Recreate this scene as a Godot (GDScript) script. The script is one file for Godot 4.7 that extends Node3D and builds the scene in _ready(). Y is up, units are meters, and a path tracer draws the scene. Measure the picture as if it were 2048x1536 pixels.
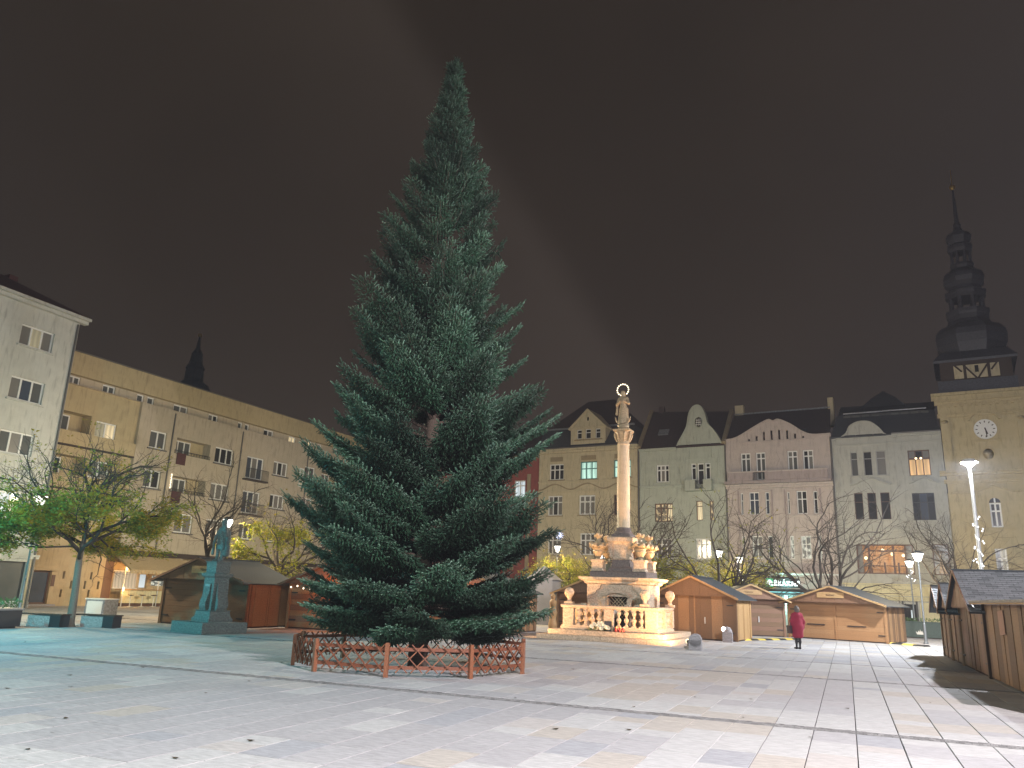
extends Node3D
# A town square at night: a tall fir in a lattice fence, a floodlit column, market huts, old houses round the square.

const UP := Vector3.UP
var rng := RandomNumberGenerator.new()
var M := {}
var T := {}
var used := {}

# ---------------------------------------------------------------- mesh builder
class Mb:
	var v := PackedVector3Array()
	var n := PackedVector3Array()
	var uv := PackedVector2Array()
	var c := PackedColorArray()
	var col := Color(1, 1, 1)
	var xf := Transform3D()

	func p3(a: Vector3, b: Vector3, d: Vector3, na: Vector3, nb: Vector3, nd: Vector3, ua := Vector2.ZERO, ub := Vector2.ZERO, ud := Vector2.ZERO) -> void:
		v.push_back(xf * a); v.push_back(xf * d); v.push_back(xf * b)
		n.push_back(xf.basis * na); n.push_back(xf.basis * nd); n.push_back(xf.basis * nb)
		uv.push_back(ua); uv.push_back(ud); uv.push_back(ub)
		c.push_back(col); c.push_back(col); c.push_back(col)

	func tri(a: Vector3, b: Vector3, d: Vector3) -> void:
		var nn := (b - a).cross(d - a).normalized()
		p3(a, b, d, nn, nn, nn)

	func quad(a: Vector3, b: Vector3, d: Vector3, e: Vector3, u0 := Vector2(0, 0), u1 := Vector2(1, 1)) -> void:
		var nn := (b - a).cross(e - a).normalized()
		p3(a, b, d, nn, nn, nn, u0, Vector2(u1.x, u0.y), u1)
		p3(a, d, e, nn, nn, nn, u0, u1, Vector2(u0.x, u1.y))

	func bx(x0: float, x1: float, y0: float, y1: float, z0: float, z1: float, bottom := true, back := true) -> void:
		var a := Vector3(x0, y0, z1); var b := Vector3(x1, y0, z1); var d := Vector3(x1, y1, z1); var e := Vector3(x0, y1, z1)
		var f := Vector3(x0, y0, z0); var g := Vector3(x1, y0, z0); var h := Vector3(x1, y1, z0); var i := Vector3(x0, y1, z0)
		quad(a, b, d, e); quad(b, g, h, d); quad(f, a, e, i); quad(e, d, h, i)
		if back: quad(g, f, i, h)
		if bottom: quad(f, g, b, a)

	func bar(a: Vector3, b: Vector3, w: float, h: float, up := Vector3.UP) -> void:   # a beam from a to b, w wide, h high
		var dz := (b - a).normalized()
		var dx := up.cross(dz).normalized()
		var dy := dz.cross(dx)
		var was := xf
		xf = xf * Transform3D(Basis(dx, dy, dz), a)
		bx(-w / 2, w / 2, -h / 2, h / 2, 0, (b - a).length())
		xf = was

	func prism(poly: PackedVector2Array, z0: float, z1: float) -> void:   # an outline in x, y given depth
		if Geometry2D.is_polygon_clockwise(poly):
			poly = poly.duplicate(); poly.reverse()
		var k := Geometry2D.triangulate_polygon(poly)
		for i in range(0, k.size(), 3):
			var a := poly[k[i]]; var b := poly[k[i + 1]]; var d := poly[k[i + 2]]
			if (b - a).cross(d - a) < 0:
				var t := b; b = d; d = t
			tri(Vector3(a.x, a.y, z1), Vector3(b.x, b.y, z1), Vector3(d.x, d.y, z1))
			tri(Vector3(a.x, a.y, z0), Vector3(d.x, d.y, z0), Vector3(b.x, b.y, z0))
		for i in poly.size():
			var a := poly[i]; var b := poly[(i + 1) % poly.size()]
			quad(Vector3(a.x, a.y, z0), Vector3(b.x, b.y, z0), Vector3(b.x, b.y, z1), Vector3(a.x, a.y, z1))

	func tube(pts: Array, rad: Array, sides := 6) -> void:
		var rings := []
		var dirs := []
		var side := Vector3.RIGHT
		for i in pts.size():
			var d: Vector3 = (pts[mini(i + 1, pts.size() - 1)] - pts[maxi(i - 1, 0)]).normalized()
			if i == 0 and absf(d.dot(side)) > 0.9: side = Vector3.FORWARD
			side = (side - d * side.dot(d)).normalized()
			var other := d.cross(side)
			var ring := PackedVector3Array()
			for k in sides:
				var a := TAU * k / sides
				ring.push_back(side * cos(a) + other * sin(a))
			rings.push_back(ring)
		for i in pts.size() - 1:
			var p: Vector3 = pts[i]; var q: Vector3 = pts[i + 1]
			var r0: float = rad[i]; var r1: float = rad[i + 1]
			for k in sides:
				var l := (k + 1) % sides
				var a: Vector3 = rings[i][k]; var b: Vector3 = rings[i][l]; var d: Vector3 = rings[i + 1][l]; var e: Vector3 = rings[i + 1][k]
				p3(p + a * r0, p + b * r0, q + d * r1, a, b, d)
				p3(p + a * r0, q + d * r1, q + e * r1, a, d, e)

	func lathe(prof: Array, sides := 16, at := Vector3.ZERO, flat := false, turn := 0.0, sx := 1.0, sz := 1.0) -> void:   # prof: Vector2(radius, height) from the bottom up
		for i in prof.size() - 1:
			var p: Vector2 = prof[i]; var q: Vector2 = prof[i + 1]
			var sl := Vector2(q.y - p.y, p.x - q.x).normalized()
			for k in sides:
				var a0 := turn + TAU * k / sides; var a1 := turn + TAU * (k + 1) / sides
				var e0 := Vector3(cos(a0), 0, -sin(a0)); var e1 := Vector3(cos(a1), 0, -sin(a1))
				var em := (e0 + e1).normalized()
				var n0 := (e0 * sl.x + UP * sl.y).normalized(); var n1 := (e1 * sl.x + UP * sl.y).normalized()
				if flat:
					n0 = (em * sl.x + UP * sl.y).normalized(); n1 = n0
				var s := Vector3(sx, 1, sz)
				var a := at + (e0 * p.x + UP * p.y) * s; var b := at + (e1 * p.x + UP * p.y) * s
				var d := at + (e1 * q.x + UP * q.y) * s; var e := at + (e0 * q.x + UP * q.y) * s
				if p.x > 0.0005: p3(a, b, d, n0, n1, n1)
				if q.x > 0.0005: p3(a, d, e, n0, n1, n0)

	func ball(at: Vector3, r: Vector3, sides := 10) -> void:
		var was := xf
		xf = xf * Transform3D(Basis.from_scale(r), at)
		var prof := []
		var half := maxi(4, sides / 2)
		for i in half + 1:
			var a := -PI / 2 + PI * i / half
			prof.push_back(Vector2(cos(a), sin(a)))
		lathe(prof, sides)
		xf = was

	func join(m: Mb, t: Transform3D) -> void:
		for i in m.v.size():
			v.push_back(xf * (t * m.v[i])); n.push_back((xf.basis * (t.basis * m.n[i])).normalized())
		uv.append_array(m.uv); c.append_array(m.c)

	func mesh() -> ArrayMesh:
		var m := ArrayMesh.new()
		if v.is_empty(): return m
		for i in n.size():
			n[i] = n[i].normalized()
		var a := []
		a.resize(Mesh.ARRAY_MAX)
		a[Mesh.ARRAY_VERTEX] = v; a[Mesh.ARRAY_NORMAL] = n; a[Mesh.ARRAY_TEX_UV] = uv; a[Mesh.ARRAY_COLOR] = c
		m.add_surface_from_arrays(Mesh.PRIMITIVE_TRIANGLES, a)
		return m

# ---------------------------------------------------------------- things, parts, materials
func numbered(called: String) -> String:
	used[called] = used.get(called, -1) + 1
	return called if used[called] == 0 else "%s_%03d" % [called, used[called]]

func tag(o: Node3D, label: String, category: String, group := "") -> Node3D:
	o.set_meta("label", label); o.set_meta("category", category)
	if group: o.set_meta("group", group)
	return o

func thing(called: String, label: String, category: String, at: Transform3D, group := "") -> Node3D:
	var o := Node3D.new()
	o.name = numbered(called); o.transform = at
	add_child(o, true)
	return tag(o, label, category, group)

func part(called: String, mb: Variant, mat: Material, parent: Node3D) -> MeshInstance3D:
	var o := MeshInstance3D.new()
	o.name = called
	o.mesh = mb.mesh() if mb is Mb else mb
	o.material_override = mat
	parent.add_child(o, true)
	return o

func struct(called: String, mb: Variant, mat: Material) -> MeshInstance3D:
	var o := part(numbered(called), mb, mat, self)
	o.set_meta("kind", "structure")
	return o

func frame(x: float, z: float, deg: float, y := 0.0) -> Transform3D:   # local x runs to the right along a front, local z out of it; deg turns the front's x away from world x, towards the viewer
	var a := deg_to_rad(deg)
	return Transform3D(Basis(Vector3(cos(a), 0, sin(a)), UP, Vector3(-sin(a), 0, cos(a))), Vector3(x, y, z))

func noise_tex(size: int, freq: float, lo: float, hi: float, seed_: int, fine := 0.35, stretch := 1.0) -> ImageTexture:
	var a := FastNoiseLite.new(); a.seed = seed_; a.frequency = freq; a.fractal_octaves = 5
	var b := FastNoiseLite.new(); b.seed = seed_ + 7; b.frequency = freq * 9.0; b.fractal_octaves = 3
	var ia := a.get_seamless_image(size, size); var ib := b.get_seamless_image(size, size)
	var im := Image.create_empty(size, size, false, Image.FORMAT_RGB8)
	for y in size:
		for x in size:
			var sx := int(x / stretch) % size
			var t := ia.get_pixel(sx if stretch != 1.0 else x, y).r * (1.0 - fine) + ib.get_pixel(sx if stretch != 1.0 else x, y).r * fine
			t = lerpf(lo, hi, smoothstep(0.2, 0.8, t))
			im.set_pixel(x, y, Color(t, t, t))
	return ImageTexture.create_from_image(im)

func mat(called: String, c: Color, rough := 0.85, tex: Texture2D = null, scale := 1.0, metal := 0.0, bump := 0.0) -> StandardMaterial3D:   # c is a linear, real-world base colour
	var m := StandardMaterial3D.new()
	m.resource_name = called
	if tex:
		c = Color(c.r * 1.3, c.g * 1.3, c.b * 1.3)
		m.albedo_texture = tex
		m.uv1_triplanar = true; m.uv1_world_triplanar = true
		m.uv1_scale = Vector3.ONE * scale
		if bump > 0.0:
			m.heightmap_enabled = true; m.heightmap_texture = tex; m.heightmap_scale = bump
	m.albedo_color = c.linear_to_srgb()
	m.roughness = rough; m.metallic = metal
	M[called] = m
	return m

func glow(called: String, c: Color, energy: float, tex: Texture2D = null) -> StandardMaterial3D:
	var m := StandardMaterial3D.new()
	m.resource_name = called
	m.albedo_color = Color(0.25, 0.25, 0.25)
	m.roughness = 0.35
	m.emission_enabled = true
	m.emission_operator = BaseMaterial3D.EMISSION_OP_MULTIPLY
	m.emission = c.linear_to_srgb()
	m.emission_energy_multiplier = energy
	if tex: m.emission_texture = tex
	M[called] = m
	return m

func omni(called: String, at: Vector3, c: Color, e: float, size := 0.2) -> void:
	var l := OmniLight3D.new()
	l.name = numbered(called); l.position = at; l.light_color = c; l.light_energy = e; l.light_size = size
	l.omni_range = 160.0; l.omni_attenuation = 2.0; l.shadow_enabled = true
	add_child(l, true)

func spot(called: String, at: Vector3, to: Vector3, c: Color, e: float, angle: float, size := 0.12) -> void:
	var l := SpotLight3D.new()
	l.name = numbered(called); l.light_color = c; l.light_energy = e; l.light_size = size
	l.spot_range = 120.0; l.spot_attenuation = 2.0; l.spot_angle = angle; l.spot_angle_attenuation = 0.6; l.shadow_enabled = true
	add_child(l, true)
	l.look_at_from_position(at, to, UP)

# ---------------------------------------------------------------- smooth figures: capsules joined and meshed as surface nets
func blob(bones: Array, k: float, cell: float) -> Mb:   # a bone: [a, b, radius at a, radius at b] or with [flatten x, flatten z]
	var lo := Vector3.ONE * 1e9; var hi := -lo
	for b in bones:
		var r: float = maxf(b[2], b[3]) + k + cell * 2
		for q in [b[0], b[1]]:
			lo = lo.min(q - Vector3.ONE * r); hi = hi.max(q + Vector3.ONE * r)
	var nx := int((hi.x - lo.x) / cell) + 2; var ny := int((hi.y - lo.y) / cell) + 2; var nz := int((hi.z - lo.z) / cell) + 2
	var f := PackedFloat32Array(); f.resize(nx * ny * nz)
	for b in bones:
		var a: Vector3 = b[0]; var e: Vector3 = b[1]; var ra: float = b[2]; var rb: float = b[3]
		var reach := maxf(ra, rb) + k * 3.0 + cell
		var l := ((a.min(e) - Vector3.ONE * reach - lo) / cell).floor(); var h := ((a.max(e) + Vector3.ONE * reach - lo) / cell).ceil()
		var ab := e - a; var dd := maxf(ab.dot(ab), 1e-9)
		for z in range(maxi(0, int(l.z)), mini(nz, int(h.z) + 1)):
			for y in range(maxi(0, int(l.y)), mini(ny, int(h.y) + 1)):
				for x in range(maxi(0, int(l.x)), mini(nx, int(h.x) + 1)):
					var p := lo + Vector3(x, y, z) * cell
					var t := clampf((p - a).dot(ab) / dd, 0.0, 1.0)
					var d := (p - a - ab * t).length() - lerpf(ra, rb, t)
					if d < reach: f[(z * ny + y) * nx + x] += exp(-d / k)
	for i in f.size():
		f[i] = -k * log(f[i]) if f[i] > 1e-20 else 9.0
	var id := PackedInt32Array(); id.resize(f.size()); id.fill(-1)
	var vs := PackedVector3Array(); var ns := PackedVector3Array()
	var out := Mb.new()
	var off := [0, 1, nx, nx + 1, nx * ny, nx * ny + 1, nx * ny + nx, nx * ny + nx + 1]
	for z in nz - 1:
		for y in ny - 1:
			for x in nx - 1:
				var base := (z * ny + y) * nx + x
				var inside := 0
				for o in 8:
					if f[base + off[o]] < 0.0: inside += 1
				if inside == 0 or inside == 8: continue
				var s := Vector3.ZERO; var cnt := 0
				for e in 12:
					var o0: int; var o1: int
					var ax := e / 4; var q := e % 4
					if ax == 0: o0 = q * 2; o1 = o0 + 1
					elif ax == 1: o0 = (q & 1) + (q >> 1) * 4; o1 = o0 + 2
					else: o0 = q; o1 = o0 + 4
					var f0 := f[base + off[o0]]; var f1 := f[base + off[o1]]
					if (f0 < 0.0) == (f1 < 0.0): continue
					var t := f0 / (f0 - f1)
					var c0 := Vector3(o0 & 1, (o0 >> 1) & 1, o0 >> 2); var c1 := Vector3(o1 & 1, (o1 >> 1) & 1, o1 >> 2)
					s += c0.lerp(c1, t); cnt += 1
				var g := Vector3(f[base + 1] - f[base] + f[base + off[7]] - f[base + off[6]], f[base + nx] - f[base] + f[base + off[7]] - f[base + off[5]], f[base + off[4]] - f[base] + f[base + off[7]] - f[base + off[3]])
				id[base] = vs.size()
				vs.push_back(lo + (Vector3(x, y, z) + s / cnt) * cell); ns.push_back(g.normalized())
	for z in range(1, nz - 1):
		for y in range(1, ny - 1):
			for x in range(1, nx - 1):
				var base := (z * ny + y) * nx + x
				var f0 := f[base]
				for ax in 3:
					var st: int = [1, nx, nx * ny][ax]
					var f1 := f[base + st]
					if (f0 < 0.0) == (f1 < 0.0): continue
					var u: int = [nx, nx * ny, 1][ax]; var w: int = [nx * ny, 1, nx][ax]
					var q0 := id[base - u - w]; var q1 := id[base - w]; var q2 := id[base]; var q3 := id[base - u]
					if q0 < 0 or q1 < 0 or q2 < 0 or q3 < 0: continue
					if f0 > 0.0:
						var sw := q1; q1 = q3; q3 = sw
					out.p3(vs[q0], vs[q1], vs[q2], ns[q0], ns[q1], ns[q2])
					out.p3(vs[q0], vs[q2], vs[q3], ns[q0], ns[q2], ns[q3])
	return out
# ---------------------------------------------------------------- the scene
func _ready() -> void:
	rng.seed = 20
	var cam := Camera3D.new()
	cam.name = "camera"
	cam.fov = rad_to_deg(2.0 * atan(768.0 / 1560.0))
	cam.near = 0.1; cam.far = 900.0
	cam.transform = Transform3D(Basis(Vector3.RIGHT, deg_to_rad(14.9)) * Basis(Vector3.BACK, deg_to_rad(2.1)), Vector3(0, 1.9, 0))
	add_child(cam)
	cam.current = true
	var env := Environment.new()
	env.background_mode = Environment.BG_SKY
	env.sky = Sky.new()
	env.sky.sky_material = night_sky()
	env.tonemap_mode = Environment.TONE_MAPPER_LINEAR
	env.tonemap_exposure = 1.08
	env.fog_enabled = true; env.fog_density = 0.0006; env.fog_light_color = Color(0.9, 0.91, 0.96)
	env.sdfgi_enabled = true; env.ssao_enabled = true; env.ssil_enabled = true
	var we := WorldEnvironment.new()
	we.name = "world_environment"; we.environment = env
	add_child(we)
	materials()
	lamps()
	ground()
	white_building()
	long_block()
	yellow_house()
	green_house()
	pink_house()
	grey_house()
	red_house()
	town_hall_tower()
	far_spire()
	monument()
	saint_statue()
	huts()
	fir_tree()
	lattice_fence()
	other_trees()
	small_things()
	woman()

func night_sky() -> PanoramaSkyMaterial:   # low cloud over a lit town: a little brighter and redder towards the roofs
	var w := 768; var h := 384
	var lens := Basis(Vector3.RIGHT, deg_to_rad(14.9))
	var shaft := (lens * Vector3(-0.19, 0.49, -1.0)).cross(lens * Vector3(0.14, 0.02, -1.0)).normalized()
	var im := Image.create_empty(w, h, false, Image.FORMAT_RGBF)
	var nz := FastNoiseLite.new(); nz.seed = 5; nz.frequency = 1.3; nz.fractal_octaves = 4
	for y in h:
		var up := PI / 2 - PI * (y + 0.5) / h
		for x in w:
			var az := TAU * (x + 0.5) / w
			var d := Vector3(sin(az) * cos(up), sin(up), -cos(az) * cos(up))
			var t := pow(1.0 - maxf(0.0, d.y), 2.2)
			var c := Color(0.0165, 0.0112, 0.0068).lerp(Color(0.033, 0.0235, 0.0195), t)
			var cloud := 1.0 + 0.28 * nz.get_noise_3dv(d * 1.2) + 0.12 * nz.get_noise_3dv(d * 3.0 + Vector3.ONE * 9)
			var blue := smoothstep(0.35, 0.8, absf(sin(az * 1.0 + 0.1))) * t
			c = c * cloud
			c = c.lerp(Color(0.040, 0.040, 0.050), 0.45 * blue)
			# floodlit mist: a faint broad shaft leaning up from the column towards the left
			var side := d.dot(shaft)
			var band := exp(-maxf(0.0, side) / 0.16) * smoothstep(-0.035, 0.02, side) * (1.0 if d.z < 0.0 else 0.0)
			c = c * (1.0 + 0.35 * band) + Color(0.006, 0.0058, 0.006) * band
			im.set_pixel(x, y, c)
	var s := PanoramaSkyMaterial.new()
	s.panorama = ImageTexture.create_from_image(im)
	return s

func plaster_tex() -> ImageTexture:   # rendered walls: grain, faint clouding and rain streaks that run down
	var n := 512
	var a := FastNoiseLite.new(); a.seed = 3; a.frequency = 0.010; a.fractal_octaves = 4
	var b := FastNoiseLite.new(); b.seed = 5; b.frequency = 0.15; b.fractal_octaves = 2
	var s := FastNoiseLite.new(); s.seed = 9; s.frequency = 0.035; s.fractal_octaves = 4
	var ia := a.get_seamless_image(n, n); var ib := b.get_seamless_image(n, n)
	var st := s.get_seamless_image(n, 64); st.resize(n, n, Image.INTERPOLATE_CUBIC)
	var im := Image.create_empty(n, n, false, Image.FORMAT_RGB8)
	for y in n:
		for x in n:
			var t := 0.90 + 0.06 * (ia.get_pixel(x, y).r - 0.5) + 0.05 * (ib.get_pixel(x, y).r - 0.5) - 0.13 * smoothstep(0.55, 0.9, st.get_pixel(x, y).r)
			im.set_pixel(x, y, Color(t, t * 0.995, t * 0.985))
	return ImageTexture.create_from_image(im)

func folds(size: int, low: float, patchy: bool) -> ImageTexture:   # hanging curtains lit from behind, with a few darker shapes when patchy
	var im := Image.create_empty(size, size, false, Image.FORMAT_RGB8)
	var nz := FastNoiseLite.new(); nz.seed = 8; nz.frequency = 0.035
	for y in size:
		for x in size:
			var t := 0.90 + 0.08 * sin(x * TAU * 7.0 / size + 1.2 * sin(y * 0.03)) - 0.10 * y / size
			if patchy: t *= lerpf(low, 1.0, smoothstep(-0.15, 0.1, nz.get_noise_2d(x, y * 0.7)))
			im.set_pixel(x, y, Color(t, t * 0.99, t * 0.97))
	return ImageTexture.create_from_image(im)

func materials() -> void:
	T.plaster = plaster_tex()
	T.stone = noise_tex(512, 0.02, 0.66, 1.0, 11, 0.5)
	T.wood = noise_tex(512, 0.05, 0.62, 1.0, 17, 0.4)
	T.slab = noise_tex(1024, 0.02, 0.82, 0.98, 23, 0.45)
	# plaster and stone
	mat("plaster_white", Color(0.50, 0.50, 0.46), 0.9, T.plaster, 0.22)
	mat("plaster_beige", Color(0.44, 0.38, 0.29), 0.9, T.plaster, 0.22)
	mat("plaster_ochre", Color(0.43, 0.35, 0.205), 0.9, T.plaster, 0.22)
	mat("plaster_tan", Color(0.42, 0.32, 0.19), 0.9, T.plaster, 0.3)
	mat("plaster_cream", Color(0.50, 0.43, 0.29), 0.9, T.plaster, 0.25)
	mat("plaster_cream_dark", Color(0.30, 0.24, 0.15), 0.9, T.plaster, 0.25)
	mat("plaster_green", Color(0.40, 0.425, 0.36), 0.9, T.plaster, 0.25)
	mat("plaster_pink", Color(0.46, 0.395, 0.365), 0.9, T.plaster, 0.25)
	mat("plaster_pink_dark", Color(0.33, 0.275, 0.27), 0.9, T.plaster, 0.25)
	mat("plaster_grey", Color(0.40, 0.40, 0.365), 0.9, T.plaster, 0.25)
	mat("plaster_yellow", Color(0.45, 0.375, 0.225), 0.9, T.plaster, 0.25)
	mat("plaster_red", Color(0.24, 0.055, 0.045), 0.9, T.plaster, 0.25)
	mat("sandstone", Color(0.58, 0.46, 0.34), 0.85, T.stone, 0.9, 0.0, 0.4)
	mat("column_stone", Color(0.62, 0.48, 0.32), 0.6, T.plaster, 0.8)
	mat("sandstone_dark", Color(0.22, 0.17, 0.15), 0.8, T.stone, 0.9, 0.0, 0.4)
	mat("gilded_stone", Color(0.52, 0.40, 0.25), 0.55, T.stone, 1.4, 0.25, 0.4)
	mat("statue_stone", Color(0.19, 0.215, 0.205), 0.85, T.stone, 1.2, 0.0, 0.5)
	mat("plaque", Color(0.36, 0.38, 0.37), 0.7, T.stone, 2.0)
	mat("granite", Color(0.33, 0.31, 0.32), 0.8, T.stone, 1.6)
	mat("concrete", Color(0.30, 0.30, 0.29), 0.85, T.stone, 1.2)
	# roofs
	mat("roof_slate", Color(0.060, 0.063, 0.072), 0.7, T.stone, 0.8)
	mat("roof_tile", Color(0.060, 0.036, 0.034), 0.8, T.stone, 0.8)
	mat("roof_red", Color(0.085, 0.024, 0.022), 0.8, T.stone, 0.8)
	mat("copper_dark", Color(0.050, 0.050, 0.066), 0.55, T.stone, 0.6)
	mat("tin", Color(0.24, 0.25, 0.27), 0.45, T.stone, 0.6, 0.3)
	mat("gutter", Color(0.13, 0.12, 0.11), 0.5, null, 1, 0.4)
	mat("timber_dark", Color(0.045, 0.028, 0.02), 0.8)
	mat("gold", Color(0.75, 0.52, 0.16), 0.3, null, 1, 0.9)
	# wood
	mat("wood_orange", Color(0.37, 0.212, 0.102), 0.55, T.wood, 1.1, 0.0, 0.15)
	mat("wood_red", Color(0.26, 0.138, 0.08), 0.55, T.wood, 1.1, 0.0, 0.15)
	mat("wood_brown", Color(0.215, 0.122, 0.062), 0.6, T.wood, 1.1, 0.0, 0.15)
	mat("wood_light", Color(0.43, 0.225, 0.10), 0.55, T.wood, 1.1, 0.0, 0.15)
	mat("wood_light2", Color(0.46, 0.25, 0.115), 0.55, T.wood, 1.1, 0.0, 0.15)
	mat("wood_pale", Color(0.50, 0.31, 0.14), 0.6, T.wood, 1.3)
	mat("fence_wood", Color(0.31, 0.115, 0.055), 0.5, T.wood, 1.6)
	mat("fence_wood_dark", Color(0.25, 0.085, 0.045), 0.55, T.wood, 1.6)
	mat("shingle", Color(0.27, 0.285, 0.305), 0.8, T.stone, 2.2)
	mat("shingle_dark", Color(0.20, 0.215, 0.23), 0.8, T.stone, 2.2)
	mat("roof_felt", Color(0.045, 0.055, 0.065), 0.75, T.stone, 1.5)
	mat("bark", Color(0.062, 0.05, 0.04), 0.95, T.stone, 3.0, 0.0, 1.0)
	mat("bark_pale", Color(0.17, 0.155, 0.125), 0.95, T.stone, 3.0, 0.0, 1.0)
	mat("bark_fir", Color(0.085, 0.058, 0.045), 0.95, T.stone, 3.0, 0.0, 1.0)
	# windows
	mat("frame_white", Color(0.70, 0.69, 0.66), 0.5)
	mat("frame_grey", Color(0.36, 0.35, 0.33), 0.5)
	mat("frame_brown", Color(0.10, 0.045, 0.025), 0.5)
	mat("frame_dark", Color(0.03, 0.028, 0.026), 0.5)
	mat("frame_teal", Color(0.06, 0.20, 0.19), 0.5)
	mat("pane_dark", Color(0.028, 0.026, 0.025), 0.12)
	mat("pane_grey", Color(0.10, 0.10, 0.095), 0.15)
	mat("pane_curtain", Color(0.18, 0.168, 0.15), 0.25)
	mat("pane_blue", Color(0.06, 0.07, 0.095), 0.12)
	var clear := mat("pane_clear", Color(1, 1, 1), 0.06)
	clear.transparency = BaseMaterial3D.TRANSPARENCY_ALPHA; clear.albedo_color = Color(1, 1, 1, 0.04)
	var curtain := folds(96, 0.72, false)
	var busy := folds(96, 0.45, true)
	glow("window_mint", Color(0.62, 1.0, 0.86), 1.05, curtain)
	glow("window_warm", Color(1.0, 0.80, 0.47), 0.95, curtain)
	glow("window_amber", Color(1.0, 0.58, 0.22), 0.9, curtain)
	glow("window_candle", Color(1.0, 0.74, 0.40), 0.85, busy)
	glow("window_pale", Color(0.93, 0.97, 0.86), 0.8, busy)
	glow("window_dim", Color(0.85, 0.74, 0.46), 0.42, curtain)
	glow("window_cool", Color(0.80, 0.92, 1.0), 1.0, curtain)
	glow("window_shop", Color(0.72, 1.0, 1.0), 0.95, busy)
	glow("window_bistro", Color(1.0, 0.60, 0.28), 0.5, busy)
	glow("window_kiosk", Color(1.0, 0.80, 0.55), 0.62, curtain)
	glow("lamp_white", Color(1.0, 0.97, 0.90), 5.0)
	glow("lamp_led", Color(0.96, 0.98, 1.0), 9.0)
	glow("lamp_warm", Color(1.0, 0.76, 0.46), 2.6)
	glow("light_bulb", Color(1.0, 0.86, 0.62), 3.0)
	glow("light_star", Color(0.55, 0.66, 1.0), 2.5)
	glow("light_garland", Color(0.93, 0.96, 1.0), 2.6)
	glow("sign_white_glow", Color(0.86, 1.0, 0.98), 3.2)
	glow("sign_green_glow", Color(0.02, 0.75, 0.30), 1.0)
	glow("sign_teal_glow", Color(0.25, 0.85, 0.90), 0.8)
	# other
	mat("metal_grey", Color(0.22, 0.23, 0.23), 0.45, null, 1, 0.5)
	mat("metal_dark", Color(0.035, 0.037, 0.04), 0.5, null, 1, 0.4)
	mat("metal_white", Color(0.62, 0.62, 0.60), 0.4, null, 1, 0.2)
	mat("rubber_yellow", Color(0.72, 0.55, 0.09), 0.7)
	mat("rubber_black", Color(0.025, 0.025, 0.025), 0.8)
	mat("planter_green", Color(0.075, 0.10, 0.085), 0.8, T.stone, 1.5)
	mat("canvas", Color(0.50, 0.38, 0.22), 0.9, T.plaster, 1.0)
	mat("awning_cream", Color(0.58, 0.53, 0.34), 0.9, T.plaster, 0.6)
	mat("lettering_dark", Color(0.05, 0.03, 0.02), 0.8)
	mat("paper", Color(0.66, 0.62, 0.55), 0.9)
	mat("petal", Color(0.85, 0.83, 0.70), 0.7)
	mat("leaf_green", Color(0.07, 0.13, 0.04), 0.6)
	mat("red_plastic", Color(0.45, 0.02, 0.03), 0.35)
	mat("coat_red", Color(0.23, 0.013, 0.035), 0.9)
	mat("cloth_black", Color(0.016, 0.014, 0.016), 0.85)
	mat("skin", Color(0.45, 0.27, 0.19), 0.6)
	mat("hair_grey", Color(0.10, 0.078, 0.066), 0.7)
	mat("leather_dark", Color(0.03, 0.012, 0.018), 0.45)
	for k in ["leaf", "needle", "paving"]:
		var m := mat(k, Color(1, 1, 1), 0.6)
		m.vertex_color_use_as_albedo = true
	M.leaf.backlight_enabled = true; M.leaf.backlight = Color(0.8, 0.9, 0.3)
	M.needle.roughness = 0.5
	M.paving.albedo_texture = T.slab
	M.paving.roughness = 0.88
	M.paving.metallic_specular = 0.32
	M.paving.heightmap_enabled = true; M.paving.heightmap_texture = T.slab; M.paving.heightmap_scale = 0.25
	M.paving.albedo_color = Color(1.28, 1.28, 1.28).linear_to_srgb()

# ---------------------------------------------------------------- lamps
func lantern(x: float, z: float, h: float, label: String, e: float, tint := Color(1.0, 0.90, 0.72)) -> Node3D:
	var t := thing("street_lamp", label, "street lamp", frame(x, z, 0), "lantern posts round the square")
	var b := Mb.new()
	b.lathe([Vector2(0.13, 0.0), Vector2(0.13, 0.06), Vector2(0.085, 0.12), Vector2(0.07, 1.0), Vector2(0.05, 1.06), Vector2(0.042, h - 0.62), Vector2(0.06, h - 0.6), Vector2(0.06, h - 0.54)], 12)
	part("post", b, M.metal_grey, t)
	b = Mb.new()
	b.lathe([Vector2(0.0, h - 0.50), Vector2(0.15, h - 0.50), Vector2(0.30, h - 0.10), Vector2(0.0, h - 0.10)], 4, Vector3.ZERO, true, PI / 4)
	part("lamp_glass", b, M.lamp_white, t)
	b = Mb.new()
	b.lathe([Vector2(0.34, h - 0.095), Vector2(0.34, h - 0.07), Vector2(0.10, h + 0.05), Vector2(0.0, h + 0.06)], 4, Vector3.ZERO, true, PI / 4)
	part("lamp_cap", b, M.metal_dark, t)
	omni("lantern_light", Vector3(x, h - 0.27, z), tint, e, 0.12)
	return t

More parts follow.
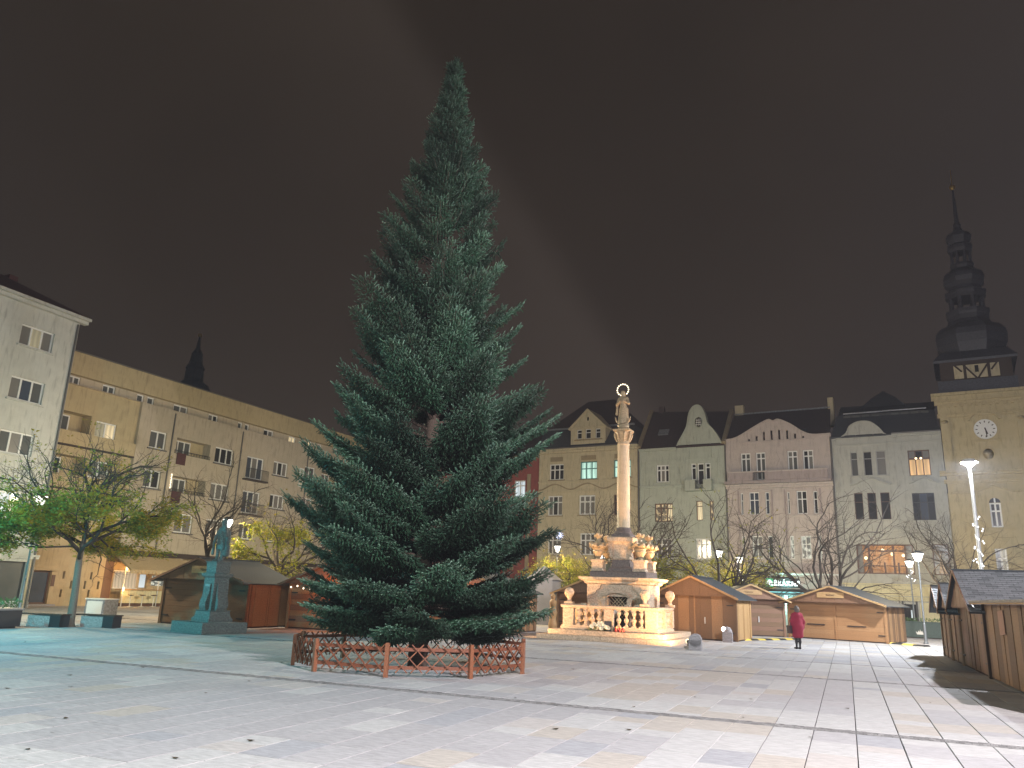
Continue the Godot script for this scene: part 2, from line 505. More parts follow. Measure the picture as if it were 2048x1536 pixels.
func mast(x: float, z: float, h: float, label: String, e: float, tint: Color) -> Node3D:
	var t := thing("mast_lamp", label, "street lamp", frame(x, z, 0), "tall lamp masts")
	var b := Mb.new()
	b.lathe([Vector2(0.17, 0.0), Vector2(0.17, 0.05), Vector2(0.11, 0.15), Vector2(0.10, 1.4), Vector2(0.07, h - 0.3), Vector2(0.07, h - 0.14)], 12)
	part("post", b, M.metal_white, t)
	b = Mb.new()
	b.lathe([Vector2(0.0, h - 0.13), Vector2(0.12, h - 0.12), Vector2(0.235, h - 0.02), Vector2(0.235, h + 0.06), Vector2(0.16, h + 0.16), Vector2(0.0, h + 0.19)], 20)
	part("lamp_glass", b, M.lamp_led, t)
	b = Mb.new()
	b.lathe([Vector2(0.34, h + 0.055), Vector2(0.35, h + 0.075), Vector2(0.25, h + 0.20), Vector2(0.0, h + 0.24)], 20)
	part("lamp_cap", b, M.metal_white, t)
	omni("mast_light", Vector3(x, h + 0.02, z), tint, e, 0.15)
	return t

func lamps() -> void:
	mast(20.75, -34.75, 8.2, "tall white lamp mast with a bright head before the yellow clock tower", 300, Color(0.94, 0.97, 1.0))
	mast(10.0, 1.0, 12.0, "tall lamp mast behind the photographer, on the right", 900, Color(0.99, 0.955, 0.965))
	mast(-21.0, -21.5, 7.0, "tall lamp mast with a greenish light, out of the frame on the left", 150, Color(0.34, 0.93, 1.0))
	mast(-9.0, 3.0, 8.6, "tall lamp mast behind the photographer, on the left", 190, Color(0.93, 0.98, 0.95))
	mast(-5.5, -48.0, 8.0, "unseen lamp mast added behind the fir to brighten the house fronts", 230, Color(1.0, 0.93, 0.80))  # added lamp, out of sight: lifts the long block and the houses
	lantern(-20.99, -35.4, 5.4, "lantern post behind the left edge of the green leafy tree", 34)
	lantern(-14.75, -41.9, 5.15, "lantern post just above the head of the green stone figure", 30)
	lantern(3.6, -56.0, 5.2, "lantern post with a blue star ornament between the fir and the column", 20)
	lantern(6.5, -54.0, 4.65, "lantern seen between the stone urns of the column", 17)
	lantern(13.95, -52.1, 5.05, "lantern post before the bare tree, left of the pharmacy sign", 18)
	lantern(17.0, -58.0, 5.0, "lantern post wound with lights among yellow leaves beside the pharmacy sign", 18)
	lantern(22.5, -43.4, 4.8, "lantern post rising from the paving, the nearer of the pair before the restaurant window", 19)
	lantern(28.3, -55.8, 5.05, "lantern post of the pair before the restaurant window, the one behind the planter", 18)

# ---------------------------------------------------------------- paving
func ground() -> void:
	var b := Mb.new()
	b.quad(Vector3(-260, -0.018, 60), Vector3(260, -0.018, 60), Vector3(260, -0.018, -340), Vector3(-260, -0.018, -340))
	struct("ground", b, mat("joint_dark", Color(0.065, 0.06, 0.06), 0.95, T.stone, 1.0))
	var root := Node3D.new()
	root.name = "square_pavement"; add_child(root); root.set_meta("kind", "structure")
	root.transform = frame(0, 0, 23)          # local x along the gutters, local -z away from the viewer
	var gut := [14.05, 23.15, 29.1]
	var wid := [0.40, 0.38, 0.26]
	var tones := [Color(0.345, 0.345, 0.365), Color(0.42, 0.385, 0.355), Color(0.45, 0.44, 0.44), Color(0.39, 0.38, 0.39), Color(0.37, 0.36, 0.37), Color(0.44, 0.415, 0.40)]
	var list := []
	var inv := root.transform.basis
	var zones := [[3.0, 14.05 - 0.20], [14.05 + 0.20, 23.15 - 0.19], [23.15 + 0.19, 29.1 - 0.13], [29.1 + 0.13, 66.0]]
	var hash_n := FastNoiseLite.new(); hash_n.noise_type = FastNoiseLite.TYPE_CELLULAR; hash_n.cellular_return_type = FastNoiseLite.RETURN_CELL_VALUE; hash_n.frequency = 0.42; hash_n.seed = 4
	for zone in zones:
		for i in range(-110, 70):
			var x := i * 0.6
			var b0: float = zone[1]
			var first := true
			while b0 > zone[0] + 0.02:
				var len: float = [1.0, 1.0, 1.0, 0.5][rng.randi() % 4]
				if first and rng.randf() < 0.3: len = 0.5
				first = false
				len = minf(len, b0 - zone[0])
				if b0 - len - zone[0] < 0.2: len = b0 - zone[0]
				var w := inv * Vector3(x + 0.3, 0, -(b0 - len / 2))
				var pick := rng.randf(); var pick2 := rng.randi(); var du := rng.randf(); var dy := rng.randf()
				if w.z < -7.0 and absf(w.x) < -w.z * 0.74 + 3.0:
					var k := int((hash_n.get_noise_2d(floorf(x / 1.2) * 0.9, floorf(b0 / 1.0) * 0.8) * 0.5 + 0.5) * 5.99)
					if pick < 0.22: k = pick2 % 6
					list.push_back([w.length(), x, b0, len, k, du, dy])
				b0 -= len
	list.sort_custom(func(p, q): return p[0] < q[0])
	var shared := {}
	var far := Mb.new()
	var seen := 0
	for s in list:
		var w: Vector3 = inv * Vector3(s[1] + 0.3, 0, -(s[2] - s[3] / 2))
		var on: bool = w.z < -9.0 and absf(w.x) < -w.z * 0.66 + 0.2
		if on and seen < 290:
			seen += 1
			var key := "%.2f %d %d" % [s[3], s[4], int(s[5] * 5)]
			if not shared.has(key):
				var m := Mb.new()
				slab(m, 0.0, 0.0, s[3], tones[s[4]], int(s[5] * 5) * 0.37, s[5])
				shared[key] = m.mesh()
			var o := part("slab", shared[key], M.paving, root)
			o.position = Vector3(s[1], -0.004 * s[6], -s[2])
			o.rotation = Vector3((s[5] - 0.5) * 0.004, 0, (s[6] - 0.5) * 0.005)
		else:
			far.xf = Transform3D(Basis(), Vector3(s[1], -0.004 * s[6], -s[2]))
			slab(far, 0.0, 0.0, s[3], tones[s[4]], s[5], s[6])
	var fo := part("far_slabs", far, M.paving, root)
	fo.set_meta("kind", "stuff")
	for g in 3:
		var m := Mb.new()
		var rows := 4 if g < 2 else 3
		for i in range(-560, 360):
			for r in rows:
				var x := i * 0.1 + (r % 2) * 0.05
				var z: float = -gut[g] + wid[g] * ((r + 0.5) / rows - 0.5)
				var w := inv * Vector3(x, 0, z)
				if w.z > -7.0 or absf(w.x) > -w.z * 0.74 + 2.0: continue
				var t := rng.randf_range(0.16, 0.30)
				m.col = Color(t, t * 0.97, t * 0.97)
				var y := rng.randf_range(-0.012, -0.005)
				var hw: float = wid[g] / rows / 2 - 0.006
				m.bx(x - 0.043, x + 0.043, y - 0.03, y, z - hw, z + hw, false, true)
		var o := part("gutter_cobbles", m, M.paving, root)
		o.set_meta("kind", "stuff")

func slab(m: Mb, x: float, z: float, len: float, tone: Color, u: float, v: float) -> void:   # a stone 0.6 wide, len long away from z
	m.col = tone
	var j := 0.006
	var x0 := x + j; var x1 := x + 0.6 - j; var z0 := z + j; var z1 := z + len - j
	var e := 0.004
	m.quad(Vector3(x0 + e, 0, z1 - e), Vector3(x1 - e, 0, z1 - e), Vector3(x1 - e, 0, z0 + e), Vector3(x0 + e, 0, z0 + e), Vector2(u, v), Vector2(u + 0.10, v + len * 0.9))
	var tops := [Vector3(x0 + e, 0, z1 - e), Vector3(x1 - e, 0, z1 - e), Vector3(x1 - e, 0, z0 + e), Vector3(x0 + e, 0, z0 + e)]
	var lows := [Vector3(x0, -0.016, z1), Vector3(x1, -0.016, z1), Vector3(x1, -0.016, z0), Vector3(x0, -0.016, z0)]
	for i in 4:
		var k := (i + 1) % 4
		m.quad(lows[i], lows[k], tops[k], tops[i], Vector2(u, v), Vector2(u + 0.02, v + 0.02))
# ---------------------------------------------------------------- building helpers
func wall(b: Mb, x0: float, x1: float, y0: float, y1: float, holes: Array, z := 0.0) -> void:   # a front at depth z with holes [x0, x1, y0, y1, depth]
	var xs := [x0, x1]; var ys := [y0, y1]
	for h in holes:
		for q in [h[0], h[1]]:
			if q > x0 and q < x1 and not xs.has(q): xs.push_back(q)
		for q in [h[2], h[3]]:
			if q > y0 and q < y1 and not ys.has(q): ys.push_back(q)
	xs.sort(); ys.sort()
	for j in ys.size() - 1:
		var run := -1.0
		for i in xs.size() - 1:
			var mx: float = (xs[i] + xs[i + 1]) / 2; var my: float = (ys[j] + ys[j + 1]) / 2
			var open := false
			for h in holes:
				if mx > h[0] and mx < h[1] and my > h[2] and my < h[3]: open = true; break
			if not open: b.quad(Vector3(xs[i], ys[j], z), Vector3(xs[i + 1], ys[j], z), Vector3(xs[i + 1], ys[j + 1], z), Vector3(xs[i], ys[j + 1], z))
	for h in holes:
		var d: float = h[4] if h.size() > 4 else 0.22
		var a := Vector3(h[0], h[2], z); var e := Vector3(h[1], h[2], z); var f := Vector3(h[1], h[3], z); var g := Vector3(h[0], h[3], z)
		var k := Vector3(0, 0, -d)
		b.quad(a, a + k, e + k, e); b.quad(e, e + k, f + k, f); b.quad(f, f + k, g + k, g); b.quad(g, g + k, a + k, a)

func window(root: Node3D, r: Array, cols: int, transom: float, fm: Material, pm: Variant, z := -0.2, bar := 0.075, called := "window", label := "") -> Node3D:
	var x0: float = r[0]; var x1: float = r[1]; var y0: float = r[2]; var y1: float = r[3]
	var b := Mb.new()
	var t := 0.05
	b.bx(x0, x0 + bar, y0, y1, z, z + t); b.bx(x1 - bar, x1, y0, y1, z, z + t)
	b.bx(x0 + bar, x1 - bar, y0, y0 + bar, z, z + t); b.bx(x0 + bar, x1 - bar, y1 - bar, y1, z, z + t)
	for i in range(1, cols):
		var x := lerpf(x0, x1, float(i) / cols)
		b.bx(x - bar * 0.55, x + bar * 0.55, y0 + bar, y1 - bar, z + 0.003, z + t + 0.004)
	if transom > 0.0:
		var y := lerpf(y1, y0, transom)
		b.bx(x0 + bar, x1 - bar, y - bar * 0.5, y + bar * 0.5, z + 0.006, z + t + 0.008)
	var o := part(called, b, fm, root)
	if label: o.set_meta("label", label)
	var list: Array = pm if pm is Array else [pm]
	if list.size() == 1 and cols > 1 and list[0] in [M.pane_dark, M.pane_grey, M.pane_curtain, M.pane_blue]:   # sashes with and without curtains
		var one: Material = list[0]
		list = []
		for i in cols:
			var q := rng.randf()
			list.push_back(one if q < 0.62 else (M.pane_curtain if q < 0.8 else (M.pane_dark if q < 0.92 else M.pane_grey)))
	if list.size() == 1:
		b = Mb.new()
		b.quad(Vector3(x0, y0, z + 0.012), Vector3(x1, y0, z + 0.012), Vector3(x1, y1, z + 0.012), Vector3(x0, y1, z + 0.012), Vector2(x0 * 0.13, 0), Vector2(x1 * 0.13 + 0.3, 1))
		part("pane", b, list[0], o)
	else:
		for i in list.size():
			b = Mb.new()
			var a := lerpf(x0, x1, float(i) / list.size()); var e := lerpf(x0, x1, float(i + 1) / list.size())
			b.quad(Vector3(a, y0, z + 0.012), Vector3(e, y0, z + 0.012), Vector3(e, y1, z + 0.012), Vector3(a, y1, z + 0.012), Vector2(a * 0.2, 0), Vector2(e * 0.2 + 0.2, 1))
			part("pane", b, list[i], o)
	return o

func sill(root: Node3D, r: Array, m: Material, out := 0.12, called := "sill") -> void:
	var b := Mb.new()
	b.bx(r[0] - 0.12, r[1] + 0.12, r[2] - 0.1, r[2] - 0.005, -0.02, out)
	part(called, b, m, root)

func ledge(root: Node3D, x0: float, x1: float, y0: float, y1: float, out: float, m: Material, called := "cornice", z := 0.0) -> void:   # a moulding in two steps
	var b := Mb.new()
	b.bx(x0, x1, y0, lerpf(y0, y1, 0.55), z - 0.05, z + out * 0.55)
	b.bx(x0, x1, lerpf(y0, y1, 0.55), y1, z - 0.05, z + out)
	part(called, b, m, root)

func plain(root: Node3D, called: String, x0: float, x1: float, y0: float, y1: float, z0: float, z1: float, m: Material, label := "") -> MeshInstance3D:
	var b := Mb.new()
	b.bx(x0, x1, y0, y1, z0, z1)
	var o := part(called, b, m, root)
	if label: o.set_meta("label", label)
	return o

func railing(root: Node3D, x0: float, x1: float, y0: float, y1: float, z: float, step: float, m: Material, called := "railing") -> void:
	var b := Mb.new()
	b.bx(x0, x1, y1 - 0.04, y1, z - 0.02, z + 0.02); b.bx(x0, x1, y0, y0 + 0.03, z - 0.015, z + 0.015)
	var n := int((x1 - x0) / step)
	for i in n + 1:
		var x := lerpf(x0, x1, float(i) / n)
		b.bx(x - 0.011, x + 0.011, y0 + 0.03, y1 - 0.04, z - 0.01, z + 0.01)
	part(called, b, m, root)

func roof_slope(root: Node3D, called: String, pts: Array, m: Material) -> void:   # a closed shell over corner points in order, 12 cm thick
	var b := Mb.new()
	var nn: Vector3 = ((pts[1] - pts[0]) as Vector3).cross(pts[2] - pts[0]).normalized() * 0.12
	for i in range(1, pts.size() - 1):
		b.tri(pts[0], pts[i], pts[i + 1])
		b.tri(pts[0] - nn, pts[i + 1] - nn, pts[i] - nn)
	for i in pts.size():
		var p: Vector3 = pts[i]; var q: Vector3 = pts[(i + 1) % pts.size()]
		b.quad(p - nn, q - nn, q, p)
	part(called, b, m, root)

# ---------------------------------------------------------------- the two buildings on the left
func white_building() -> void:
	var t := thing("apartment_house", "pale grey-white flat-fronted house at the left edge, taller and nearer than the long ochre block", "building", frame(-27, -45.25, -67))
	var holes := []
	for x in [-8.9, -2.92]:
		for y in [[14.55, 15.78], [11.4, 12.7], [8.35, 9.62], [5.05, 6.3]]:
			holes.push_back([x, x + 2.05, y[0], y[1]])
	var shop := [-5.6, -1.75, 0.42, 2.55]; var shop2 := [-1.55, 0.12, 0.42, 2.55]
	var b := Mb.new()
	wall(b, -14, 0.6, 0, 16.9, holes + [shop, shop2])
	b.bx(-14, 0.59, 0, 16.9, -13, -0.26)
	part("wall", b, M.plaster_white, t)
	for i in holes.size():
		var pm: Array = [M.pane_curtain, M.pane_grey, M.pane_dark]
		if i == 4: pm = [M.pane_curtain, M.window_dim, M.pane_curtain]
		if i == 5: pm = [M.pane_curtain, M.pane_blue, M.pane_grey]
		if i == 6: pm = [M.pane_grey, M.pane_curtain, M.pane_grey]
		if i == 7: pm = [M.pane_dark, M.window_cool, M.pane_grey]
		window(t, holes[i], 3, 0.0, M.frame_white, pm, -0.18, 0.09)
		sill(t, holes[i], M.plaster_white)
	window(t, shop, 2, 0.0, M.frame_dark, M.pane_curtain, -0.2, 0.09, "shop_window"); window(t, shop2, 1, 0.0, M.frame_dark, M.pane_grey, -0.2, 0.09, "shop_window")
	ledge(t, -14.1, 0.72, 2.72, 2.95, 0.14, M.plaster_white, "string_course")
	ledge(t, -14.2, 0.95, 16.9, 17.25, 0.55, M.plaster_white)
	plain(t, "plinth", -14, 0.62, 0, 0.38, -0.1, 0.05, M.concrete)
	b = Mb.new(); b.tube([Vector3(0.45, 0, 0.08), Vector3(0.45, 16.8, 0.08)], [0.06, 0.06], 8); part("drain_pipe", b, M.gutter, t)
	b = Mb.new(); b.tube([Vector3(0.24, 0, 0.08), Vector3(0.24, 2.7, 0.08)], [0.05, 0.05], 8); part("drain_pipe", b, M.plaster_cream, t)
	roof_slope(t, "roof", [Vector3(-14.2, 17.28, 0.5), Vector3(0.95, 17.28, 0.5), Vector3(-3.4, 20.6, -6.0), Vector3(-14.2, 20.6, -6.0)], M.roof_red)
	roof_slope(t, "roof", [Vector3(0.95, 17.28, 0.5), Vector3(0.95, 17.28, -13), Vector3(-3.4, 20.6, -6.0)], M.roof_red)
	for c in [[-1.6, 18.1, 0.55], [-3.0, 18.6, 0.8]]:
		plain(t, "chimney", c[0] - c[2] / 2, c[0] + c[2] / 2, c[1], c[1] + 1.6, -4.4, -3.7, M.roof_red)

func long_block() -> void:
	var t := thing("apartment_block", "long ochre and beige block of flats with loggias and a window band under its top", "building", frame(-28.7, -51, -63.9))
	var x1 := 46.0
	# parapet band and the window ribbon below it
	var b := Mb.new()
	b.bx(-3, x1, 14.86, 16.38, -0.5, 0.0)
	part("parapet", b, M.plaster_ochre, t)
	plain(t, "parapet_cap", -3, x1, 16.38, 16.46, -0.55, 0.07, M.gutter)
	var ribbon := []
	for r in [[-1.0, -0.1], [1.6, 2.6], [4.4, 5.0], [5.3, 5.9], [7.7, 9.05], [11.15, 12.15], [14.35, 14.85], [15.15, 15.65], [17.4, 18.6], [20.6, 21.5], [23.25, 23.75], [24.6, 25.2], [27.0, 28.3], [30.4, 31.4], [33.6, 34.1]]:
		ribbon.push_back([r[0], r[1], 14.12, 14.82])
	b = Mb.new()
	wall(b, -3, x1, 14.0, 14.86, ribbon, -0.42)
	part("wall", b, M.plaster_beige, t)
	for i in ribbon.size():
		var lit := i == 9 or i == 10
		window(t, ribbon[i], 2 if ribbon[i][1] - ribbon[i][0] > 0.8 else 1, 0.0, M.frame_white, M.window_warm if lit else (M.pane_dark if i == 8 else M.pane_grey), -0.55, 0.09)
	# left bay in ochre, with balconies and loggias
	var lit := [1.48, 3.09, 11.1, 12.2, 0.25]
	var logs := [[-1.2, 1.08, 11.12, 12.4, 0.9], lit, [-1.27, 1.17, 8.3, 9.55, 0.9], [1.5, 3.05, 8.35, 9.5, 0.25], [-1.2, 1.1, 5.4, 6.6, 0.9], [1.5, 3.05, 5.4, 6.6, 0.25]]
	b = Mb.new()
	wall(b, -3, 4.65, 3.75, 14.2, logs, -0.25)
	part("wall", b, M.plaster_ochre, t)
	for i in [0, 2, 4]:
		var h: Array = logs[i]
		plain(t, "loggia_back", h[0], h[1], h[2], h[3], -1.25, -1.17, M.plaster_ochre)
		window(t, [h[0] + 0.1, h[0] + 1.3, h[2], h[3] - 0.12], 2, 0.0, M.frame_white, M.pane_grey, -1.15, 0.08, "loggia_door")
	for i in [1, 3, 5]:
		window(t, logs[i], 2, 0.0, M.frame_white, [M.window_dim, M.window_warm] if i == 1 else M.pane_curtain, -0.42, 0.09)
	for y in [10.22, 7.4, 4.6]:
		plain(t, "balcony_front", -1.35, 4.62, y, y + 0.88, -0.24, 0.02, M.plaster_ochre)
		plain(t, "balcony_slab", -1.35, 4.62, y - 0.1, y - 0.002, -0.24, 0.05, M.timber_dark)
	# main front in grey beige
	var holes := []
	var kinds := []
	for row in 3:
		var y0: float = [11.0, 8.12, 5.28][row]
		for rep in 2:
			var dx := 17.0 * rep
			for w in [[5.7, 7.15, 0.1, 1.4, "two"], [8.1, 11.4, 0.12, 1.27, "log"], [11.95, 13.9, 0.0, 1.28, "three"], [15.45, 17.45, -0.72, 1.12, "french"], [18.63, 20.45, 0.0, 1.22, "three"]]:
				if row == 2 and w[4] == "log": w = [8.97, 10.65, 0.0, 1.42, "two"]
				if row == 2 and w[4] == "french": w = [15.5, 17.3, 0.0, 1.3, "three"]
				holes.push_back([w[0] + dx, w[1] + dx, y0 + w[2], y0 + w[3], 0.8 if w[4] == "log" else 0.2])
				kinds.push_back([w[4], row, rep])
	b = Mb.new()
	wall(b, 4.65, x1, 3.75, 14.2, holes, 0.0)
	b.quad(Vector3(4.65, 3.75, -0.3), Vector3(4.65, 3.75, 0), Vector3(4.65, 14.2, 0), Vector3(4.65, 14.2, -0.3))
	b.bx(-3, x1, 14.2, 14.22, -0.45, 0.0)
	part("wall", b, M.plaster_beige, t)
	var panes := [M.pane_curtain, M.pane_dark, M.pane_grey, M.pane_dark, M.pane_curtain]
	for i in holes.size():
		var h: Array = holes[i]; var k: Array = kinds[i]
		if k[0] == "log":
			plain(t, "loggia_back", h[0], h[1], h[2], h[3], -0.85, -0.78, M.plaster_ochre)
			window(t, [h[0] + 0.15, h[0] + 1.95, h[2], h[3] - 0.08], 3, 0.0, M.frame_white, M.pane_grey, -0.75, 0.08, "loggia_door")
			railing(t, h[0] - 0.1, h[1] + 0.05, h[2] - 0.05, h[2] + 0.2, 0.04, 0.25, M.metal_dark, "loggia_rail")
			if k[2] == 0 and k[1] < 2: plain(t, "hanging_cloth", h[0] + 0.15, h[0] + 1.0, h[2] - 0.85, h[2] + 0.02, 0.06, 0.075, M.roof_red, "dark red cloth hung over the loggia rail")
		else:
			var three: bool = k[0] != "two"
			var pm: Material = M.pane_grey if k[0] == "two" else (M.pane_blue if k[0] == "french" else M.pane_dark)
			if k[1] == 1 and k[0] == "three": pm = M.pane_curtain
			if k[1] == 2: pm = M.pane_curtain if k[0] == "two" else M.pane_grey
			window(t, h, 3 if three else 2, 0.0, M.frame_white, pm, -0.18, 0.10)
			if k[0] == "french":
				railing(t, h[0] - 0.25, h[1] + 0.25, h[2] - 0.1, h[2] + 0.8, 0.42, 0.13, M.metal_dark, "balcony_rail")
				plain(t, "balcony_slab", h[0] - 0.3, h[1] + 0.3, h[2] - 0.2, h[2] - 0.1, 0.0, 0.45, M.timber_dark)
			else: sill(t, h, M.gutter, 0.1)
	window(t, [22.0, 22.55, 10.4, 12.1], 1, 0.0, M.frame_white, M.window_dim, 0.01, 0.1)
	# fascia and ground floor
	plain(t, "fascia", 3.85, x1, 3.42, 3.75, -0.3, 0.12, M.timber_dark)
	var slots := []
	for y in [[1.69, 2.16, 0.0], [1.08, 1.58, 0.62], [0.54, 1.02, 0.0]]:
		for k in 3:
			var x: float = 0.9 + y[2] + k * 0.98
			if x < 3.5: slots.push_back([x, x + 0.15, y[0], y[1], 0.2])
	var door := [-1.1, 0.15, 0.12, 2.12, 0.3]
	b = Mb.new()
	wall(b, -3, 3.85, 0, 3.75, slots + [door], -0.1)
	part("wall", b, M.plaster_tan, t)
	for s in slots: plain(t, "slot_back", s[0], s[1], s[2], s[3], -0.32, -0.29, M.frame_brown)
	window(t, door, 1, 0.0, M.frame_brown, M.pane_blue, -0.35, 0.09, "door")
	plain(t, "door_step", -1.4, 0.5, 0, 0.12, -0.1, 0.25, M.granite)
	plain(t, "door_hood", -1.3, 0.4, 2.16, 2.26, -0.1, 0.14, M.plaster_tan)
	plain(t, "house_panel", 0.18, 0.40, 1.2, 1.9, -0.1, -0.06, M.frame_brown)
	plain(t, "pier", 3.85, 4.55, 0, 3.42, -0.9, -0.12, M.frame_brown)
	# shop fronts further along
	for k in 7:
		var x := 9.6 + k * 5.0
		plain(t, "pier", x, x + 0.6, 0, 3.42, -0.8, 0.0, M.plaster_beige)
		window(t, [x + 0.6, x + 5.0, 0.3, 2.7], 3, 0.22, M.frame_dark, M.window_kiosk if k % 3 == 0 else M.pane_curtain, -0.5, 0.09, "shop_window")
		plain(t, "shop_base", x + 0.6, x + 5.0, 0, 0.3, -0.6, -0.35, M.concrete)
		plain(t, "shop_fascia", x + 0.6, x + 5.0, 2.7, 3.42, -0.7, -0.36, M.plaster_tan)
	b = Mb.new(); b.bx(-3, x1, 0, 14.9, -12, -1.3); b.bx(-3, x1, 14.0, 16.3, -12, -0.7); part("body", b, M.plaster_beige, t)
	b = Mb.new(); b.bx(4.55, 9.6, 0, 3.42, -1.29, -1.2); part("shop_back", b, M.plaster_tan, t)
	for x in [7.6, 14.6, 22.9, 31.6]:
		b = Mb.new(); b.tube([Vector3(x, 3.8, 0.07), Vector3(x, 14.0, 0.07)], [0.05, 0.05], 7); part("drain_pipe", b, M.gutter, t)
	# string of lights beside a loggia
	var g := thing("light_string", "short vertical string of white bulbs beside a loggia of the ochre block", "fairy lights", frame(-28.7, -51, -63.9))
	for i in 9:
		b = Mb.new(); b.ball(Vector3(8.02 + 0.02 * (i % 2), 8.45 + i * 0.125, 0.09), Vector3.ONE * 0.045, 6); part("light_bulb", b, M.light_bulb, g)
	# the small bar under its awning
	var k := thing("drinks_bar", "small lit bar with a pale counter under a sloping awning", "bar", frame(-28.7, -51, -63.9))
	for i in 7:
		plain(k, "counter_board", 4.75 + i * 0.6, 4.75 + i * 0.6 + 0.59, 0.22, 1.08, 0.72, 0.78, M.awning_cream)
	plain(k, "counter_top", 4.68, 9.0, 1.08, 1.14, 0.2, 0.9, M.wood_pale)
	plain(k, "counter_foot", 4.8, 8.95, 0.0, 0.22, 0.3, 0.7, M.frame_brown)
	b = Mb.new(); b.quad(Vector3(4.9, 1.2, -0.4), Vector3(6.75, 1.2, -0.4), Vector3(6.75, 2.3, -0.4), Vector3(4.9, 2.3, -0.4)); part("lit_window", b, M.window_kiosk, k)
	plain(k, "window_frame", 4.8, 6.85, 2.3, 2.37, -0.42, -0.33, M.frame_white); plain(k, "window_frame", 4.8, 6.85, 1.15, 1.2, -0.42, -0.33, M.frame_white)
	plain(k, "back_panel", 4.8, 9.5, 0.0, 2.9, -0.55, -0.45, M.plaster_tan)
	b = Mb.new(); b.quad(Vector3(6.95, 1.25, -0.35), Vector3(7.45, 1.25, -0.35), Vector3(7.45, 2.15, -0.35), Vector3(6.95, 2.15, -0.35)); part("screen", b, M.window_cool, k)
	b = Mb.new(); b.quad(Vector3(8.0, 1.4, -0.37), Vector3(9.3, 1.4, -0.37), Vector3(9.3, 2.1, -0.37), Vector3(8.0, 2.1, -0.37)); part("lit_window", b, M.window_pale, k)
	for x in [4.78, 7.62]:
		b = Mb.new(); b.tube([Vector3(x, 0, 0.85), Vector3(x, 2.6, 0.85)], [0.035, 0.035], 8); part("post", b, M.metal_white, k)
	roof_slope(k, "awning", [Vector3(4.5, 2.45, 1.7), Vector3(9.9, 2.45, 1.7), Vector3(9.9, 3.38, 0.1), Vector3(4.5, 3.38, 0.1)], M.canvas)
	b = Mb.new()
	for i in 18: b.bx(4.5 + i * 0.3, 4.5 + i * 0.3 + 0.24, 2.18, 2.42, 1.66, 1.68)
	part("valance", b, M.canvas, k)
	for p in [Vector3(4.72, 2.35, 1.0), Vector3(4.68, 1.0, 1.0), Vector3(6.0, 2.42, 0.2)]:
		b = Mb.new(); b.lathe([Vector2(0, 0), Vector2(0.07, 0.02), Vector2(0.07, 0.26), Vector2(0, 0.28)], 10, p); part("lamp_tube", b, M.lamp_warm, k)
		omni("bar_light", k.transform * (p + Vector3(0, 0.14, 0)), Color(1.0, 0.76, 0.42), 1.3, 0.06)
	for i in 3:
		var s := thing("bar_stool", ["bar stool at the left end of the pale counter", "middle one of the three bar stools at the pale counter", "bar stool nearest the hut, at the pale counter"][i], "bar stool", k.transform * Transform3D(Basis(), Vector3(5.1 + i * 0.95, 0, 1.3)), "bar stools at the pale counter")
		b = Mb.new(); b.lathe([Vector2(0.2, 0), Vector2(0.19, 0.02), Vector2(0.03, 0.05), Vector2(0.028, 0.72), Vector2(0, 0.72)], 10); part("leg", b, M.metal_white, s)
		b = Mb.new(); b.lathe([Vector2(0.05, 0.72), Vector2(0.2, 0.75), Vector2(0.21, 0.79), Vector2(0.0, 0.80)], 12); part("seat", b, M.frame_brown, s)
# ---------------------------------------------------------------- the row of houses across the square
func row() -> Transform3D:
	return frame(30.5, -63.3, 30)

func curve_pts(list: Array, step := 6) -> PackedVector2Array:   # a soft outline through points
	var o := PackedVector2Array()
	for i in list.size() - 1:
		var a: Vector2 = list[maxi(0, i - 1)]; var b: Vector2 = list[i]; var c: Vector2 = list[i + 1]; var d: Vector2 = list[mini(list.size() - 1, i + 2)]
		for k in step: o.push_back(b.cubic_interpolate(c, a, d, float(k) / step))
	o.push_back(list[-1])
	return o

func rim(root: Node3D, called: String, pts: PackedVector2Array, w: float, z0: float, z1: float, m: Material) -> void:   # a moulding that follows an outline
	var b := Mb.new()
	for i in pts.size() - 1:
		var d := (pts[i + 1] - pts[i]).normalized(); var u := Vector2(-d.y, d.x) * w
		var p := pts[i]; var q := pts[i + 1]
		b.prism(PackedVector2Array([p, q, q + u, p + u]), z0, z1)
	part(called, b, m, root)

func wave(root: Node3D, x0: float, x1: float, y: float, h: float, m: Material, called := "hood_moulding", z1 := 0.22) -> void:
	var p := []
	for i in 13:
		var t := i / 12.0
		p.push_back(Vector2(lerpf(x0, x1, t), y + h * (0.5 - 0.5 * cos(TAU * t))))
	rim(root, called, PackedVector2Array(p), 0.1, -0.02, z1, m)

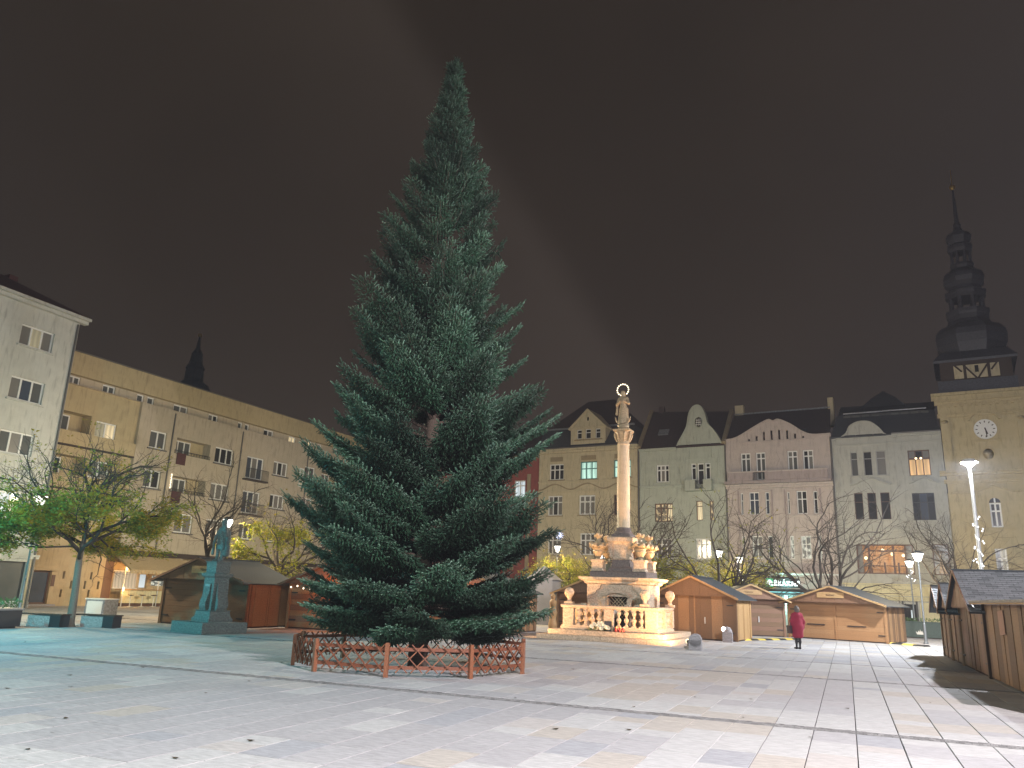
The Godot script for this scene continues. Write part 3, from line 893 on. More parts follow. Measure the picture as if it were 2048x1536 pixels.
func yellow_house() -> void:
	var t := thing("town_house", "cream yellow house with a triangular dormer and mint green lit windows", "building", row())
	var x0 := -31.65; var x1 := -20.92
	var up := [[-30.46, -28.86, 12.9, 14.5], [-27.05, -25.25, 12.85, 14.6], [-23.5, -21.75, 12.9, 14.6]]
	var mid := [[-30.56, -28.95, 9.35, 11.3], [-27.15, -25.42, 9.38, 11.28], [-23.5, -21.8, 9.3, 11.25]]
	var low := [[-30.5, -29.0, 5.55, 7.62], [-27.0, -25.4, 5.55, 7.62], [-23.5, -21.9, 5.55, 7.62]]
	var shops := [[-31.0, -28.2, 0.4, 3.0], [-27.4, -24.9, 0.4, 3.0], [-24.2, -21.5, 0.4, 3.0]]
	var b := Mb.new()
	wall(b, x0, x1, 0, 15.55, up + mid + low + shops)
	b.bx(x0 + 0.01, x1 - 0.01, 0, 15.5, -11, -0.3)
	part("wall", b, M.plaster_cream, t)
	window(t, up[0], 3, 0.36, M.frame_white, M.pane_dark, -0.2, 0.1)
	for i in [1, 2]: window(t, up[i], 3, 0.4, M.frame_teal, M.window_mint, -0.2, 0.09)
	window(t, mid[0], 3, 0.33, M.frame_white, M.pane_dark, -0.2, 0.1); window(t, mid[1], 3, 0.33, M.frame_white, M.pane_curtain, -0.2, 0.13); window(t, mid[2], 3, 0.33, M.frame_brown, M.pane_curtain, -0.2, 0.1)
	for w in low: window(t, w, 3, 0.33, M.frame_white, M.pane_grey, -0.2, 0.12)
	for i in 3: window(t, shops[i], 2, 0.2, M.frame_dark, [M.window_dim, M.window_pale, M.window_dim][i], -0.2, 0.1, "shop_window")
	for w in up + mid: sill(t, w, M.plaster_cream_dark)
	for w in up: plain(t, "panel", w[0] + 0.1, w[1] - 0.1, 14.75, 15.2, -0.02, 0.05, M.plaster_cream_dark)
	for x in [-31.45, -28.0, -24.4, -21.1]: plain(t, "pilaster", x - 0.17, x + 0.17, 12.95, 15.45, -0.02, 0.07, M.plaster_cream)
	ledge(t, x0, x1, 12.55, 12.75, 0.16, M.plaster_cream, "string_course"); ledge(t, x0, x1, 11.62, 11.8, 0.16, M.plaster_cream, "string_course")
	for i in 3: wave(t, x0 + 0.1 + i * 3.55, x0 + 3.6 + i * 3.55, 11.84, 0.55, M.plaster_cream_dark, "wave_moulding", 0.12)
	ledge(t, x0, x1, 4.3, 4.6, 0.2, M.plaster_cream, "string_course"); plain(t, "shop_sign_board", x0 + 0.3, x1 - 0.3, 3.15, 3.8, 0.0, 0.08, M.plaster_cream_dark)
	ledge(t, x0 - 0.05, x1 + 0.05, 15.55, 15.95, 0.5, M.plaster_cream)
	plain(t, "rain_gutter", x0, x1, 15.95, 16.07, 0.38, 0.55, M.gutter)
	b = Mb.new(); b.tube([Vector3(-20.95, 0, 0.1), Vector3(-20.95, 15.9, 0.1)], [0.08, 0.08], 8); part("drain_pipe", b, M.gutter, t)
	roof_slope(t, "roof", [Vector3(x0, 15.98, 0.42), Vector3(x1, 15.98, 0.42), Vector3(-22.2, 18.45, -2.0), Vector3(-32.2, 18.45, -2.0)], M.roof_slate)
	plain(t, "roof_break", -32.3, -22.1, 18.42, 18.58, -2.1, -1.82, M.tin)
	roof_slope(t, "roof", [Vector3(-32.0, 18.5, -2.0), Vector3(-22.3, 18.5, -2.0), Vector3(-25.4, 22.0, -5.0), Vector3(-28.5, 22.0, -5.0)], M.roof_tile)
	roof_slope(t, "roof", [Vector3(-22.3, 18.5, -2.0), Vector3(-22.3, 18.5, -9.0), Vector3(-25.4, 22.0, -5.0)], M.roof_tile)
	roof_slope(t, "roof", [Vector3(-32.0, 18.5, -9.0), Vector3(-32.0, 18.5, -2.0), Vector3(-28.5, 22.0, -5.0)], M.roof_tile)
	roof_slope(t, "roof", [Vector3(x1, 15.98, 0.4), Vector3(x1, 15.98, -9), Vector3(-22.2, 18.45, -9), Vector3(-22.2, 18.45, -2.0)], M.roof_slate)
	# dormer
	var dw := [[-27.45, -26.92, 16.92, 17.85], [-26.52, -25.93, 16.9, 17.87], [-25.44, -24.9, 16.88, 17.85]]
	b = Mb.new()
	wall(b, -28.12, -24.4, 16.3, 18.02, dw, 0.05)
	b.bx(-28.11, -24.41, 16.3, 18.0, -4.5, -0.2)
	b.prism(PackedVector2Array([Vector2(-28.12, 18.02), Vector2(-24.4, 18.02), Vector2(-26.27, 19.82)]), -4.5, 0.05)
	part("dormer", b, M.plaster_cream, t)
	for w in dw: window(t, w, 1, 0.36, M.frame_white, M.pane_dark, -0.12, 0.06, "dormer_window")
	rim(t, "dormer_moulding", PackedVector2Array([Vector2(-24.15, 17.95), Vector2(-26.27, 19.95), Vector2(-28.38, 17.95)]), 0.16, -4.5, 0.22, M.plaster_cream)
	ledge(t, -28.3, -24.2, 17.98, 18.12, 0.12, M.plaster_cream, "dormer_moulding", 0.05); ledge(t, -27.7, -24.7, 16.72, 16.84, 0.1, M.plaster_cream_dark, "sill", 0.05)
	b = Mb.new(); b.ball(Vector3(-26.25, 18.9, 0.05), Vector3(0.1, 0.22, 0.03), 10); part("oval_window", b, M.pane_dark, t)

func green_house() -> void:
	var t := thing("town_house", "grey-green house with a tall curved gable and a round lattice window", "building", row())
	var x0 := -20.85; var x1 := -12.72
	var uw := [-19.2, -17.95, 12.25, 13.9]; var side := [[-15.88, -15.38, 12.35, 13.9], [-14.58, -14.07, 12.35, 13.9]]; var door := [-15.3, -14.66, 11.75, 13.9]
	var lw := [[-19.4, -17.67, 8.6, 10.3], [-15.47, -14.89, 8.7, 10.47], [-14.25, -13.88, 8.7, 10.44]]
	var low := [[-19.3, -17.8, 5.3, 7.1], [-15.6, -14.2, 5.3, 7.1]]
	var shops := [[-20.2, -17.2, 0.4, 2.7], [-16.6, -13.4, 0.4, 2.7]]
	var b := Mb.new()
	wall(b, x0, x1, 0, 15.4, [uw, door] + side + lw + low + shops)
	b.bx(x0 + 0.01, x1 - 0.01, 0, 15.3, -11, -0.3)
	part("wall", b, M.plaster_green, t)
	var g := [Vector2(-17.3, 15.4), Vector2(-16.95, 16.1), Vector2(-16.55, 16.75), Vector2(-16.2, 17.45), Vector2(-16.05, 18.3), Vector2(-15.87, 18.85), Vector2(-15.55, 19.27), Vector2(-15.16, 19.4), Vector2(-14.78, 19.25), Vector2(-14.5, 18.75), Vector2(-14.33, 18.2), Vector2(-14.2, 17.6), Vector2(-13.7, 17.0), Vector2(-13.25, 16.3), Vector2(-12.82, 15.4)]
	var pts := curve_pts(g, 3)
	b = Mb.new(); b.prism(pts, -0.5, 0.06)
	part("gable", b, M.plaster_green, t)
	var back := pts.duplicate(); back.reverse()
	rim(t, "gable_moulding", back, 0.14, -0.52, 0.14, M.plaster_green)
	b = Mb.new(); b.ball(Vector3(-15.04, 17.7, 0.06), Vector3(0.36, 0.5, 0.05), 20); part("round_window_surround", b, M.plaster_green, t)
	b = Mb.new(); b.ball(Vector3(-15.04, 17.7, 0.085), Vector3(0.29, 0.42, 0.04), 20); part("round_window", b, M.pane_dark, t)
	b = Mb.new()
	for i in [-1, 0, 1]:
		b.bx(-15.04 + i * 0.15 - 0.02, -15.04 + i * 0.15 + 0.02, 17.36, 18.04, 0.10, 0.14); b.bx(-15.3, -14.78, 17.7 + i * 0.2 - 0.02, 17.7 + i * 0.2 + 0.02, 0.10, 0.137)
	part("window_lattice", b, M.frame_white, t)
	for x in [-16.0, -14.0]: plain(t, "gable_strip", x - 0.06, x + 0.06, 14.4, 16.9, 0.0, 0.09, M.plaster_green)
	window(t, uw, 3, 0.3, M.frame_white, M.pane_dark, -0.2, 0.12)
	for w in side: window(t, w, 1, 0.26, M.frame_white, M.pane_dark, -0.2, 0.11)
	window(t, door, 1, 0.3, M.frame_white, M.pane_dark, -0.2, 0.1, "balcony_door")
	for w in [lw[0]]: window(t, w, 3, 0.27, M.frame_brown, [M.window_candle, M.window_candle, M.window_warm], -0.2, 0.1)
	window(t, lw[1], 1, 0.28, M.frame_brown, M.window_warm, -0.2, 0.07); window(t, lw[2], 1, 0.28, M.frame_brown, M.window_candle, -0.2, 0.06)
	for w in low: window(t, w, 3, 0.3, M.frame_white, M.pane_grey, -0.2, 0.1)
	for w in shops: window(t, w, 3, 0.2, M.frame_dark, M.window_bistro, -0.2, 0.1, "shop_window")
	for w in lw + [uw]: sill(t, w, M.plaster_green)
	for r in [[-20.3, -16.9], [-16.5, -13.4]]:
		rim(t, "panel_moulding", PackedVector2Array([Vector2(r[1], 12.1), Vector2(r[1], 14.35), Vector2(r[0], 14.35), Vector2(r[0], 12.1)]), 0.07, -0.02, 0.05, M.plaster_green)
	plain(t, "balcony_block", -16.3, -15.35, 11.45, 12.3, 0.0, 0.7, M.plaster_green); plain(t, "balcony_block", -14.6, -13.85, 11.45, 12.3, 0.0, 0.7, M.plaster_green)
	plain(t, "balcony_slab", -16.3, -13.85, 11.3, 11.449, 0.0, 0.75, M.plaster_green)
	railing(t, -15.34, -14.61, 11.5, 12.2, 0.6, 0.1, M.metal_dark, "balcony_rail")
	ledge(t, x0, x1, 11.72, 11.95, 0.18, M.plaster_green, "string_course"); ledge(t, x0, x1, 4.3, 4.55, 0.2, M.plaster_green, "string_course")
	ledge(t, x0, -17.2, 15.25, 15.45, 0.35, M.plaster_green)
	plain(t, "shop_shade", -19.0, -13.2, 2.75, 3.05, 0.0, 0.5, M.frame_dark)
	var tm := TextMesh.new(); tm.text = "Coloseum"; tm.font_size = 48; tm.pixel_size = 0.011; tm.depth = 0.03
	var f := SystemFont.new(); f.font_names = PackedStringArray(["Droid Serif"]); f.font_italic = true; tm.font = f
	var o := part("lettering", tm, M.lettering_dark, t); o.position = Vector3(-17.3, 3.62, 0.03)
	roof_slope(t, "roof", [Vector3(x0, 15.47, 0.3), Vector3(-12.72, 15.47, 0.3), Vector3(-13.3, 19.7, -5.0), Vector3(-21.3, 20.3, -5.0)], M.roof_tile)
	b = Mb.new(); b.bar(Vector3(-20.83, 15.6, 0.25), Vector3(-21.35, 20.35, -5.0), 0.35, 0.35); part("fire_wall", b, M.plaster_cream_dark, t)
	b = Mb.new(); b.bar(Vector3(-12.74, 15.6, 0.25), Vector3(-13.2, 19.75, -5.0), 0.35, 0.35); part("fire_wall", b, M.plaster_cream_dark, t)
	plain(t, "chimney", -20.55, -20.0, 19.2, 20.7, -5.3, -4.8, M.roof_tile)
	b = Mb.new(); b.xf = Transform3D(Basis(Vector3.RIGHT, -0.72), Vector3(-19.0, 17.35, -1.7)); b.bx(-0.5, 0.5, -0.4, 0.4, -0.02, 0.09); part("roof_light", b, M.tin, t)

func pink_house() -> void:
	var t := thing("town_house", "pinkish house with a wide wavy gable, a row of slits and a long balcony", "building", row())
	var x0 := -12.7; var x1 := -3.7
	var slits := []
	var sx := [-10.54, -9.86, -9.22, -8.56, -7.91, -7.24, -6.59, -5.92]; var sh := [0.24, 0.46, 0.82, 0.9, 0.9, 0.82, 0.48, 0.22]
	for i in 8: slits.push_back([sx[i] - 0.09, sx[i] + 0.09, 15.62, 15.62 + sh[i]])
	var up := [[-11.32, -10.46, 12.85, 14.6], [-10.0, -9.16, 12.15, 14.6], [-7.32, -6.46, 12.85, 14.6], [-6.04, -5.18, 12.85, 14.6]]
	var lo := [[-11.48, -11.24, 9.15, 11.05], [-10.73, -9.88, 9.15, 11.1], [-9.36, -9.0, 9.15, 11.08], [-7.52, -7.3, 9.15, 11.05], [-6.74, -5.9, 9.15, 11.1], [-5.4, -5.05, 9.15, 11.05]]
	var fi := [[-11.5, -11.2, 5.4, 7.3], [-10.6, -9.75, 5.4, 7.3], [-9.3, -8.85, 5.4, 7.3], [-7.5, -7.15, 5.4, 7.3], [-6.62, -5.8, 5.4, 7.3], [-5.25, -4.95, 5.4, 7.3]]
	var shop := [[-11.8, -8.2, 0.35, 2.4], [-7.9, -4.5, 0.35, 2.4]]
	var g := [Vector2(-12.7, 15.95), Vector2(-11.9, 16.02), Vector2(-11.2, 16.3), Vector2(-10.2, 16.86), Vector2(-8.85, 17.52), Vector2(-8.37, 17.38), Vector2(-7.89, 17.5), Vector2(-6.9, 17.0), Vector2(-5.95, 16.28), Vector2(-5.1, 15.95), Vector2(-3.7, 15.95)]
	var b := Mb.new()
	wall(b, x0, x1, 0, 15.62, up + lo + fi + shop)
	# the wavy gable is built in strips that leave the slits open
	var edge := curve_pts(g, 4)
	var cuts := [x0]
	for s in slits: cuts.push_back(s[0]); cuts.push_back(s[1])
	cuts.push_back(x1)
	for i in cuts.size() - 1:
		var a: float = cuts[i]; var e: float = cuts[i + 1]
		var low: float = 15.62 if i % 2 == 0 else slits[(i - 1) / 2][3]
		var poly := PackedVector2Array([Vector2(a, low), Vector2(e, low), Vector2(e, height_on(edge, e))])
		for k in range(edge.size() - 1, -1, -1):
			if edge[k].x > a + 0.02 and edge[k].x < e - 0.02: poly.push_back(edge[k])
		poly.push_back(Vector2(a, height_on(edge, a)))
		b.prism(poly, -0.35, 0.0)
	b.bx(x0 + 0.01, x1 - 0.01, 0, 15.5, -11, -0.3)
	part("wall", b, M.plaster_pink, t)
	plain(t, "attic_dark", -10.8, -5.7, 15.55, 16.6, -0.9, -0.7, M.pane_dark)
	var back := edge.duplicate(); back.reverse()
	rim(t, "gable_moulding", back, 0.14, -0.4, 0.12, M.plaster_pink)
	ledge(t, -11.35, -5.1, 15.45, 15.58, 0.1, M.plaster_pink, "sill")
	for s in slits: plain(t, "slit_sill", s[0] - 0.1, s[1] + 0.1, 15.585, 15.625, 0.0, 0.12, M.plaster_pink)
	for i in 4: window(t, up[i], 2, 0.3 if i != 1 else 0.22, M.frame_white, M.pane_curtain if i == 3 else M.pane_grey, -0.2, 0.1, "balcony_door" if i == 1 else "window")
	for i in 6: window(t, lo[i], 2 if i % 3 == 1 else 1, 0.36, M.frame_white, M.pane_blue if i < 3 else M.pane_dark, -0.2, 0.075)
	for i in 6: window(t, fi[i], 2 if i % 3 == 1 else 1, 0.36, M.frame_white, M.window_pale if i > 2 else M.pane_dark, -0.2, 0.075)
	window(t, shop[0], 4, 0.0, M.frame_dark, M.window_shop, -0.2, 0.08, "shop_window"); window(t, shop[1], 4, 0.0, M.frame_dark, M.window_shop, -0.2, 0.08, "shop_window")
	for r in [[-11.6, -8.85], [-7.65, -4.9]]:
		plain(t, "bay_frame", r[0], r[1], 11.14, 11.26, 0.0, 0.1, M.plaster_pink); plain(t, "bay_sill", r[0] - 0.1, r[1] + 0.1, 8.95, 9.1, 0.0, 0.16, M.plaster_pink)
		plain(t, "bay_strip", r[0] - 0.12, r[0], 5.2, 11.26, 0.0, 0.07, M.plaster_pink_dark); plain(t, "bay_strip", r[1], r[1] + 0.12, 5.2, 11.26, 0.0, 0.07, M.plaster_pink_dark)
	b = Mb.new(); b.prism(PackedVector2Array([Vector2(-8.27, 13.3), Vector2(-7.98, 13.95), Vector2(-8.27, 14.66), Vector2(-8.56, 13.95)]), 0.0, 0.06); part("diamond_ornament", b, M.plaster_pink, t)
	plain(t, "balcony_slab", -12.6, -3.75, 11.75, 11.98, 0.0, 1.0, M.plaster_pink_dark); ledge(t, -12.65, -3.72, 11.4, 11.74, 0.5, M.plaster_pink)
	plain(t, "balcony_front", -12.3, -10.1, 12.0, 12.7, 0.86, 0.98, M.plaster_pink_dark); plain(t, "balcony_front", -9.1, -4.0, 12.0, 12.7, 0.86, 0.98, M.plaster_pink_dark)
	plain(t, "balcony_rail", -12.35, -3.95, 12.7, 12.8, 0.83, 1.01, M.plaster_pink)
	railing(t, -10.08, -9.12, 12.0, 12.68, 0.92, 0.12, M.metal_dark, "balcony_grille")
	for x in [-12.4, -4.0]: plain(t, "pilaster", x - 0.2, x + 0.2, 4.4, 15.4, 0.0, 0.06, M.plaster_pink)
	ledge(t, -12.7, -3.7, 4.1, 4.22, 0.22, M.frame_white, "string_course")
	plain(t, "panel", -11.2, -9.0, 4.35, 5.05, 0.0, 0.05, M.plaster_grey); plain(t, "panel", -7.4, -4.9, 4.35, 5.05, 0.0, 0.05, M.plaster_pink_dark)
	plain(t, "shop_lintel", -12.2, -4.2, 2.42, 2.95, -0.1, 0.08, M.metal_dark)
	plain(t, "shop_light_strip", -11.9, -4.5, 2.62, 2.70, 0.08, 0.12, M.sign_teal_glow)
	b = Mb.new(); b.tube([Vector3(-3.72, 0, 0.1), Vector3(-3.72, 15.6, 0.1)], [0.08, 0.08], 8); part("drain_pipe", b, M.gutter, t)
	b = Mb.new(); b.tube([Vector3(-12.68, 0, 0.1), Vector3(-12.68, 15.6, 0.1)], [0.07, 0.07], 8); part("drain_pipe", b, M.gutter, t)
	roof_slope(t, "roof", [Vector3(-12.7, 15.9, -0.2), Vector3(-3.7, 15.9, -0.2), Vector3(-4.2, 19.25, -5.0), Vector3(-12.9, 19.3, -5.0)], M.roof_tile)
	plain(t, "roof_ridge", -12.9, -4.2, 19.27, 19.4, -5.1, -4.9, M.tin)
	plain(t, "chimney", -12.86, -12.05, 17.6, 20.2, -5.6, -4.9, M.plaster_cream); plain(t, "chimney", -4.38, -3.9, 17.6, 20.25, -5.6, -4.9, M.plaster_cream)
	# the pharmacy's lit sign
	var s := thing("pharmacy_sign", "glowing white shop sign with a green cross above the shop window", "shop sign", row())
	plain(s, "back_board", -9.65, -6.9, 3.03, 3.8, 0.05, 0.16, M.metal_dark)
	plain(s, "green_panel", -9.63, -9.0, 3.08, 3.76, 0.161, 0.20, M.sign_green_glow)
	b = Mb.new(); b.bx(-9.42, -9.22, 3.17, 3.67, 0.201, 0.24); b.bx(-9.57, -9.421, 3.32, 3.52, 0.201, 0.24); b.bx(-9.219, -9.07, 3.32, 3.52, 0.201, 0.24); part("cross_sign", b, M.sign_white_glow, s)
	var tm := TextMesh.new(); tm.text = "LÉKÁRNA"; tm.font_size = 64; tm.pixel_size = 0.0088; tm.depth = 0.06
	var f := SystemFont.new(); f.font_names = PackedStringArray(["Droid Sans"]); f.font_weight = 700; tm.font = f
	var o := part("sign_letters", tm, M.sign_white_glow, s); o.position = Vector3(-8.02, 3.38, 0.20)
	spot_free("sign_light", s.transform * Vector3(-8.0, 3.4, 0.45), Color(0.65, 1.0, 0.95), 4.0)
	spot_free("shop_light", s.transform * Vector3(-8.0, 1.9, 0.7), Color(0.62, 1.0, 0.98), 6.0)

func spot_free(called: String, at: Vector3, c: Color, e: float) -> void:
	omni(called, at, c, e, 0.3)

func height_on(pts: PackedVector2Array, x: float) -> float:
	for i in pts.size() - 1:
		if x >= pts[i].x - 1e-4 and x <= pts[i + 1].x + 1e-4: return lerpf(pts[i].y, pts[i + 1].y, (x - pts[i].x) / maxf(1e-6, pts[i + 1].x - pts[i].x))
	return pts[-1].y

func grey_house() -> void:
	var t := thing("town_house", "grey house with a round-topped gable, one amber window and a warm restaurant window below", "building", row())
	var x0 := -3.65; var x1 := 4.55
	var up := [[-2.25, -1.73, 12.2, 14.2], [-1.27, -0.64, 12.2, 14.2], [-0.3, 0.4, 12.2, 14.2]]; var lit := [2.04, 3.6, 12.03, 14.1]
	var lo := [[-2.21, -1.56, 8.6, 10.77], [-1.22, -0.57, 8.6, 10.77], [-0.24, 0.44, 8.6, 10.77]]; var big := [2.06, 3.63, 8.5, 10.65]
	var rest := [-2.36, 1.78, 4.3, 6.62, 0.3]; var rest2 := [3.1, 4.25, 4.3, 6.65, 0.3]
	var store := [-0.6, 1.75, 0.15, 2.05, 0.5]; var store0 := [-3.2, -0.75, 0.15, 2.05, 0.5]
	var b := Mb.new()
	wall(b, x0, x1, 0, 15.35, up + lo + [lit, big, rest, rest2, store, store0])
	b.bx(x0 + 0.01, x1 - 0.01, 7.0, 15.3, -11, -0.35); b.bx(x0 + 0.01, x1 - 0.01, 2.6, 4.2, -11, -0.35); b.bx(x0 + 0.01, x1 - 0.01, 0, 7.0, -11, -3.2)
	part("wall", b, M.plaster_grey, t)
	var g := [Vector2(-3.65, 15.35), Vector2(-3.0, 15.5), Vector2(-2.48, 15.85), Vector2(-2.2, 16.4), Vector2(-1.65, 16.72), Vector2(-1.05, 16.8), Vector2(-0.42, 16.64), Vector2(0.15, 16.1), Vector2(0.5, 15.62), Vector2(1.0, 15.42), Vector2(1.4, 15.35)]
	var pts := curve_pts(g, 3)
	b = Mb.new(); b.prism(pts, -0.4, 0.05); part("gable", b, M.plaster_grey, t)
	var back := pts.duplicate(); back.reverse()
	rim(t, "gable_moulding", back, 0.13, -0.42, 0.14, M.plaster_grey)
	var inner := []
	for i in 13: inner.push_back(Vector2(-1.05 + 0.85 * cos(PI * i / 12.0), 15.1 + 0.95 * sin(PI * i / 12.0)))
	rim(t, "gable_panel_moulding", PackedVector2Array(inner), 0.07, 0.04, 0.10, M.plaster_grey)
	for i in 3:
		window(t, up[i], 1, 0.3, M.frame_grey, [M.pane_grey, M.pane_dark, M.pane_curtain][i], -0.2, 0.05); window(t, lo[i], 1, 0.34, M.frame_brown, M.pane_dark, -0.2, 0.05)
		sill(t, up[i], M.plaster_grey); sill(t, lo[i], M.plaster_grey)
	var top := [lit[0], lit[1], 13.42, lit[3]]; var bot := [lit[0], lit[1], lit[2], 13.42]
	window(t, top, 3, 0.0, M.frame_brown, M.pane_curtain, -0.2, 0.07); window(t, bot, 3, 0.0, M.frame_brown, M.window_amber, -0.2, 0.07, "window", "amber lit lower sash of the upper right window")
	window(t, big, 3, 0.34, M.frame_dark, M.pane_blue, -0.2, 0.05); sill(t, lit, M.plaster_grey); sill(t, big, M.plaster_grey)
	for k in [2.6, 2.95]:
		b = Mb.new(); b.ball(Vector3(k, 13.45, -0.13), Vector3.ONE * 0.09, 8); part("lamp_bulb", b, M.lamp_warm, t)
	wave(t, -2.45, 0.62, 11.38, 0.5, M.plaster_grey); wave(t, 1.95, 4.05, 11.4, 0.42, M.plaster_grey)
	for x in [-3.35, 0.95, 4.25]: plain(t, "pilaster", x - 0.13, x + 0.13, 7.95, 15.2, 0.0, 0.05, M.plaster_grey)
	ledge(t, x0, x1, 14.75, 14.87, 0.1, M.plaster_grey, "string_course"); ledge(t, x0, x1, 7.74, 7.86, 0.16, M.plaster_grey, "string_course"); ledge(t, x0, x1, 7.36, 7.44, 0.08, M.plaster_grey, "string_course")
	ledge(t, 1.0, x1, 15.3, 15.5, 0.3, M.plaster_grey)
	ledge(t, x0, x1, 3.45, 3.56, 0.16, M.awning_cream, "string_course"); plain(t, "shop_sign_board", x0 + 0.25, x1 - 0.1, 2.66, 3.42, 0.0, 0.06, M.awning_cream)
	ledge(t, x0, x1, 2.3, 2.6, 0.3, M.awning_cream, "shop_cornice")
	# restaurant behind its windows
	window(t, rest, 0, 0.0, M.frame_brown, M.pane_clear, -0.28, 0.1, "restaurant_window")
	for x in [-1.45, 0.35, 1.2]:
		plain(t, "window_bar", x - 0.07, x + 0.07, 4.4, 6.52, -0.27, -0.2, M.frame_brown)
	plain(t, "window_bar", -1.38, 1.2, 6.05, 6.17, -0.265, -0.205, M.frame_brown)
	plain(t, "curtain", -2.26, -1.92, 4.4, 6.52, -0.36, -0.31, M.pane_curtain); plain(t, "curtain", 1.27, 1.7, 4.4, 6.52, -0.36, -0.31, M.pane_curtain)
	window(t, rest2, 1, 0.25, M.frame_brown, M.pane_curtain, -0.28, 0.08, "restaurant_window")
	b = Mb.new(); b.prism(PackedVector2Array([Vector2(3.45, 4.45), Vector2(4.05, 4.4), Vector2(3.75, 5.2), Vector2(3.62, 6.0)]), -0.262, -0.255); part("curtain_gap_window", b, M.window_bistro, t)
	b = Mb.new(); b.quad(Vector3(-3.0, 4.2, -3.1), Vector3(4.4, 4.2, -3.1), Vector3(4.4, 7.0, -3.1), Vector3(-3.0, 7.0, -3.1)); part("dining_room_wall", b, mat("room_wall", Color(0.55, 0.42, 0.28), 0.8, T.plaster, 0.5), t)
	plain(t, "dining_room_floor", -3.0, 4.4, 4.15, 4.25, -3.1, -0.36, M.wood_brown); plain(t, "dining_room_ceiling", -3.0, 4.4, 6.9, 7.0, -3.1, -0.36, M.plaster_cream)
	for p in [Vector3(-1.8, 5.6, -1.2), Vector3(0.15, 5.95, -1.6), Vector3(-0.6, 6.3, -2.4), Vector3(0.9, 5.9, -2.6)]:
		b = Mb.new(); b.ball(p, Vector3.ONE * 0.13, 10); part("lamp_globe", b, M.lamp_warm, t)
		b = Mb.new(); b.tube([p + Vector3(0, 0.12, 0), Vector3(p.x, 6.9, p.z)], [0.012, 0.012], 5); part("lamp_cord", b, M.frame_dark, t)
		omni("restaurant_light", t.transform * p, Color(1.0, 0.72, 0.42), 0.8, 0.1)
	for x in [-1.9, -0.9, 0.1, 1.0]:
		plain(t, "dining_table", x - 0.4, x + 0.4, 4.95, 5.0, -1.3, -0.6, M.wood_brown); plain(t, "dining_chair", x + 0.45, x + 0.55, 4.25, 5.25, -1.2, -0.8, M.frame_brown)
	# café on the ground floor
	for r in [store0, store]:
		b = Mb.new(); b.quad(Vector3(r[0], 0.15, -0.49), Vector3(r[1], 0.15, -0.49), Vector3(r[1], 2.05, -0.49), Vector3(r[0], 2.05, -0.49)); part("shop_window", b, M.pane_dark, t)
	for x in [-0.6, -0.15, 0.7, 1.68]: plain(t, "shop_post", x - 0.07, x + 0.07, 0.15, 2.28, -0.42, 0.04, M.frame_dark)
	for k in 9:
		var x: float = [-0.5, -0.42, -0.05, 0.05, 0.3, 0.2, 0.38, 0.1, 0.45][k]; var y: float = [0.35, 0.75, 1.15, 1.2, 0.85, 0.45, 0.5, 0.75, 1.02][k]
		plain(t, "lit_shelf_window", x - 0.07, x + 0.08, y, y + 0.17, -0.48, -0.45, M.window_warm)
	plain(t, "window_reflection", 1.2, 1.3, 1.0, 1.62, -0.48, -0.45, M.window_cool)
	plain(t, "shop_wall", 1.9, 4.5, 0.4, 2.2, -0.02, 0.05, M.awning_cream)
	plain(t, "rain_gutter", 1.0, x1, 15.5, 15.6, 0.2, 0.36, M.gutter)
	roof_slope(t, "roof", [Vector3(x0, 15.5, 0.2), Vector3(4.55, 15.5, 0.2), Vector3(4.2, 17.9, -2.5), Vector3(-3.4, 17.9, -2.5)], M.roof_slate)
	plain(t, "attic_window_band", -2.7, 3.5, 17.3, 17.85, -2.55, -2.2, M.frame_dark)
	for i in 9:
		var x := -2.55 + i * 0.76
		if i != 4: plain(t, "attic_window", x - 0.28, x + 0.28, 17.42, 17.78, -2.195, -2.17, M.pane_grey)
	b = Mb.new(); b.xf = Transform3D(Basis(Vector3.RIGHT, 0.25), Vector3(0, 17.95, -2.2)); b.bx(-2.8, 0.25, 0, 0.1, -0.5, 0.2); part("attic_eave", b, M.tin, t)
	var b2 := Mb.new(); b2.xf = b.xf; b2.bx(0.3, 3.65, 0.02, 0.12, -0.5, 0.22); part("attic_eave", b2, M.tin, t)
	roof_slope(t, "roof", [Vector3(-3.3, 17.9, -2.5), Vector3(4.3, 17.9, -2.5), Vector3(4.3, 19.35, -6.0), Vector3(-3.4, 19.5, -6.0)], M.roof_slate)
	b = Mb.new(); b.lathe([Vector2(2.6, 19.0), Vector2(1.4, 20.0), Vector2(0.0, 20.85)], 4, Vector3(0.22, 0, -6.6), true, PI / 4); part("roof_peak", b, M.roof_slate, t)

func red_house() -> void:
	var t := thing("town_house", "red house with pale strips, half hidden behind the fir, left of the cream yellow house", "building", row())
	var b := Mb.new()
	var holes := []
	for i in 4: holes.push_back([-42.6 + i * 2.7, -41.3 + i * 2.7, 11.2, 13.0]); holes.push_back([-42.6 + i * 2.7, -41.3 + i * 2.7, 7.5, 9.4])
	wall(b, -46, -31.7, 0, 15.2, holes)
	b.bx(-46, -31.71, 0, 15.1, -10, -0.3)
	part("wall", b, M.plaster_red, t)
	for i in holes.size(): window(t, holes[i], 2, 0.3, M.frame_white, M.window_cool if i == 6 else M.pane_dark, -0.2, 0.1)
	for i in 8: plain(t, "pilaster", -45.0 + i * 1.72, -44.6 + i * 1.72, 4.0, 13.6 if i % 2 else 10.5, 0.0, 0.1, M.plaster_cream_dark)
	ledge(t, -46, -31.7, 15.2, 15.5, 0.4, M.plaster_cream_dark)
	roof_slope(t, "roof", [Vector3(-46, 15.5, 0.3), Vector3(-31.7, 15.5, 0.3), Vector3(-32.5, 18.6, -4), Vector3(-46, 18.6, -4)], M.roof_tile)

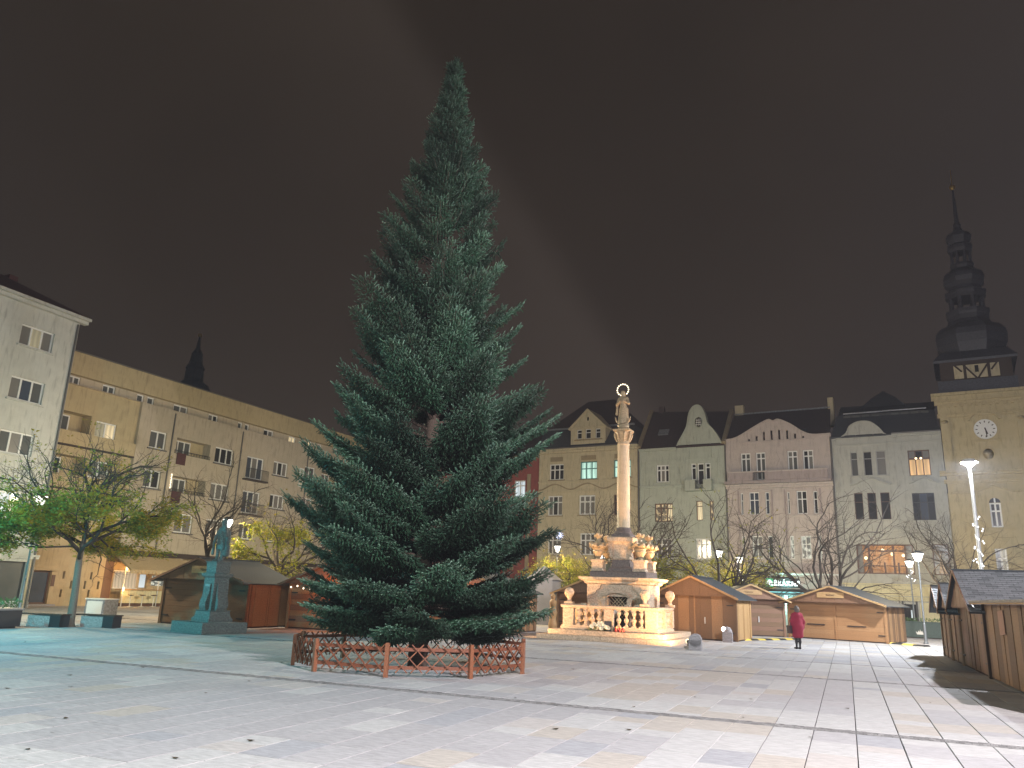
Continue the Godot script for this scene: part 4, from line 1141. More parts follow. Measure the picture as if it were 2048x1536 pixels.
# ---------------------------------------------------------------- the old town hall tower
func oct(b: Mb, cx: float, cz: float, prof: Array, sides := 8) -> void:
	b.lathe(prof, sides, Vector3(cx, 0, cz), true, PI / sides)

func town_hall_tower() -> void:
	var t := thing("clock_tower", "yellow town hall tower with a white clock and a dark tiered onion spire", "tower", row())
	var cx := 7.47; var cz := -2.75
	var x0 := 4.62; var x1 := 10.35
	var w1 := [7.28, 8.03, 7.9, 9.75]; var w2 := [7.28, 8.03, 4.6, 6.32]; var w0 := [6.9, 8.3, 0.3, 2.9]
	var b := Mb.new()
	wall(b, x0, x1, 0, 17.6, [w1, w2, w0], 0.1)
	b.bx(x0 + 0.01, x1 - 0.01, 0, 17.6, -5.6, -0.2)
	part("wall", b, M.plaster_yellow, t)
	b = Mb.new(); b.bx(10.36, 24, 0, 11.3, -9, -0.3); part("wing", b, M.plaster_yellow, t)
	for i in 4:
		for r in 3: window(t, [11.5 + i * 3.2, 12.7 + i * 3.2, 0.8 + r * 3.6, 2.9 + r * 3.6], 2, 0.3, M.frame_white, M.pane_dark, -0.28, 0.1)
	for s in [[18.0, 18.5, 0.55], [17.6, 18.0, 0.35], [16.55, 16.85, 0.2]]: ledge(t, x0 - s[2] * 0.9, x1 + s[2] * 0.9, s[0], s[1], s[2], M.plaster_yellow, "cornice", 0.1)
	plain(t, "frieze", x0 - 0.12, x1 + 0.12, 16.86, 17.6, -5.7, 0.2, M.plaster_yellow)
	for i in 12: plain(t, "corbel", x0 + 0.1 + i * 0.48, x0 + 0.28 + i * 0.48, 17.38, 17.6, 0.2, 0.36, M.plaster_yellow)
	for x in [x0 - 0.02, x1 - 0.58]:
		plain(t, "corner_strip", x, x + 0.6, 12.3, 16.55, 0.1, 0.28, M.plaster_yellow)
	for x in [x0 + 0.28, x1 - 0.28]:
		b = Mb.new(); b.ball(Vector3(x, 16.2, 0.28), Vector3(0.26, 0.14, 0.08), 10); part("capital", b, M.plaster_yellow, t)
	var arc := []
	for i in 17:
		var a := PI * i / 16.0
		arc.push_back(Vector2(7.62 + 1.1 * cos(a), 16.2 + 0.72 * sin(a)))
	rim(t, "clock_arch", PackedVector2Array(arc), 0.16, 0.1, 0.34, M.plaster_yellow)
	# clock
	b = Mb.new(); b.xf = Transform3D(Basis(Vector3.RIGHT, PI / 2), Vector3(7.62, 15.46, 0.1)); b.lathe([Vector2(0, 0.04), Vector2(0.7, 0.04), Vector2(0.78, 0.08), Vector2(0.78, 0.0)], 32)
	b.xf = Transform3D(Basis(Vector3.RIGHT, PI / 2), Vector3(7.62, 15.46, 0.15)); b.lathe([Vector2(0.72, 0.0), Vector2(0.0, 0.01)], 32)
	var face := part("clock_face", b, M.frame_white, t)
	for i in 12:
		b = Mb.new(); var a := TAU * i / 12
		b.xf = Transform3D(Basis(Vector3.BACK, -a), Vector3(7.62, 15.46, 0.17)); b.bx(-0.035, 0.035, 0.52, 0.66, 0, 0.012); part("hour_mark", b, M.lettering_dark, face)
	b = Mb.new(); b.xf = Transform3D(Basis(Vector3.BACK, -TAU * 5.45 / 12), Vector3(7.62, 15.46, 0.19)); b.bx(-0.045, 0.045, -0.1, 0.42, 0, 0.012); part("hour_hand", b, M.lettering_dark, face)
	b = Mb.new(); b.xf = Transform3D(Basis(Vector3.BACK, -TAU * 29.0 / 60), Vector3(7.62, 15.46, 0.21)); b.bx(-0.03, 0.03, -0.12, 0.62, 0, 0.012); part("minute_hand", b, M.lettering_dark, face)
	ledge(t, 6.65, 8.6, 14.5, 14.62, 0.14, M.plaster_yellow, "clock_ledge", 0.1)
	b = Mb.new(); b.ball(Vector3(7.63, 13.5, 0.12), Vector3(0.36, 0.42, 0.08), 14); part("crest", b, M.plaster_cream, t)
	var a2 := []
	for i in 13: a2.push_back(Vector2(7.63 + 0.5 * cos(PI * i / 12.0), 13.6 + 0.42 * sin(PI * i / 12.0)))
	rim(t, "crest_arch", PackedVector2Array(a2), 0.08, 0.1, 0.22, M.plaster_yellow)
	ledge(t, x0 - 0.45, x1 + 0.45, 11.9, 12.28, 0.42, M.plaster_yellow, "cornice", 0.1); ledge(t, x0 - 0.2, x1 + 0.2, 11.3, 11.6, 0.22, M.plaster_yellow, "cornice", 0.1); plain(t, "base_wall", x0 - 0.12, x1 + 0.12, 0, 10.6, -5.7, -0.25, M.plaster_yellow)
	rim(t, "window_pediment", PackedVector2Array([Vector2(10.2, 10.62), Vector2(8.9, 10.66), Vector2(7.66, 11.2), Vector2(6.4, 10.66), Vector2(4.8, 10.62)]), 0.14, 0.1, 0.3, M.plaster_yellow)
	window(t, w1, 2, 0.34, M.frame_white, M.pane_dark, -0.1, 0.11)
	b = Mb.new()
	for i in 8:
		var p := Vector2(7.655 + 0.375 * cos(PI * i / 8), 9.75 + 0.36 * sin(PI * i / 8)); var q := Vector2(7.655 + 0.375 * cos(PI * (i + 1) / 8), 9.75 + 0.36 * sin(PI * (i + 1) / 8))
		b.tri(Vector3(7.655, 9.75, 0.112), Vector3(p.x, p.y, 0.112), Vector3(q.x, q.y, 0.112))
	part("arched_pane", b, M.pane_dark, t)
	plain(t, "window_bar", 7.6, 7.71, 9.75, 10.1, 0.113, 0.14, M.frame_white)
	ledge(t, 6.4, 8.9, 7.72, 7.86, 0.14, M.plaster_yellow, "sill", 0.1)
	window(t, w2, 2, 0.42, M.frame_white, [M.pane_grey, M.window_dim], -0.1, 0.11); window(t, w0, 2, 0.2, M.frame_brown, M.pane_dark, -0.1, 0.1, "door")
	# half-timbered gallery
	b = Mb.new(); b.bx(cx - 2.5, cx + 2.5, 18.5, 21.6, cz - 2.5, cz + 2.5); part("gallery", b, M.timber_dark, t)
	var pz := cz + 2.51
	for r in [[5.95, 6.62], [6.82, 8.3], [8.46, 9.1]]: plain(t, "plaster_panel", r[0], r[1], 19.75, 20.85, pz, pz + 0.06, M.plaster_cream)
	plain(t, "gallery_window", 7.42, 7.68, 20.2, 20.75, pz + 0.061, pz + 0.09, M.pane_dark)
	for s in [[Vector3(6.62, 20.9, 0), Vector3(7.5, 19.7, 0)], [Vector3(8.4, 20.9, 0), Vector3(7.6, 19.7, 0)], [Vector3(6.0, 20.9, 0), Vector3(6.5, 20.3, 0)], [Vector3(9.0, 20.9, 0), Vector3(8.55, 20.3, 0)]]:
		b = Mb.new(); b.bar(s[0] + Vector3(0, 0, pz + 0.09), s[1] + Vector3(0, 0, pz + 0.09), 0.12, 0.12); part("timber_brace", b, M.timber_dark, t)
	for x in [6.72, 8.38]: plain(t, "timber_post", x - 0.1, x + 0.1, 18.6, 21.5, pz, pz + 0.14, M.timber_dark)
	b = Mb.new(); b.bx(cx - 2.75, cx + 2.75, 18.5, 19.6, cz - 2.75, cz + 2.75); part("gallery_skirt", b, M.copper_dark, t)
	b = Mb.new(); b.lathe([Vector2(4.1, 21.1), Vector2(4.15, 21.3), Vector2(3.3, 22.1), Vector2(0, 22.4)], 4, Vector3(cx, 0, cz), true, PI / 4); part("gallery_roof", b, M.copper_dark, t)
	# the tiers of the spire
	b = Mb.new(); oct(b, cx, cz, [Vector2(2.35, 21.9), Vector2(2.5, 22.4), Vector2(2.72, 22.9), Vector2(2.80, 23.6), Vector2(2.72, 24.1), Vector2(2.3, 24.6), Vector2(1.75, 24.85), Vector2(1.6, 25.2), Vector2(1.62, 25.6), Vector2(1.72, 25.8), Vector2(1.72, 26.1), Vector2(1.4, 26.15), Vector2(0, 26.15)]); part("lower_onion", b, M.copper_dark, t)
	for i in 8:
		b = Mb.new(); var a := PI / 8 + TAU * i / 8
		b.tube([Vector3(cx + 1.22 * cos(a), 26.1, cz + 1.22 * sin(a)), Vector3(cx + 1.2 * cos(a), 27.5, cz + 1.2 * sin(a))], [0.19, 0.19], 6); part("lantern_post", b, M.copper_dark, t)
	b = Mb.new(); oct(b, cx, cz, [Vector2(0.0, 27.25), Vector2(1.35, 27.25), Vector2(1.62, 27.5), Vector2(1.65, 27.8), Vector2(1.3, 28.0), Vector2(1.25, 28.3), Vector2(1.55, 28.6), Vector2(1.66, 29.0), Vector2(1.5, 29.5), Vector2(1.05, 29.85), Vector2(0.85, 30.0), Vector2(0.98, 30.25), Vector2(0.95, 30.45), Vector2(0.8, 30.5), Vector2(0, 30.5)]); part("middle_onion", b, M.copper_dark, t)
	for i in 8:
		b = Mb.new(); var a := PI / 8 + TAU * i / 8
		b.tube([Vector3(cx + 0.74 * cos(a), 30.4, cz + 0.74 * sin(a)), Vector3(cx + 0.72 * cos(a), 31.7, cz + 0.72 * sin(a))], [0.12, 0.12], 6); part("lantern_post", b, M.copper_dark, t)
	b = Mb.new(); oct(b, cx, cz, [Vector2(0.0, 31.55), Vector2(0.85, 31.55), Vector2(1.0, 31.8), Vector2(1.02, 32.1), Vector2(0.8, 32.3), Vector2(0.95, 32.6), Vector2(1.05, 32.95), Vector2(0.85, 33.3), Vector2(0.45, 33.55), Vector2(0.3, 33.9), Vector2(0.34, 34.2), Vector2(0.2, 34.4), Vector2(0.14, 36.0), Vector2(0.07, 37.7)]); part("upper_onion", b, M.copper_dark, t)
	b = Mb.new(); b.ball(Vector3(cx, 37.85, cz), Vector3.ONE * 0.27, 12); b.tube([Vector3(cx, 38.0, cz), Vector3(cx, 39.6, cz)], [0.04, 0.02], 5); part("gilded_ball", b, M.gold, t)

func far_spire() -> void:
	var t := thing("church_spire", "dark distant spire with a gilded ball above the long ochre block", "spire", Transform3D(Basis(), Vector3(-45.5, 0, -108)))
	var b := Mb.new(); b.bx(-2.6, 2.6, 0, 24, -2.6, 2.6); part("tower", b, M.plaster_cream_dark, t)
	b = Mb.new(); oct(b, 0, 0, [Vector2(2.9, 24), Vector2(3.0, 25.5), Vector2(2.5, 28.0), Vector2(2.1, 28.8), Vector2(1.3, 29.4), Vector2(1.2, 31.0), Vector2(1.35, 31.2), Vector2(0.9, 32.0), Vector2(0.75, 33.2), Vector2(0.8, 33.4), Vector2(0.3, 34.2), Vector2(0.12, 36.0)]); part("spire", b, M.copper_dark, t)
	b = Mb.new(); b.ball(Vector3(0, 36.2, 0), Vector3.ONE * 0.33, 10); part("gilded_ball", b, M.gold, t)
# ---------------------------------------------------------------- the floodlit column
func baluster(b: Mb, x: float, y: float, z: float) -> void:
	b.bx(x - 0.095, x + 0.095, y, y + 0.06, z - 0.095, z + 0.095)
	b.lathe([Vector2(0.085, 0.06), Vector2(0.05, 0.12), Vector2(0.06, 0.17), Vector2(0.115, 0.27), Vector2(0.105, 0.33), Vector2(0.05, 0.40), Vector2(0.045, 0.44), Vector2(0.10, 0.55), Vector2(0.105, 0.60), Vector2(0.05, 0.68)], 10, Vector3(x, y, z))
	b.bx(x - 0.09, x + 0.09, y + 0.68, y + 0.74, z - 0.09, z + 0.09)

func moulded(b: Mb, hw: float, hd: float, prof: Array, cz := 0.0, cx := 0.0) -> void:   # a rectangular block whose sides follow prof: Vector2(out, height)
	for i in prof.size() - 1:
		var p: Vector2 = prof[i]; var q: Vector2 = prof[i + 1]
		var lo := [Vector3(cx - hw - p.x, p.y, cz + hd + p.x), Vector3(cx + hw + p.x, p.y, cz + hd + p.x), Vector3(cx + hw + p.x, p.y, cz - hd - p.x), Vector3(cx - hw - p.x, p.y, cz - hd - p.x)]
		var hi := [Vector3(cx - hw - q.x, q.y, cz + hd + q.x), Vector3(cx + hw + q.x, q.y, cz + hd + q.x), Vector3(cx + hw + q.x, q.y, cz - hd - q.x), Vector3(cx - hw - q.x, q.y, cz - hd - q.x)]
		for k in 4: b.quad(lo[k], lo[(k + 1) % 4], hi[(k + 1) % 4], hi[k])
		if i == prof.size() - 2: b.quad(hi[0], hi[1], hi[2], hi[3])
		if i == 0: b.quad(lo[3], lo[2], lo[1], lo[0])

func monument() -> void:
	var t := thing("column_monument", "floodlit sandstone column with a crowned figure on top, urns and a balustrade below", "monument", frame(5.5, -37.2, 25.8))
	var s: Material = M.sandstone
	for st in [[2.95, 3.2, 0.0, 0.2], [2.6, 2.75, 0.2, 0.4]]:   # steps built of single blocks
		for i in 6:
			var x0: float = lerpf(-st[0], st[0], i / 6.0) + 0.006; var x1: float = lerpf(-st[0], st[0], (i + 1) / 6.0) - 0.006
			plain(t, "step_block", x0, x1, st[2] + 0.001, st[3], st[1] - 0.75, st[1], s)
		for i in 4:
			var z0: float = lerpf(st[1] - 0.75, -st[1] + 0.7, i / 4.0) - 0.006; var z1: float = lerpf(st[1] - 0.75, -st[1] + 0.7, (i + 1) / 4.0) + 0.006
			plain(t, "step_block", st[0] - 0.75, st[0], st[2] + 0.001, st[3] - 0.002, z1, z0, s); plain(t, "step_block", -st[0], -st[0] + 0.75, st[2] + 0.001, st[3] - 0.002, z1, z0, s)
	plain(t, "platform", -2.2, 2.2, 0.0, 0.395, -2.1, 2.1, s)
	# balustrade on three sides
	var zf := 2.05; var hw := 2.08; var zb := -0.6
	var b := Mb.new(); moulded(b, 2.18, 0.14, [Vector2(0.03, 0.4), Vector2(0.03, 0.5), Vector2(0.0, 0.54), Vector2(0.0, 0.58)], zf); part("balustrade_base", b, s, t)
	b = Mb.new(); moulded(b, 2.16, 0.12, [Vector2(0.0, 1.31), Vector2(0.05, 1.35), Vector2(0.07, 1.43), Vector2(0.04, 1.46)], zf); part("balustrade_rail", b, s, t)
	for x in [-1.88, -0.02, 1.88]:
		plain(t, "balustrade_pier", x - (0.24 if x != -0.02 else 0.19), x + (0.24 if x != -0.02 else 0.19), 0.585, 1.308, zf - 0.14, zf + 0.14, s)
	for side in [-1, 1]:
		b = Mb.new(); moulded(b, 0.12, (zf - zb) / 2 - 0.14, [Vector2(0.03, 0.4), Vector2(0.03, 0.5), Vector2(0.0, 0.54), Vector2(0.0, 0.58)], (zf + zb) / 2 - 0.1, side * 2.03); part("balustrade_base", b, s, t)
		b = Mb.new(); moulded(b, 0.10, (zf - zb) / 2 - 0.16, [Vector2(0.0, 1.31), Vector2(0.05, 1.35), Vector2(0.07, 1.43), Vector2(0.04, 1.455)], (zf + zb) / 2 - 0.1, side * 2.03); part("balustrade_rail", b, s, t)
		for z in [0.75, -0.55]: plain(t, "balustrade_pier", side * 2.03 - 0.13, side * 2.03 + 0.13, 0.585, 1.308, z - 0.13, z + 0.13, s)
		for z in [1.62, 1.37, 1.12, 0.37, 0.12, -0.13]:
			b = Mb.new(); baluster(b, side * 2.03, 0.58, z); part("baluster", b, s, t)
	for x in [-1.42, -1.10, -0.78, -0.46, 0.42, 0.76, 1.10, 1.44]:
		b = Mb.new(); baluster(b, x, 0.58, zf); part("baluster", b, s, t)
	for p in [[-1.88, zf], [1.6, zf], [2.03, -0.5]]:   # vases on the rail
		b = Mb.new(); b.bx(p[0] - 0.2, p[0] + 0.2, 1.465, 1.57, p[1] - 0.13, p[1] + 0.13)
		b.lathe([Vector2(0.12, 1.57), Vector2(0.07, 1.66), Vector2(0.10, 1.74), Vector2(0.2, 1.88), Vector2(0.22, 2.0), Vector2(0.17, 2.12), Vector2(0.06, 2.18), Vector2(0, 2.19)], 14, Vector3(p[0], 0, p[1]))
		part("rail_vase", b, s, t)
	for x in [-1.2, -0.75, 0.8, 1.25]: plain(t, "rail_stone", x - 0.12, x + 0.12, 1.462, 1.53, zf - 0.1, zf + 0.05, s)
	# the lower body with its niche
	var zw := 0.95
	b = Mb.new()
	wall(b, -1.42, 1.42, 0.4, 2.38, [[-0.48, 0.48, 0.4, 1.85, 0.5]], zw)
	b.bx(-1.415, 1.415, 0.4, 2.38, -1.0, zw - 0.51)
	b.quad(Vector3(1.42, 0.4, zw), Vector3(1.42, 0.4, -1.0), Vector3(1.42, 2.38, -1.0), Vector3(1.42, 2.38, zw)); b.quad(Vector3(-1.42, 0.4, -1.0), Vector3(-1.42, 0.4, zw), Vector3(-1.42, 2.38, zw), Vector3(-1.42, 2.38, -1.0))
	part("pedestal_body", b, s, t)
	var arc := []
	for i in 13: arc.push_back(Vector2(0.62 * cos(PI * i / 12.0), 1.86 + 0.28 * sin(PI * i / 12.0)))
	rim(t, "niche_arch", PackedVector2Array(arc), 0.13, zw, zw + 0.16, s)
	b = Mb.new()
	for i in 9:
		var x := lerpf(-0.9, 0.42, i / 8.0)
		var k := lerpf(-0.42, 0.9, i / 8.0)
		b.bar(Vector3(clampf(x, -0.42, 0.42), 0.9 + maxf(0, -0.42 - x) * 1.0, zw - 0.22), Vector3(clampf(x + 0.95, -0.42, 0.42), 1.85 - maxf(0, x + 0.95 - 0.42) * 1.0, zw - 0.22), 0.035, 0.02)
		b.bar(Vector3(clampf(k, -0.42, 0.42), 0.9 + maxf(0, k - 0.42) * 1.0, zw - 0.19), Vector3(clampf(k - 0.95, -0.42, 0.42), 1.85 - maxf(0, -0.42 - k + 0.95) * 1.0, zw - 0.19), 0.035, 0.02)
	part("lattice_grille", b, M.gilded_stone, t)
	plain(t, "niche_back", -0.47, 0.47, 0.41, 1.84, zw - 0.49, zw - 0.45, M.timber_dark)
	plain(t, "notice_sheet", -0.4, 0.02, 0.95, 1.35, zw - 0.17, zw - 0.16, M.paper)
	for sx in [-1, 1]:   # scrolls beside the niche, and corner brackets
		b = Mb.new(); b.prism(PackedVector2Array([Vector2(sx * 0.5, 0.6), Vector2(sx * 0.66, 0.6), Vector2(sx * 0.74, 0.9), Vector2(sx * 0.62, 1.25), Vector2(sx * 0.70, 1.55), Vector2(sx * 0.74, 1.72), Vector2(sx * 0.5, 1.75)]), zw, zw + 0.2); part("niche_scroll", b, s, t)
		b = Mb.new(); b.prism(PackedVector2Array([Vector2(sx * 1.4, 2.37), Vector2(sx * 0.75, 2.37), Vector2(sx * 0.78, 2.2), Vector2(sx * 0.95, 2.12), Vector2(sx * 1.02, 1.95), Vector2(sx * 1.2, 1.9), Vector2(sx * 1.25, 1.75), Vector2(sx * 1.4, 1.72)]), zw, zw + 0.12); part("corner_bracket", b, s, t)
	b = Mb.new(); moulded(b, 1.42, 0.98, [Vector2(0.02, 2.38), Vector2(0.10, 2.42), Vector2(0.14, 2.5), Vector2(0.30, 2.58), Vector2(0.34, 2.68), Vector2(0.30, 2.70)]); part("cornice", b, s, t)
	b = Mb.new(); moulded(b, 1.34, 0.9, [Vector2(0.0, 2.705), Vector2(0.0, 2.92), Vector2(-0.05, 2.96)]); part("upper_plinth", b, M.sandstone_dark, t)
	# four urns on pedestals
	for p in [[-1.0, 0.68], [1.0, 0.68], [-1.02, -0.7], [1.02, -0.7]]:
		b = Mb.new(); moulded(b, 0.25, 0.22, [Vector2(0.04, 2.965), Vector2(0.04, 3.02), Vector2(0.0, 3.06), Vector2(0.0, 3.36), Vector2(0.05, 3.42), Vector2(0.05, 3.48)], p[1], p[0]); part("urn_pedestal", b, s, t)
		var u := Mb.new()
		u.lathe([Vector2(0.14, 3.48), Vector2(0.09, 3.56), Vector2(0.15, 3.64), Vector2(0.27, 3.84), Vector2(0.24, 3.92), Vector2(0.29, 3.98), Vector2(0.1, 4.0)], 14, Vector3(p[0], 0, p[1]))
		var urn := part("stone_urn", u, M.gilded_stone, t)
		var bones := []
		var cy := 4.14
		for i in 7:
			var a: float = TAU * i / 7 + p[0]
			bones.push_back([Vector3(p[0], 4.02, p[1]), Vector3(p[0] + 0.36 * cos(a), cy + 0.07 * sin(i * 2.0), p[1] + 0.3 * sin(a)), 0.12, 0.10])
			bones.push_back([Vector3(p[0] + 0.36 * cos(a), cy + 0.05, p[1] + 0.3 * sin(a)), Vector3(p[0] + 0.42 * cos(a + 0.5), cy - 0.08, p[1] + 0.36 * sin(a + 0.5)), 0.07, 0.04])
		bones.push_back([Vector3(p[0], 4.1, p[1]), Vector3(p[0], 4.38, p[1]), 0.16, 0.08])
		for i in 5:
			var a := TAU * i / 5 + 0.4
			bones.push_back([Vector3(p[0], 4.5, p[1]), Vector3(p[0] + 0.15 * cos(a), 4.58 + 0.06 * sin(i * 1.7), p[1] + 0.15 * sin(a)), 0.07, 0.08])
		part("carved_flowers", blob(bones, 0.025, 0.035), M.gilded_stone, urn)
	# central pedestal
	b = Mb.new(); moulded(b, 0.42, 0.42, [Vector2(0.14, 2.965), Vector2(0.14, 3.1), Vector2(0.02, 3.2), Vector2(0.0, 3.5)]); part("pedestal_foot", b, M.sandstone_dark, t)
	b = Mb.new(); moulded(b, 0.40, 0.40, [Vector2(0.1, 3.5), Vector2(0.0, 3.56), Vector2(0.0, 4.16), Vector2(0.06, 4.24), Vector2(0.2, 4.34), Vector2(0.22, 4.5), Vector2(0.18, 4.54)]); part("pedestal_shaft", b, s, t)
	for sx in [-1, 1]:
		for z in [0.42, -0.42]:
			b = Mb.new(); b.prism(PackedVector2Array([Vector2(sx * 0.38, 4.25), Vector2(sx * 0.66, 4.25), Vector2(sx * 0.58, 4.05), Vector2(sx * 0.62, 3.9), Vector2(sx * 0.5, 3.78), Vector2(sx * 0.55, 3.64), Vector2(sx * 0.38, 3.6)]), z - 0.07, z + 0.07); part("scroll", b, s, t)
	# column
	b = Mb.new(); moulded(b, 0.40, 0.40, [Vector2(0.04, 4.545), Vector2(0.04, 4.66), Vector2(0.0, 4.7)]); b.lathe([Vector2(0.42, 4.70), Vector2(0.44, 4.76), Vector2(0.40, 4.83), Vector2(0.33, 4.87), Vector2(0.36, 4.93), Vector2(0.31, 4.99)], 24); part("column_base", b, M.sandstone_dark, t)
	b = Mb.new(); b.lathe([Vector2(0.305, 4.99), Vector2(0.31, 6.2), Vector2(0.295, 7.6), Vector2(0.275, 8.85), Vector2(0.275, 8.92), Vector2(0.30, 8.96), Vector2(0.28, 9.02)], 28); part("column_shaft", b, M.column_stone, t)
	b = Mb.new(); b.lathe([Vector2(0.28, 9.02), Vector2(0.29, 9.15), Vector2(0.36, 9.4), Vector2(0.42, 9.55), Vector2(0.3, 9.56)], 20); moulded(b, 0.36, 0.36, [Vector2(0.0, 9.56), Vector2(0.04, 9.6), Vector2(0.05, 9.68)])
	var capital := part("capital", b, M.gilded_stone, t)
	for i in 8:
		var a := TAU * (i + 0.5) / 8
		b = Mb.new(); b.tube([Vector3(0.29 * cos(a), 9.1, 0.29 * sin(a)), Vector3(0.36 * cos(a), 9.25, 0.36 * sin(a)), Vector3(0.42 * cos(a), 9.42, 0.42 * sin(a)), Vector3(0.43 * cos(a), 9.5, 0.43 * sin(a)), Vector3(0.39 * cos(a), 9.45, 0.39 * sin(a))], [0.05, 0.06, 0.05, 0.05, 0.03], 6); part("acanthus_leaf", b, M.gilded_stone, capital)
	# figure on a cloud and crescent
	b = Mb.new(); b.lathe([Vector2(0.3, 9.685), Vector2(0.26, 9.8), Vector2(0.3, 9.9), Vector2(0.22, 10.0), Vector2(0, 10.02)], 14); part("globe", b, M.gilded_stone, t)
	b = Mb.new()
	var cr := []; var rr := []
	for i in 15:
		var a := -PI + PI * i / 14.0
		cr.push_back(Vector3(0.37 * cos(a), 10.32 + 0.36 * sin(a), 0.08)); rr.push_back(0.015 + 0.06 * sin(PI * i / 14.0))
	b.tube(cr, rr, 8); part("crescent", b, M.gilded_stone, t)
	var g := []
	g.push_back([Vector3(-0.05, 10.06, 0.02), Vector3(0.0, 10.72, 0.0), 0.20, 0.17]); g.push_back([Vector3(0.14, 10.08, 0), Vector3(0.1, 10.7, 0.0), 0.13, 0.14]); g.push_back([Vector3(-0.16, 10.1, 0.05), Vector3(-0.08, 10.7, 0.05), 0.09, 0.1])
	g.push_back([Vector3(0, 10.7, 0), Vector3(-0.02, 11.15, 0.0), 0.17, 0.15]); g.push_back([Vector3(-0.17, 11.24, 0), Vector3(0.15, 11.24, 0), 0.10, 0.10])
	g.push_back([Vector3(-0.2, 11.22, 0), Vector3(-0.3, 10.95, 0.06), 0.075, 0.06]); g.push_back([Vector3(-0.3, 10.95, 0.06), Vector3(-0.10, 11.08, 0.22), 0.055, 0.045])
	g.push_back([Vector3(0.19, 11.22, 0), Vector3(0.3, 10.98, 0.08), 0.075, 0.06]); g.push_back([Vector3(0.3, 10.98, 0.08), Vector3(0.06, 11.1, 0.22), 0.055, 0.045])
	g.push_back([Vector3(-0.3, 11.1, -0.02), Vector3(-0.33, 10.5, 0.0), 0.05, 0.07]); g.push_back([Vector3(-0.02, 11.25, 0), Vector3(-0.02, 11.42, 0.01), 0.06, 0.055]); g.push_back([Vector3(-0.02, 11.5, 0.03), Vector3(-0.02, 11.56, 0.03), 0.088, 0.095])
	g.push_back([Vector3(-0.02, 11.56, -0.04), Vector3(-0.02, 11.2, -0.1), 0.1, 0.13])
	for k in 5: g.push_back([Vector3(-0.2 + k * 0.1, 10.12, 0.16 - absf(k - 2.0) * 0.02), Vector3(-0.08 + k * 0.045, 10.85, 0.13), 0.035, 0.02])
	part("figure", blob(g, 0.022, 0.026), M.gilded_stone, t)
	b = Mb.new()
	var ring := []; var rad := []
	for i in 33: ring.push_back(Vector3(-0.04 + 0.29 * cos(TAU * i / 32), 11.72 + 0.29 * sin(TAU * i / 32), -0.06)); rad.push_back(0.014)
	b.tube(ring, rad, 5); var halo := part("star_halo", b, M.gold, t)
	for i in 16:
		if i in [12, 13]: continue
		b = Mb.new(); b.ball(Vector3(-0.04 + 0.29 * cos(TAU * i / 16), 11.72 + 0.29 * sin(TAU * i / 16), -0.05), Vector3.ONE * 0.036, 6); part("light_bulb", b, M.light_bulb, halo)
	monument_things(t)

func flood_stone(called: String, at: Vector3, to: Vector3, label: String, e: float, angle: float) -> void:   # a rounded granite stone with a floodlight set in its face
	var d := Vector3(to.x - at.x, 0, to.z - at.z).normalized()
	var o := thing(called, label, "floodlight", Transform3D(Basis(Vector3(d.z, 0, -d.x), UP, d), at), "floodlights round the column")
	var b := Mb.new()
	b.bx(-0.16, 0.16, 0, 0.1, -0.15, 0.15); part("foot", b, M.granite, o)
	b = Mb.new(); b.lathe([Vector2(0.10, 0.1), Vector2(0.10, 0.2), Vector2(0.135, 0.24), Vector2(0.11, 0.32), Vector2(0, 0.33)], 12); part("housing", b, M.metal_dark, o)
	b = Mb.new(); b.ball(Vector3(0, 0.27, 0.13), Vector3(0.10, 0.09, 0.03), 12); part("lamp_glass", b, M.lamp_warm, o)
	spot("flood_light", at + Vector3(0, 0.3, 0) + d * 0.2, to, Color(1.0, 0.76, 0.52), e, angle, 0.08)

